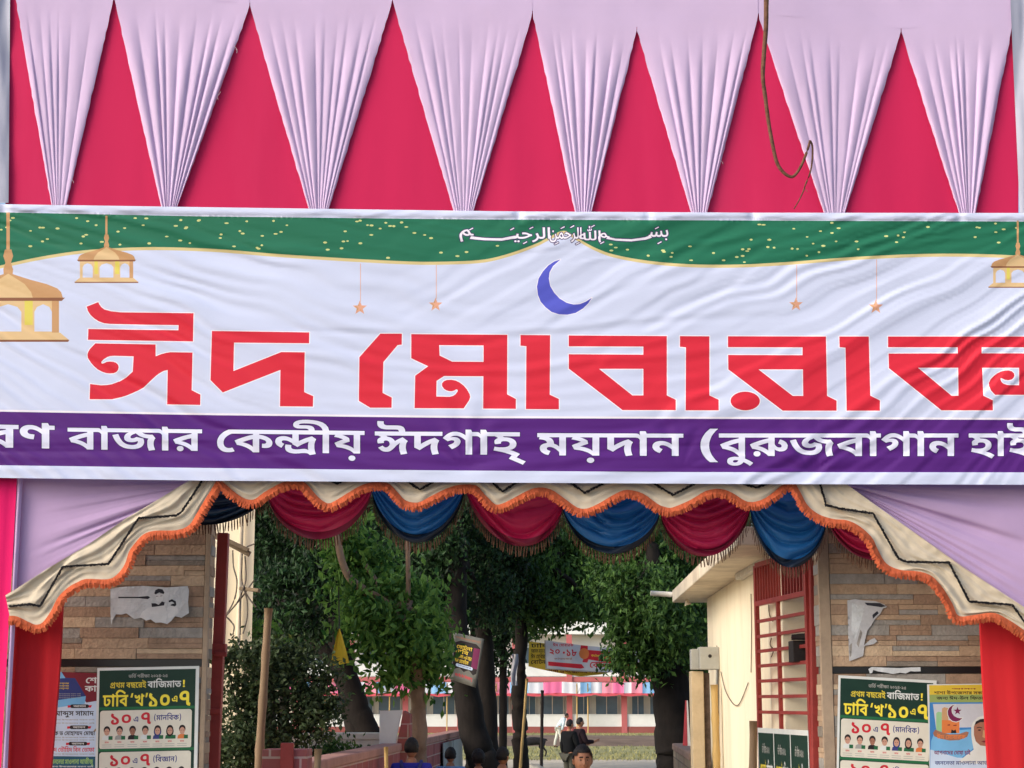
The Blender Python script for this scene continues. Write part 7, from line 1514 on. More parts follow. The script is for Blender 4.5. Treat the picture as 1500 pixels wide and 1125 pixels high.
# nearest: leafy tree with a pale trunk beside the path
tree('leafy bright green tree with a pale bare trunk beside the brick wall', 21.5, [([(614, 1125), (612, 1060), (611, 1010), (608, 960), (596, 920), (575, 888)], .13, .06)],
     [(560, 905, 52, 36, 0), (585, 940, 60, 38, -.3), (612, 965, 42, 36, .2), (600, 885, 46, 34, .3), (622, 925, 22, 44, 0), (520, 870, 40, 26, .2), (505, 805, 34, 34, .5), (548, 845, 48, 28, .6), (628, 985, 12, 20, 0), (580, 985, 24, 22, -.2)],
     7600, .125, 'bright', 'bark_light', 5, limbs=[([(576, 890), (540, 868), (512, 846), (498, 810), (492, 760)], .055, .045), ([(598, 900), (598, 850), (597, 790), (596, 740)], .032, .026)])
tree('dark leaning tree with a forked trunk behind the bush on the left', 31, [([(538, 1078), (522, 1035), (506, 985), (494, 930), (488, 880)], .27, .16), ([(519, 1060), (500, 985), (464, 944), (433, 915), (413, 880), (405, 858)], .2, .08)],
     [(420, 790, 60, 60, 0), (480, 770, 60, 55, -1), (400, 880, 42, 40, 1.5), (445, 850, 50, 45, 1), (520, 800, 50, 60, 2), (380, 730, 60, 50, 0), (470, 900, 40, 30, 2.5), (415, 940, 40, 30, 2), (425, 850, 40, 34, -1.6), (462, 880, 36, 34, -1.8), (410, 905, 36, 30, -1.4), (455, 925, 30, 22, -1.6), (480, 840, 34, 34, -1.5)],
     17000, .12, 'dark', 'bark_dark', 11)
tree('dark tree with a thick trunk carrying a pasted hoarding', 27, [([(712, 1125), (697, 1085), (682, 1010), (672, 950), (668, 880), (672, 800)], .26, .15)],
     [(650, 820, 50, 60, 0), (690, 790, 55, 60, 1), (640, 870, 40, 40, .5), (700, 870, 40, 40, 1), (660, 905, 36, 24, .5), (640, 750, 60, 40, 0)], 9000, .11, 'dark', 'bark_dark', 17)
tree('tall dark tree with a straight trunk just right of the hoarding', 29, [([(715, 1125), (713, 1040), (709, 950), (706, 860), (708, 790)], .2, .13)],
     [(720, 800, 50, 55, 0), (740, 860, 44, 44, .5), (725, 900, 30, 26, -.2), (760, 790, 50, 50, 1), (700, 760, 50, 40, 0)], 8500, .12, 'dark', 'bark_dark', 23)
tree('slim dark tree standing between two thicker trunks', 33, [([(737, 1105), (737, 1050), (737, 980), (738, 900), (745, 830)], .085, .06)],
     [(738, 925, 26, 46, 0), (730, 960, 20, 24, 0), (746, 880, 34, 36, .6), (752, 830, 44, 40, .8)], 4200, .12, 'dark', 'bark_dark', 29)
tree('dark tree with a limewashed foot beside the tree banner', 30, [([(763, 1112), (761, 1060), (760, 1000), (763, 940), (768, 880), (775, 810)], .15, .09)],
     [(790, 830, 55, 45, 0), (830, 870, 50, 34, .5), (780, 890, 42, 30, 0), (850, 820, 50, 50, 1), (815, 780, 60, 45, 1), (865, 895, 30, 18, .5), (800, 908, 40, 14, .2)], 11000, .12, 'mid', 'bark_dark', 31, white=.55)
tree('broad dark green tree with a heavy trunk next to the tan pillar', 25, [([(994, 1125), (990, 1080), (985, 1020), (975, 960), (965, 900), (955, 840)], .36, .2)],
     [(940, 800, 55, 45, 0), (985, 850, 48, 42, .5), (930, 870, 46, 40, -.5), (965, 920, 44, 38, -.6), (1005, 925, 34, 40, .2), (920, 920, 30, 36, -.4), (900, 830, 44, 44, .5), (1010, 800, 60, 50, 1), (940, 965, 34, 22, -.4), (1005, 975, 26, 22, 0), (905, 965, 16, 18, -.2), (985, 890, 40, 36, -1)],
     15000, .105, 'mid', 'bark_dark', 37, limbs=[([(978, 985), (950, 984), (925, 982), (905, 980)], .035, .015)])
# back rows that close the view under the swags
rowrnd = random.Random(77)
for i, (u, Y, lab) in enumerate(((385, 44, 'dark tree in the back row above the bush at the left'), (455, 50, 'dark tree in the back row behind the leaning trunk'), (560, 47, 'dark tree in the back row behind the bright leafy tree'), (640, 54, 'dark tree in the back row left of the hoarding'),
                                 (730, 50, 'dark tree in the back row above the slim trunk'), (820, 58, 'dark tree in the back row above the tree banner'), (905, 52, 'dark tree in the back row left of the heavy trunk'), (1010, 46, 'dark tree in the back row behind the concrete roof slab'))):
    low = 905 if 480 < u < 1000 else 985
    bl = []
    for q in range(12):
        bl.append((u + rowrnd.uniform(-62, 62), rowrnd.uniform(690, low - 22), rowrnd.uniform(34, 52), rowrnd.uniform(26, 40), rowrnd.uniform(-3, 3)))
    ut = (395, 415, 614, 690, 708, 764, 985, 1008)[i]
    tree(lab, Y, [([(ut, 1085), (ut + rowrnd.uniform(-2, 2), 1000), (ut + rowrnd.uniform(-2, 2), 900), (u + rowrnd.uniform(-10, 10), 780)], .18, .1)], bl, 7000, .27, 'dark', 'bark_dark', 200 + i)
# far belt of trees beyond the school
V_, F_, T_ = [], [], []
bl = []
rb = random.Random(9)
for q in range(70):
    c = at(rb.uniform(340, 1140), rb.uniform(700, 925), rb.uniform(138, 165)); bl.append(((c.x, c.y, c.z), (4.2, 3.5, 3.4)))
V, Fc, T = leaf_cloud(bl, 16000, 1.0, 91, shell=.3)
o = leaf_object('tree_belt', V, Fc, T, LM['dark'], None)
tag(o, 'dark belt of trees far beyond the school roof', 'trees', kind='stuff')
# bush by the left post
def bush():
    Y = 16.4
    c = at(400, 1125, Y)
    root = thing('bush', (c.x, Y, 0), 'dense dark green bush with small leaves between the red post and the bamboo pole', 'bush')
    k = Y / F
    bl = []
    for u, v, ru, rv, dy in ((352, 1010, 40, 46, -.2), (400, 990, 48, 38, .1), (445, 1000, 44, 36, .2), (345, 1075, 40, 50, -.4), (400, 1060, 60, 60, -.1), (455, 1050, 42, 44, .1), (375, 950, 40, 22, .2), (470, 985, 30, 24, .2), (480, 1040, 26, 26, .2), (330, 960, 22, 18, -.3), (420, 955, 30, 18, .3), (360, 1110, 60, 40, -.2)):
        p = at(u, v, Y + dy); bl.append(((p.x, p.y, p.z), (ru * k, ru * k * .8, rv * k)))
    V, Fc, T = leaf_cloud(bl, 9500, .06, 51, shell=.6, droop=.1, aspect=.55)
    leaf_object('foliage', V, Fc, T, LM['bush'], root)
    b = MB(); rr = random.Random(5)
    for (x, y, z), r in bl:
        f = Vector((c.x + rr.uniform(-.25, .25), Y + rr.uniform(-.1, .1), 0)); e = Vector((x, y, z)); b.tube([f, f.lerp(e, .5) + Vector((rr.uniform(-.06, .06), 0, .1)), e], [.018, .012, .004], 6)
    b.build('stem', M['bark_dark'], root)
bush()
def plants():
    b0 = at(377, 930, 19)
    for k, (u, v, Y, n, sz, rr_, lf, la) in enumerate(((382, 938, 19.5, 500, .09, (22, 24), 'bright', 'light green broadleaf shrub showing between the cream building and the bamboo pole'), (388, 945, 18.6, 60, .12, (14, 10), 'yellow', 'yellowish shrub leaves just above the dark bush'),
                                                    (486, 1102, 19.2, 900, .06, (36, 12), 'mid', 'low green hedge behind the brick wall'))):
        c = at(u, v, Y); root = thing('shrub', (c.x, c.y, 0), la, 'shrub')
        kx = Y / F
        V, Fc, T = leaf_cloud([((c.x, c.y, c.z), (rr_[0] * kx, .25, rr_[1] * kx))], n, sz, 60 + k, shell=.2); leaf_object('foliage', V, Fc, T, LM[lf], root)
        b = MB(); b.tube([(c.x, c.y, 0), (c.x + .02, c.y, c.z * .6), (c.x, c.y, c.z)], [.03, .02, .008], 7); b.build('stem', M['bark_dark'], root)
plants()

# ================================================================== low walls along the path
def brickmat(name, a, c, mortar, scale=1.0):
    m = bpy.data.materials.new(name); m.use_nodes = True
    N, L = m.node_tree.nodes, m.node_tree.links
    p = N['Principled BSDF']; p.inputs['Roughness'].default_value = .92; p.inputs['Specular IOR Level'].default_value = .2
    tc = N.new('ShaderNodeTexCoord'); sx = N.new('ShaderNodeSeparateXYZ'); L.new(tc.outputs['Object'], sx.inputs[0])
    ad = N.new('ShaderNodeMath'); L.new(sx.outputs[0], ad.inputs[0]); L.new(sx.outputs[1], ad.inputs[1])
    cb = N.new('ShaderNodeCombineXYZ'); L.new(ad.outputs[0], cb.inputs[0]); L.new(sx.outputs[2], cb.inputs[1])
    br = N.new('ShaderNodeTexBrick'); br.inputs['Scale'].default_value = scale; br.inputs['Brick Width'].default_value = .46; br.inputs['Row Height'].default_value = .16; br.inputs['Mortar Size'].default_value = .009
    br.inputs['Color1'].default_value = lin(a) + (1,); br.inputs['Color2'].default_value = lin(c) + (1,); br.inputs['Mortar'].default_value = lin(mortar) + (1,)
    L.new(cb.outputs[0], br.inputs['Vector'])
    nz = N.new('ShaderNodeTexNoise'); nz.inputs['Scale'].default_value = 5; nz.inputs['Detail'].default_value = 7; L.new(tc.outputs['Object'], nz.inputs['Vector'])
    mx = N.new('ShaderNodeMix'); mx.data_type = 'RGBA'; mx.blend_type = 'MULTIPLY'; mx.inputs[0].default_value = .5
    L.new(br.outputs['Color'], mx.inputs[6]); L.new(nz.outputs['Color'], mx.inputs[7]); L.new(mx.outputs[2], p.inputs['Base Color'])
    b = N.new('ShaderNodeBump'); b.inputs['Strength'].default_value = .5; b.inputs['Distance'].default_value = .01; L.new(br.outputs['Fac'], b.inputs['Height']); b.invert = True; L.new(b.outputs[0], p.inputs['Normal'])
    return m
M['brick'] = brickmat('painted_brick', (186, 112, 110), (160, 90, 90), (204, 172, 164))
M['stonewall'] = brickmat('grey_block', (150, 138, 122), (128, 116, 102), (104, 96, 88))
M['cap'] = mat('grey_brown_capping', (126, 106, 98), .95, .15, 4, .4, 30, dirt=(96, 84, 76), dscale=3, damt=.5)
M['sheetgrey'] = mat('grey_sheet', (152, 160, 160), .6, .08, 2, .1, 20, dirt=(120, 124, 122), dscale=2, damt=.5)
def low_wall(name, a, c, h, w, m, capm, label):
    a, c = Vector(a), Vector(c); d = (c - a).normalized(); n = Vector((-d.y, d.x, 0)) * w / 2
    root = thing(name, tuple((a + c) / 2), label, 'wall')
    q = [a - n, c - n, c + n, a + n]
    b = MB(); b.hexa([Vector((p.x, p.y, 0)) for p in q] + [Vector((p.x, p.y, h - .09)) for p in q]); b.build('brickwork', m, root)
    n2 = n * 1.18
    q = [a - n2, c - n2, c + n2, a + n2]
    b = MB(); b.hexa([Vector((p.x, p.y, h - .088)) for p in q] + [Vector((p.x, p.y, h)) for p in q]); b.build('capping', capm, root, bevel=.015)
    return root
WA, WB = (-1.72, 13.5, 0), (-.96, 30.0, 0)
low_wall('brick_wall', WA, WB, 1.54, .2, M['brick'], mat('pinkish_capping', (168, 126, 116), .95, .15, 4, .4, 30), 'low pink brick wall running along the left side of the path')
def pier():
    root = thing('brick_pier', (-1.78, 13.25, 0), 'square dark red brick pier at the near end of the low brick wall', 'pier')
    x0, x1 = at(384, 1100, 13.05).x, at(450, 1100, 13.05).x
    z = at(0, 1098, 13.05).z
    b = MB(); b.box(x0, x1, 13.05, 13.38, 0, z); b.build('brickwork', M['brick'], root, bevel=.006)
    b = MB(); b.box(at(411, 1100, 13.0).x, at(430, 1100, 13.0).x, 12.99, 13.046, 0, z + .05); b.build('red_strip', M['redsteel'], root, bevel=.004)
pier()
def buttress():
    Y = 20.3
    root = thing('wall_buttress', at(575, 1125, Y), 'white plastered buttress with a slanting brick edge rising above the low brick wall', 'buttress')
    root.location.z = 0
    f = [at(556, 1041, Y), at(589, 1041, Y), at(587, 1047, Y), at(580, 1084, Y), at(580, 1200, Y), at(556, 1200, Y)]
    b = MB(); b.slab(f, (0, .05, 0)); b.build('white_face', mat('white_paint', (232, 234, 236), .85, .04, 3, .2, 20, dirt=(196, 196, 194), dscale=3, damt=.4), root, bevel=.006)
    g = [at(590, 1041.5, Y) + Vector((0, .06, 0)), at(600, 1047, Y) + Vector((0, .06, 0)), at(598, 1200, Y) + Vector((0, .06, 0)), at(580, 1200, Y) + Vector((0, .06, 0)), at(582, 1084, Y) + Vector((0, .06, 0))]
    b = MB(); b.slab(g, (0, .5, 0)); b.build('brick_edge', M['brick'], root)
buttress()
low_wall('plastered_wall', (at(440, 1080, 21.2).x, 21.2, 0), (at(557, 1080, 21.2).x, 21.2, 0), at(0, 1073, 21.2).z, .15, M['whitewash'], M['whitewash'], 'pale plastered garden wall behind the dark bush and the hedge')
def sheet():
    d = (Vector(WB) - Vector(WA)).normalized(); n = Vector((d.y, -d.x, 0))
    root = thing('metal_sheet', tuple(Vector(WA).lerp(Vector(WB), .84) + n * .13), 'pale grey sheet metal panels leaning against the far end of the low brick wall', 'panel')
    for k in range(2):
        a, c = Vector(WA).lerp(Vector(WB), .74 + .115 * k), Vector(WA).lerp(Vector(WB), .85 + .115 * k)
        b = MB(); b.slab([a + n * .17 + Vector((0, 0, .02)), c + n * .17 + Vector((0, 0, .02)), c + n * .135 + Vector((0, 0, 1.42)), a + n * .135 + Vector((0, 0, 1.42))], n * .012); b.build('panel', M['sheetgrey'], root)
sheet()
low_wall('block_wall', (2.30, 23.9, 0), (2.06, 19.3, 0), 1.46, .18, M['stonewall'], M['cap'], 'low grey block wall between the heavy tree trunk and the tan pillar')
def board():
    root = thing('leaning_board', at(1006, 1100, 22.6), 'narrow red and white board leaning against the low grey block wall', 'board')
    q = [at(1000, 1098, 22.6), at(1012, 1098, 22.4), at(1007.5, 1026, 22.6), at(1004, 1026, 22.7)]
    b = MB(); b.slab([q[0], q[0].lerp(q[1], .62), q[3].lerp(q[2], .5), q[3]], (0, .02, 0)); b.build('red_face', mat('red_board', (176, 60, 66), .7, .1, 8), root)
    b = MB(); b.slab([q[0].lerp(q[1], .64), q[1], q[2], q[3].lerp(q[2], .54)], (0, .03, 0)); b.build('white_edge', M['whitewash'], root)
board()

# ================================================================== hoarding, tree banners, flag, poles
def hoarding():
    I = PI; w, h = 46.0, 72.0; L = []
    L += text('y1', 4, 42, 5, 8, I['brown'])
    L.append(([[(3, 15), (12, 10), (36, 10), (43, 15), (43, 52), (38, 56), (30, 50), (22, 55), (14, 50), (3, 56)]], I['hair']))
    L.append(([rect(33, 16, 43, 46)], I['plum']))
    for k, (x0, x1, y) in enumerate(((7, 31, 17), (5, 26, 24), (8, 32, 31), (6, 28, 38))): L += text(('botna', 'dhabi', 'fill', 'eid')[k], x0, x1, y, y + 5.2, I['band'])
    L.append(([rrect(8, 45, 36, 49.5, 2)], I['pale'])); L += text('y1', 11, 33, 46.2, 48.4, I['navy'])
    L += text('y2', 8, 38, 60, 64, I['red'])
    def fn(x, y):
        u = 664 + (709 - 664) * x / w + (659 - 664) * y / h + (x / w) * (y / h) * -7; v = 926 + 10 * x / w + 69 * y / h + 2.5 * (x / w) * (y / h)
        return at(u, v, 26.55 + .03 * math.sin(x * .1))
    o = printed('hanging_sign', rect(0, 0, w, h), [([rect(0, 0, w, h)], I['dim'])] + L, PMAT, fn, step=8, thick=.01)
    tag(o, 'tilted maroon and yellow printed sign fixed to a thick dark tree trunk', 'sign')
hoarding()
def tree_banners():
    I = PI
    fl = lambda Y, s: (lambda u, v: at(u, v, Y + .05 * nz2(u / 18.0, v / 30.0, s)))
    L = [([[(776, 941), (800, 945), (800, 975), (776, 974)]], I['band'])]
    for i, y in enumerate((943, 951, 959, 967)): L += text(('dhabi', 'fill', 'eid', 'botna')[i], 778, 802, y, y + 5.5, I['hair'])
    L += text('y1', 800, 900, 981, 986, I['maroon'])
    o = printed('tree_banner', [(775, 939.5), (840, 948), (905, 957), (913, 980), (880, 988), (850, 991), (820, 986), (790, 980), (774, 976)], [([[(774, 939), (915, 955), (915, 995), (770, 995)]], I['band'])] + L, PMAT, fl(29.45, 1), step=6)
    tag(o, 'yellow printed banner strung between trees behind the white and red banner', 'banner')
    L = [([[(799, 938), (902, 950), (906, 985), (801, 979)]], I['cloud'])]
    L += text('eid', 810, 840, 943, 947, I['red']) + digits('n20', 805, 820, 950, 959, I['red']) + [([ell(826, 956, 1.6, 1.8, 8)], I['red'])] + digits('n18', 830, 845, 951, 961, I['red'])
    L += text('y1', 812, 838, 964, 966.5, I['brown']) + [([[(803, 969), (852, 973), (856, 978), (851, 979.5), (803, 975)]], I['red'])]
    L += [([[(851, 944), (861, 945), (861, 952), (898, 955), (901, 974), (853, 970), (856, 960), (849, 958)]], I['red']), ([ell(855.5, 957.5, 7.4, 8, 16)], I['orange'])]
    L += text('y1', 866, 896, 959, 962, I['yellow'], slope=.05) + [([[(862, 966), (880, 969), (901, 971), (903, 981), (858, 978)]], I['cloud'])] + text('botna', 864, 898, 969.5, 978, I['red'])
    o = printed('tree_banner', [(797.5, 937.5), (850, 945), (903, 950), (907, 985.5), (855, 984), (799, 980)], [([[(790, 930), (910, 940), (912, 990), (790, 990)]], I['grey'])] + L, PMAT, fl(29.2, 4), step=6)
    tag(o, 'white and red printed banner strung between trees across the yard', 'banner')
    o = printed('tree_banner', [(909, 951), (936, 955), (938, 982), (912, 986)], [([[(900, 940), (940, 940), (940, 990), (900, 990)]], I['cloud']), ([[(911, 974), (937, 970), (938, 982), (912, 984)]], I['red'])] + text('y1', 914, 934, 960, 965, I['brown']), PMAT, fl(29.4, 7), step=6)
    tag(o, 'end piece of pinkish white banner partly hidden by the leaves of the heavy tree', 'banner')
    b = MB(); P = [[at(750 + 2 * nz2(q * .3, 1) + 9 * j / 5 - 2 * q / 8, 958 + 46 * q / 8, 29.0 + .06 * math.sin(j * 1.7 + q * .5)) for j in range(6)] for q in range(9)]
    b.grid(P); tag(b.build('hanging_cloth', PMAT[I['cloud']]), 'pale grey cloth strip hanging beside the limewashed tree trunk', 'cloth')
    b = MB(); P = [[at(u, v, 17.9 + .03 * math.sin(j * 1.3)) for j, (u, v) in enumerate(zip(np.linspace(a, c, 7), np.linspace(d, e, 7)))] for a, c, d, e in ((496, 498, 921, 921), (492, 503, 936, 938), (488, 508, 955, 956), (483, 511.5, 976, 971))]
    b.grid(P); r = thing('pennant', at(497, 970, 17.9), 'yellow triangular pennant hanging on a string in front of the leaning trunk', 'flag')
    b.build('cloth', mat('yellow_cloth', (196, 170, 50), .85, .12, 4, .2, 60, transl=.2), r)
    b = MB(); b.tube([at(497, 921, 17.9), at(496, 860, 17.9)], .006, 5); b.build('string', M['darksteel'], r)
tree_banners()
f, t = px_ground(762.5, 1122, 772, 994, 24.0)
bamboo('bamboo_pole', f, t, .022, 'thin leaning bamboo pole in front of the limewashed tree trunk', 'pole', M['palebamboo'], 8)
f, t = Vector((at(793, 1121, 55).x, 55, 0)), at(794.5, 1011, 55)
bamboo('iron_pole', f, t, .055, 'thin dark upright pole standing alone on the edge of the lawn', 'pole', M['darksteel'], 6, taper=.9)
f, t = px_ground(465, 1125, 466, 1097, 12.6)
bamboo('bamboo_pole', f, t, .03, 'short pale stake in front of the near end of the low brick wall', 'stake', M['bamboo'], 4)
f, t = px_ground(566, 1125, 565.5, 1094, 16.0)
bamboo('bamboo_pole', f, t, .022, 'short yellowish stake standing against the middle of the low brick wall', 'stake', M['palebamboo'], 4)
def boulder():
    c = at(779, 1121, 46); b = MB(); P = []
    for i in range(13):
        th = math.pi * i / 12
        P.append([Vector((c.x + .42 * math.sin(th) * math.cos(a) * (1 + .3 * nz2(i * .4, a, 2)), 46 + .4 * math.sin(th) * math.sin(a), .16 + .26 * math.cos(th) * (1 + .25 * nz2(a, i * .3, 5)))) for a in [2 * math.pi * j / 18 for j in range(18)]])
    b.grid(P, closed=True); tag(b.build('boulder', M['concrete']), 'grey boulder lying at the edge of the dirt path', 'rock')
boulder()

# ================================================================== people
SK = [mat('brown_skin', (156, 108, 82), .55, .06, 30, .1, 200, spec=.35), mat('eye_white', (150, 136, 126), .3, .02, 30), mat('dark_eye', (26, 18, 16), .2, .05, 30), mat('lips', (128, 70, 64), .5, .05, 30), mat('brow', (26, 20, 20), .9, .2, 90)]
HAIR = mat('black_hair', (24, 20, 22), .6, .35, 120, .5, 300, spec=.3, stretch=(1, 1, .2))
def skin(verts, rad, edges, root=0, levels=2):
    me = bpy.data.meshes.new('t'); me.from_pydata([tuple(v) for v in verts], edges, [])
    o = bpy.data.objects.new('t', me); COL.objects.link(o)
    m = o.modifiers.new('s', 'SKIN'); m.use_smooth_shade = True
    for i, r in enumerate(rad): me.skin_vertices[0].data[i].radius = r if isinstance(r, tuple) else (r, r)
    for i in range(len(verts)): me.skin_vertices[0].data[i].use_root = (i == root)
    o.modifiers.new('u', 'SUBSURF').levels = levels
    dg = bpy.context.evaluated_depsgraph_get(); dg.update()
    r = bpy.data.meshes.new_from_object(o.evaluated_get(dg))
    V = [v.co.copy() for v in r.vertices]; Fc = [tuple(p.vertices) for p in r.polygons]
    bpy.data.objects.remove(o); bpy.data.meshes.remove(me); bpy.data.meshes.remove(r)
    return V, Fc
def head_shape(th, ph):
    """unit direction angles to a point on the face; +Y is forward"""
    x, y, z = math.sin(th) * math.sin(ph), math.sin(th) * math.cos(ph), math.cos(th)
    px_, py_, pz_ = x * .074, y * .094, z * .118
    if z < 0:
        k = -z
        px_ *= 1 - .30 * k ** 1.6
        if y > 0: py_ += .010 * k
        else: py_ *= 1 - .30 * k
    if y > 0:
        f = max(0, y)
        g = lambda cx, cz, sx, sz: math.exp(-((x - cx) / sx) ** 2 - ((z - cz) / sz) ** 2) * f
        py_ += .024 * g(0, -.22, .13, .13) + .011 * g(0, 0, .09, .18)        # nose and bridge
        py_ += .007 * g(0, .24, .55, .10)                                     # brow
        py_ -= .010 * (g(.36, .05, .17, .12) + g(-.36, .05, .17, .12))        # sockets
        py_ += .006 * (g(.5, -.22, .22, .2) + g(-.5, -.22, .22, .2))          # cheekbones
        py_ += .008 * g(0, -.53, .24, .075) - .005 * g(0, -.535, .3, .018) - .005 * g(0, -.68, .25, .07) + .009 * g(0, -.86, .25, .14)
    return Vector((px_, py_, pz_)), (x, y, z)
def head_mesh():
    n, m = 64, 80
    V = []; F_ = []; MI = []; U = []
    for i in range(n + 1):
        th = math.pi * min(max(i / n, .004), .996)
        for j in range(m):
            p, u = head_shape(th, 2 * math.pi * j / m); V.append(p); U.append(u)
    for i in range(n):
        for j in range(m):
            f = (i * m + j, i * m + (j + 1) % m, (i + 1) * m + (j + 1) % m, (i + 1) * m + j); F_.append(f)
            x, y, z = [sum(U[k][c] for k in f) / 4 for c in range(3)]
            k = 0
            if y > .5 and abs(z + .535 + .02 * math.cos(x * 9)) < .075 - .16 * abs(x) and abs(x) < .33: k = 3
            if y > .4 and abs(abs(x) - .38) < .21 and abs(z - (.25 - .12 * abs(abs(x) - .33))) < .045 - .05 * max(0, abs(x) - .4): k = 4
            MI.append(k)
    def ball(c, r, mi, sq=(1, 1, 1)):
        o = len(V); a, b_ = 10, 14
        for i in range(a + 1):
            for j in range(b_):
                t, q = math.pi * min(max(i / a, .01), .99), 2 * math.pi * j / b_
                V.append(Vector((c[0] + r * sq[0] * math.sin(t) * math.cos(q), c[1] + r * sq[1] * math.sin(t) * math.sin(q), c[2] + r * sq[2] * math.cos(t))))
        for i in range(a):
            for j in range(b_):
                F_.append((o + i * b_ + j, o + i * b_ + (j + 1) % b_, o + (i + 1) * b_ + (j + 1) % b_, o + (i + 1) * b_ + j)); MI.append(mi)
    for s in (-1, 1):
        ball((s * .0285, .0765, .006), .0118, 1, (1.1, .8, .36)); ball((s * .0285, .0832, .006), .0062, 2, (1.05, .75, .66))
        ball((s * .076, -.004, -.006), .021, 0, (.42, .75, 1.45)); ball((s * .0805, .004, -.004), .012, 0, (.5, .8, 1.4))
        ball((s * .011, .102, -.036), .008, 0, (1, .9, .75))
    return V, F_, MI
HEAD = head_mesh()
def hair_mesh(seed, front=.60, back=-.42, thick=.012):
    n, m = 40, 60; V = []; Fc = []
    idx = {}
    def keep(u):
        x, y, z = u
        if y > .25: lim = front - .15 * (abs(x) > .62) * 1.6
        elif y > -.15: lim = .08
        else: lim = back
        return z > lim_(u)
    lim_ = lambda u: front - .24 * (abs(u[0]) > .62) if u[1] > .25 else (.0 if u[1] > -.15 else back)
    G = []
    for i in range(n + 1):
        th = math.pi * min(max(i / n, .004), .996)
        G.append([head_shape(th, 2 * math.pi * j / m) for j in range(m)])
    for i in range(n):
        for j in range(m):
            q = [(i, j), (i, (j + 1) % m), (i + 1, (j + 1) % m), (i + 1, j)]
            if all(keep(G[a][b][1]) for a, b in q):
                f = []
                for a, b in q:
                    if (a, b) not in idx:
                        p, u = G[a][b]; d = Vector(u)
                        k = min(1, .25 + 5 * (u[2] - lim_(u))) * thick * (1 + .35 * noise.noise(d * 7 + Vector((seed, 0, 0)))) + .004 * noise.noise(d * 25)
                        idx[(a, b)] = len(V); V.append(p + d * k)
                    f.append(idx[(a, b)])
                Fc.append(tuple(f))
    return V, Fc
def mesh_obj(name, V, Fc, mats, parent, MI=None, smooth=True):
    me = bpy.data.meshes.new(name); me.from_pydata([tuple(v) for v in V], [], Fc)
    for m in (mats if isinstance(mats, list) else [mats]): me.materials.append(m)
    if MI: me.polygons.foreach_set('material_index', MI)
    me.polygons.foreach_set('use_smooth', [smooth] * len(Fc)); me.update()
    o = bpy.data.objects.new(name, me); COL.objects.link(o)
    if parent: o.parent = parent
    return o
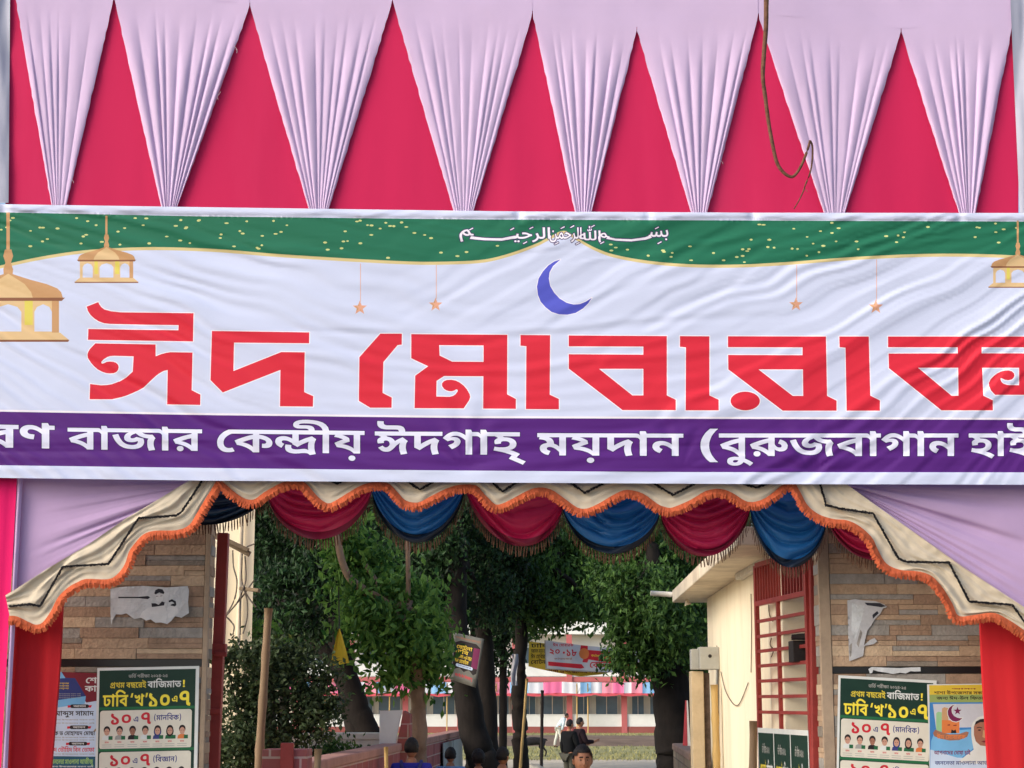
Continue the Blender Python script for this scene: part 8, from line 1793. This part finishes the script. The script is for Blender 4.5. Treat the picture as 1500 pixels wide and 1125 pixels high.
def person(label, loc, h, rz, shirt, trousers, seed, bend=0.0, stride=0.0, arms=None, turn=0.0, tilt=0.0, group=None, sleeve=True, build=1.0, longshirt=False, hairkw={}):
    s = h / 1.72
    root = thing('person', loc, label, 'person', group, rz)
    J = {}; rd = {}; E = []
    def j(n, p, r, par=None):
        J[n] = Vector(p); rd[n] = r if isinstance(r, tuple) else (r, r)
        if par: E.append((par, n))
    j('pelvis', (0, 0, .95), (.135 * build, .105 * build)); j('belly', (0, .005, 1.08), (.13 * build, .10 * build), 'pelvis'); j('chest', (0, .0, 1.24), (.15 * build, .108 * build), 'belly'); j('upper', (0, -.01, 1.37), (.13 * build, .09), 'chest')
    j('neck', (0, -.005, 1.46), .056, 'upper'); j('nape', (0, .008, 1.53), .054, 'neck')
    for sd, q in ((-1, 'l'), (1, 'r')):
        fw = stride * sd
        j('hip' + q, (.09 * sd, 0, .88), .088, 'pelvis'); j('knee' + q, (.095 * sd, .02 + fw * .6, .5), .058, 'hip' + q); j('calf' + q, (.095 * sd, fw * .8 - .01, .33), .052, 'knee' + q)
        j('ank' + q, (.095 * sd, fw - .02, .085), .036, 'calf' + q); j('toe' + q, (.11 * sd, fw + .13, .03), .032, 'ank' + q)
        a = (arms or {}).get(q) or [(.235 * sd, -.02, 1.12), (.245 * sd, .05, .87), (.24 * sd, .07, .79)]
        j('sh' + q, (.175 * sd * build, -.01, 1.395), .058, 'upper'); j('el' + q, a[0], .042, 'sh' + q); j('wr' + q, a[1], .028, 'el' + q); j('pa' + q, a[2], (.034, .02), 'wr' + q)
        d = (Vector(a[2]) - Vector(a[1])).normalized(); sx = d.cross(Vector((0, 1, 0.2))).normalized()
        if sx.length < .1: sx = Vector((1, 0, 0))
        for k, (o_, l) in enumerate(((-.027, .068), (-.009, .078), (.009, .074), (.026, .06))):
            b0 = Vector(a[2]) + sx * o_ + d * .03; j('f%d%s' % (k, q), b0 + d * l * .5, .0085, 'pa' + q); j('g%d%s' % (k, q), b0 + d * l * .95 + Vector((0, .014, 0)), .0075, 'f%d%s' % (k, q))
        j('t' + q, Vector(a[1]).lerp(Vector(a[2]), .6) + sx * -.03 * sd + Vector((0, .025, 0)), .010, 'pa' + q); j('u' + q, Vector(a[2]) + sx * -.035 * sd + Vector((0, .04, 0)), .008, 't' + q)
    hc = Vector((0, .018, 1.615))
    RB = Matrix.Rotation(-bend, 4, 'X'); piv = Vector((0, 0, .95))
    low = {'pelvis'} | {n for n in J if n[:-1] in ('hip', 'knee', 'calf', 'ank', 'toe')}
    def mv(n, p): return p if n in low else piv + RB @ (p - piv)
    N = list(J); V, Fc = skin([mv(n, J[n]) * s for n in N], [tuple(x * s for x in rd[n]) for n in N], [(N.index(a), N.index(b)) for a, b in E])
    MI = [0] * len(Fc)
    HM = Matrix.Translation(mv('head', hc) * s) @ Matrix.Rotation(-bend * .4, 4, 'X') @ Matrix.Rotation(turn, 4, 'Z') @ Matrix.Rotation(tilt, 4, 'X') @ Matrix.Scale(s * .95, 4)
    o = len(V); V = V + [HM @ p for p in HEAD[0]]; Fc = Fc + [tuple(o + i for i in f) for f in HEAD[1]]; MI += HEAD[2]
    mesh_obj('body', V, Fc, SK, root, MI)
    hv, hf = hair_mesh(seed, **hairkw); mesh_obj('hair', [HM @ p for p in hv], hf, HAIR, root)
    sn = ['pelvis', 'belly', 'chest', 'upper', 'neck', 'shl', 'ell', 'shr', 'elr'] + (['hipl', 'hipr'] if longshirt else [])
    JE = dict(J); RE = dict(rd)
    if not sleeve:
        for q in 'lr': JE['el' + q] = J['sh' + q].lerp(J['el' + q], .75)
    else:
        for q in 'lr':
            sn.append('wr' + q)
    pos = [mv(n, JE[n]) * s for n in sn]
    pos[0] = pos[0] + Vector((0, 0, -.06 * s))
    rr_ = [tuple((x * 1.12 + .018) * s for x in RE[n]) for n in sn]
    ed = [(a, b) for a, b in E if a in sn and b in sn]
    V, Fc = skin(pos, rr_, [(sn.index(a), sn.index(b)) for a, b in ed])
    V = [v + Vector((noise.noise(v * 9), noise.noise(v * 9 + Vector((5, 5, 5))), 0)) * .010 for v in V]
    mesh_obj('shirt', V, Fc, shirt, root)
    tn = ['pelvis'] + [a + q for q in 'lr' for a in ('hip', 'knee', 'calf', 'ank')]
    V, Fc = skin([J[n] * s for n in tn], [tuple((x * 1.07 + .014) * s for x in rd[n]) for n in tn], [(tn.index(a), tn.index(b)) for a, b in E if a in tn and b in tn])
    mesh_obj('trousers', V, Fc, trousers, root)
    sh = []
    for q in 'lr':
        V, Fc = skin([J['ank' + q] * s + Vector((0, -.03, -.045)) * s, J['toe' + q] * s + Vector((0, .02, .005)) * s], [(.042 * s, .036 * s)] * 2, [(0, 1)]); mesh_obj('shoe', V, Fc, M['darksteel'], root)
    return root
def clo(n, c): return mat(n, c, .9, .08, 12, .3, 80, spec=.1)
def gp(u, Y): return (at(u, 1080, Y).x, Y, 0)
person('man with short dark hair facing the street, head just above the bottom of the picture', gp(853, 13.4), 1.672, math.pi, clo('dark_red_shirt', (96, 50, 52)), clo('dark_trousers', (44, 44, 52)), 3, turn=.12, tilt=-.02, hairkw=dict(front=.5, thick=.013))
blue = person('person in a royal blue shirt with a backpack walking away beside the pale tree trunk', gp(603, 18.3), 1.632, .05, clo('royal_blue_shirt', (52, 52, 150)), clo('dark_trousers', (44, 44, 52)), 5, stride=.12, hairkw=dict(thick=.012))
person('boy in a light blue shirt walking away in front of the grey sheet panels', gp(660, 22), 1.437, -.05, clo('light_blue_shirt', (112, 150, 196)), clo('grey_trousers', (90, 90, 96)), 7, stride=-.1, hairkw=dict(thick=.02))
person('boy in a white shirt walking away between two other boys', gp(701, 20.5), 1.45, .25, clo('white_shirt', (206, 200, 204)), clo('dark_trousers', (44, 44, 52)), 9, stride=.1, hairkw=dict(thick=.026, back=-.6))
person('boy in a dark purple shirt walking away at the right of the group of boys', gp(736, 20.0), 1.488, -.3, clo('dark_purple_shirt', (70, 56, 84)), clo('dark_trousers', (44, 44, 52)), 11, stride=-.12, turn=-.3, hairkw=dict(thick=.02))
person('man in a black shirt and grey trousers standing beside another dark figure in the yard', gp(834, 39), 1.63, -.9, clo('black_shirt', (20, 22, 25)), clo('olive_grey_trousers', (70, 70, 64)), 13, build=1.08, arms={'r': [(.25, .03, 1.14), (.2, .26, 1.06), (.17, .34, 1.07)]})
person('man in a dark shirt and cap looking at a phone beside the man in black', gp(849, 40.5), 1.66, -1.2, clo('dark_maroon_shirt', (34, 25, 31)), clo('dark_trousers', (48, 46, 50)), 15, arms={'r': [(.24, .06, 1.16), (.16, .3, 1.16), (.13, .38, 1.18)], 'l': [(-.24, .03, 1.15), (-.16, .25, 1.08), (-.1, .33, 1.12)]})
person('man in a pale blue white tunic stooping on the far lawn', gp(818, 80), 1.66, -1.5, clo('pale_tunic', (196, 212, 220)), clo('pale_trousers', (200, 202, 196)), 17, bend=.62, stride=.16, longshirt=True, arms={'r': [(.22, .12, 1.16), (.2, .2, .92), (.2, .22, .84)], 'l': [(-.22, .1, 1.16), (-.2, .16, .92), (-.2, .18, .84)]})
def backpack():
    x, y, _ = gp(603, 18.3)
    root = thing('backpack', (x, y - .2, 1.1), 'dark blue backpack worn by the person in the royal blue shirt', 'backpack')
    m = mat('navy_nylon', (44, 46, 108), .7, .12, 14, .2, 90)
    b = MB(); P = []
    for i in range(13):
        t = i / 12; z = .92 + .42 * t; w = .14 * (1 - (2 * t - 1) ** 6 * .6) * (1 - .18 * t); d = .095 * (1 - (2 * t - 1) ** 4 * .55)
        P.append([Vector((x + w * math.copysign(abs(math.cos(a)) ** .6, math.cos(a)), y - .2 + d * math.copysign(abs(math.sin(a)) ** .7, math.sin(a)), z)) for a in [2 * math.pi * k / 20 for k in range(20)]])
    b.grid(P, closed=True); b.add(P[-1], [tuple(range(20))]); b.add(P[0], [tuple(range(20))]); b.build('bag', m, root)
    for s_ in (-1, 1):
        b = MB(); pts = [(x + s_ * .08, y - .13, 1.32), (x + s_ * .1, y - .08, 1.375), (x + s_ * .105, y + .0, 1.40), (x + s_ * .105, y + .085, 1.35), (x + s_ * .11, y + .115, 1.2), (x + s_ * .13, y + .02, 1.0), (x + s_ * .12, y - .12, .97)]
        b.tube([Vector(p) for p in catmull(pts, 4)], .018, 8); b.build('strap', m, root)
backpack()
def goat():
    Y = 66.0; x = at(781, 1100, Y).x
    root = thing('goat', (x, Y, 0), 'small dark goat grazing on the lawn beside the limewashed tree trunk', 'goat', None, math.pi / 2 + .25)
    P = {'rump': ((0, -.36, .56), (.12, .13)), 'loin': ((0, -.16, .56), (.125, .145)), 'rib': ((0, .1, .54), (.13, .165)), 'chest': ((0, .3, .55), (.10, .15)), 'neck': ((0, .44, .56), .075), 'poll': ((0, .56, .42), .06), 'head': ((0, .62, .30), .055), 'nose': ((0, .64, .17), .034), 'tail': ((0, -.47, .6), .03), 'tailtip': ((0, -.52, .55), .015)}
    E = [('rump', 'loin'), ('loin', 'rib'), ('rib', 'chest'), ('chest', 'neck'), ('neck', 'poll'), ('poll', 'head'), ('head', 'nose'), ('rump', 'tail'), ('tail', 'tailtip')]
    for s_, q in ((-1, 'l'), (1, 'r')):
        P['th' + q] = ((.07 * s_, -.34, .44), .08); P['st' + q] = ((.075 * s_, -.28 + .03 * s_, .34), .05); P['ho' + q] = ((.075 * s_, -.42 + .04 * s_, .2), .03); P['hf' + q] = ((.075 * s_, -.38 + .04 * s_, .02), .026)
        E += [('rump', 'th' + q), ('th' + q, 'st' + q), ('st' + q, 'ho' + q), ('ho' + q, 'hf' + q)]
        P['sd' + q] = ((.07 * s_, .28, .42), .06); P['kn' + q] = ((.07 * s_, .30 - .05 * s_, .22), .032); P['ff' + q] = ((.07 * s_, .29 - .06 * s_, .02), .026); E += [('chest', 'sd' + q), ('sd' + q, 'kn' + q), ('kn' + q, 'ff' + q)]
        P['ea' + q] = ((.1 * s_, .55, .40), .022); P['eb' + q] = ((.14 * s_, .56, .34), .014); E += [('poll', 'ea' + q), ('ea' + q, 'eb' + q)]
    N = list(P); k = 1.08
    V, Fc = skin([Vector(P[n][0]) * k for n in N], [tuple(r * k for r in (P[n][1] if isinstance(P[n][1], tuple) else (P[n][1],) * 2)) for n in N], [(N.index(a), N.index(b)) for a, b in E])
    mesh_obj('body', V, Fc, mat('dark_goat_hair', (44, 42, 46), .9, .3, 20, .4, 80), root)
    b = MB()
    for s_ in (-1, 1): b.tube([(x, 0, 0)] * 0 + [Vector((x, Y, 0)) + Matrix.Rotation(math.pi / 2 + .25, 3, 'Z') @ Vector(p) for p in ((.03 * s_, .53, .5), (.05 * s_, .47, .58), (.07 * s_, .4, .6))], [.016, .011, .004], 6)
    o = b.build('horns', M['cap'], None)
    me = o.data; mi = Matrix.Translation(root.location) @ Matrix.Rotation(root.rotation_euler.z, 4, 'Z'); me.transform(mi.inverted()); o.parent = root
goat()
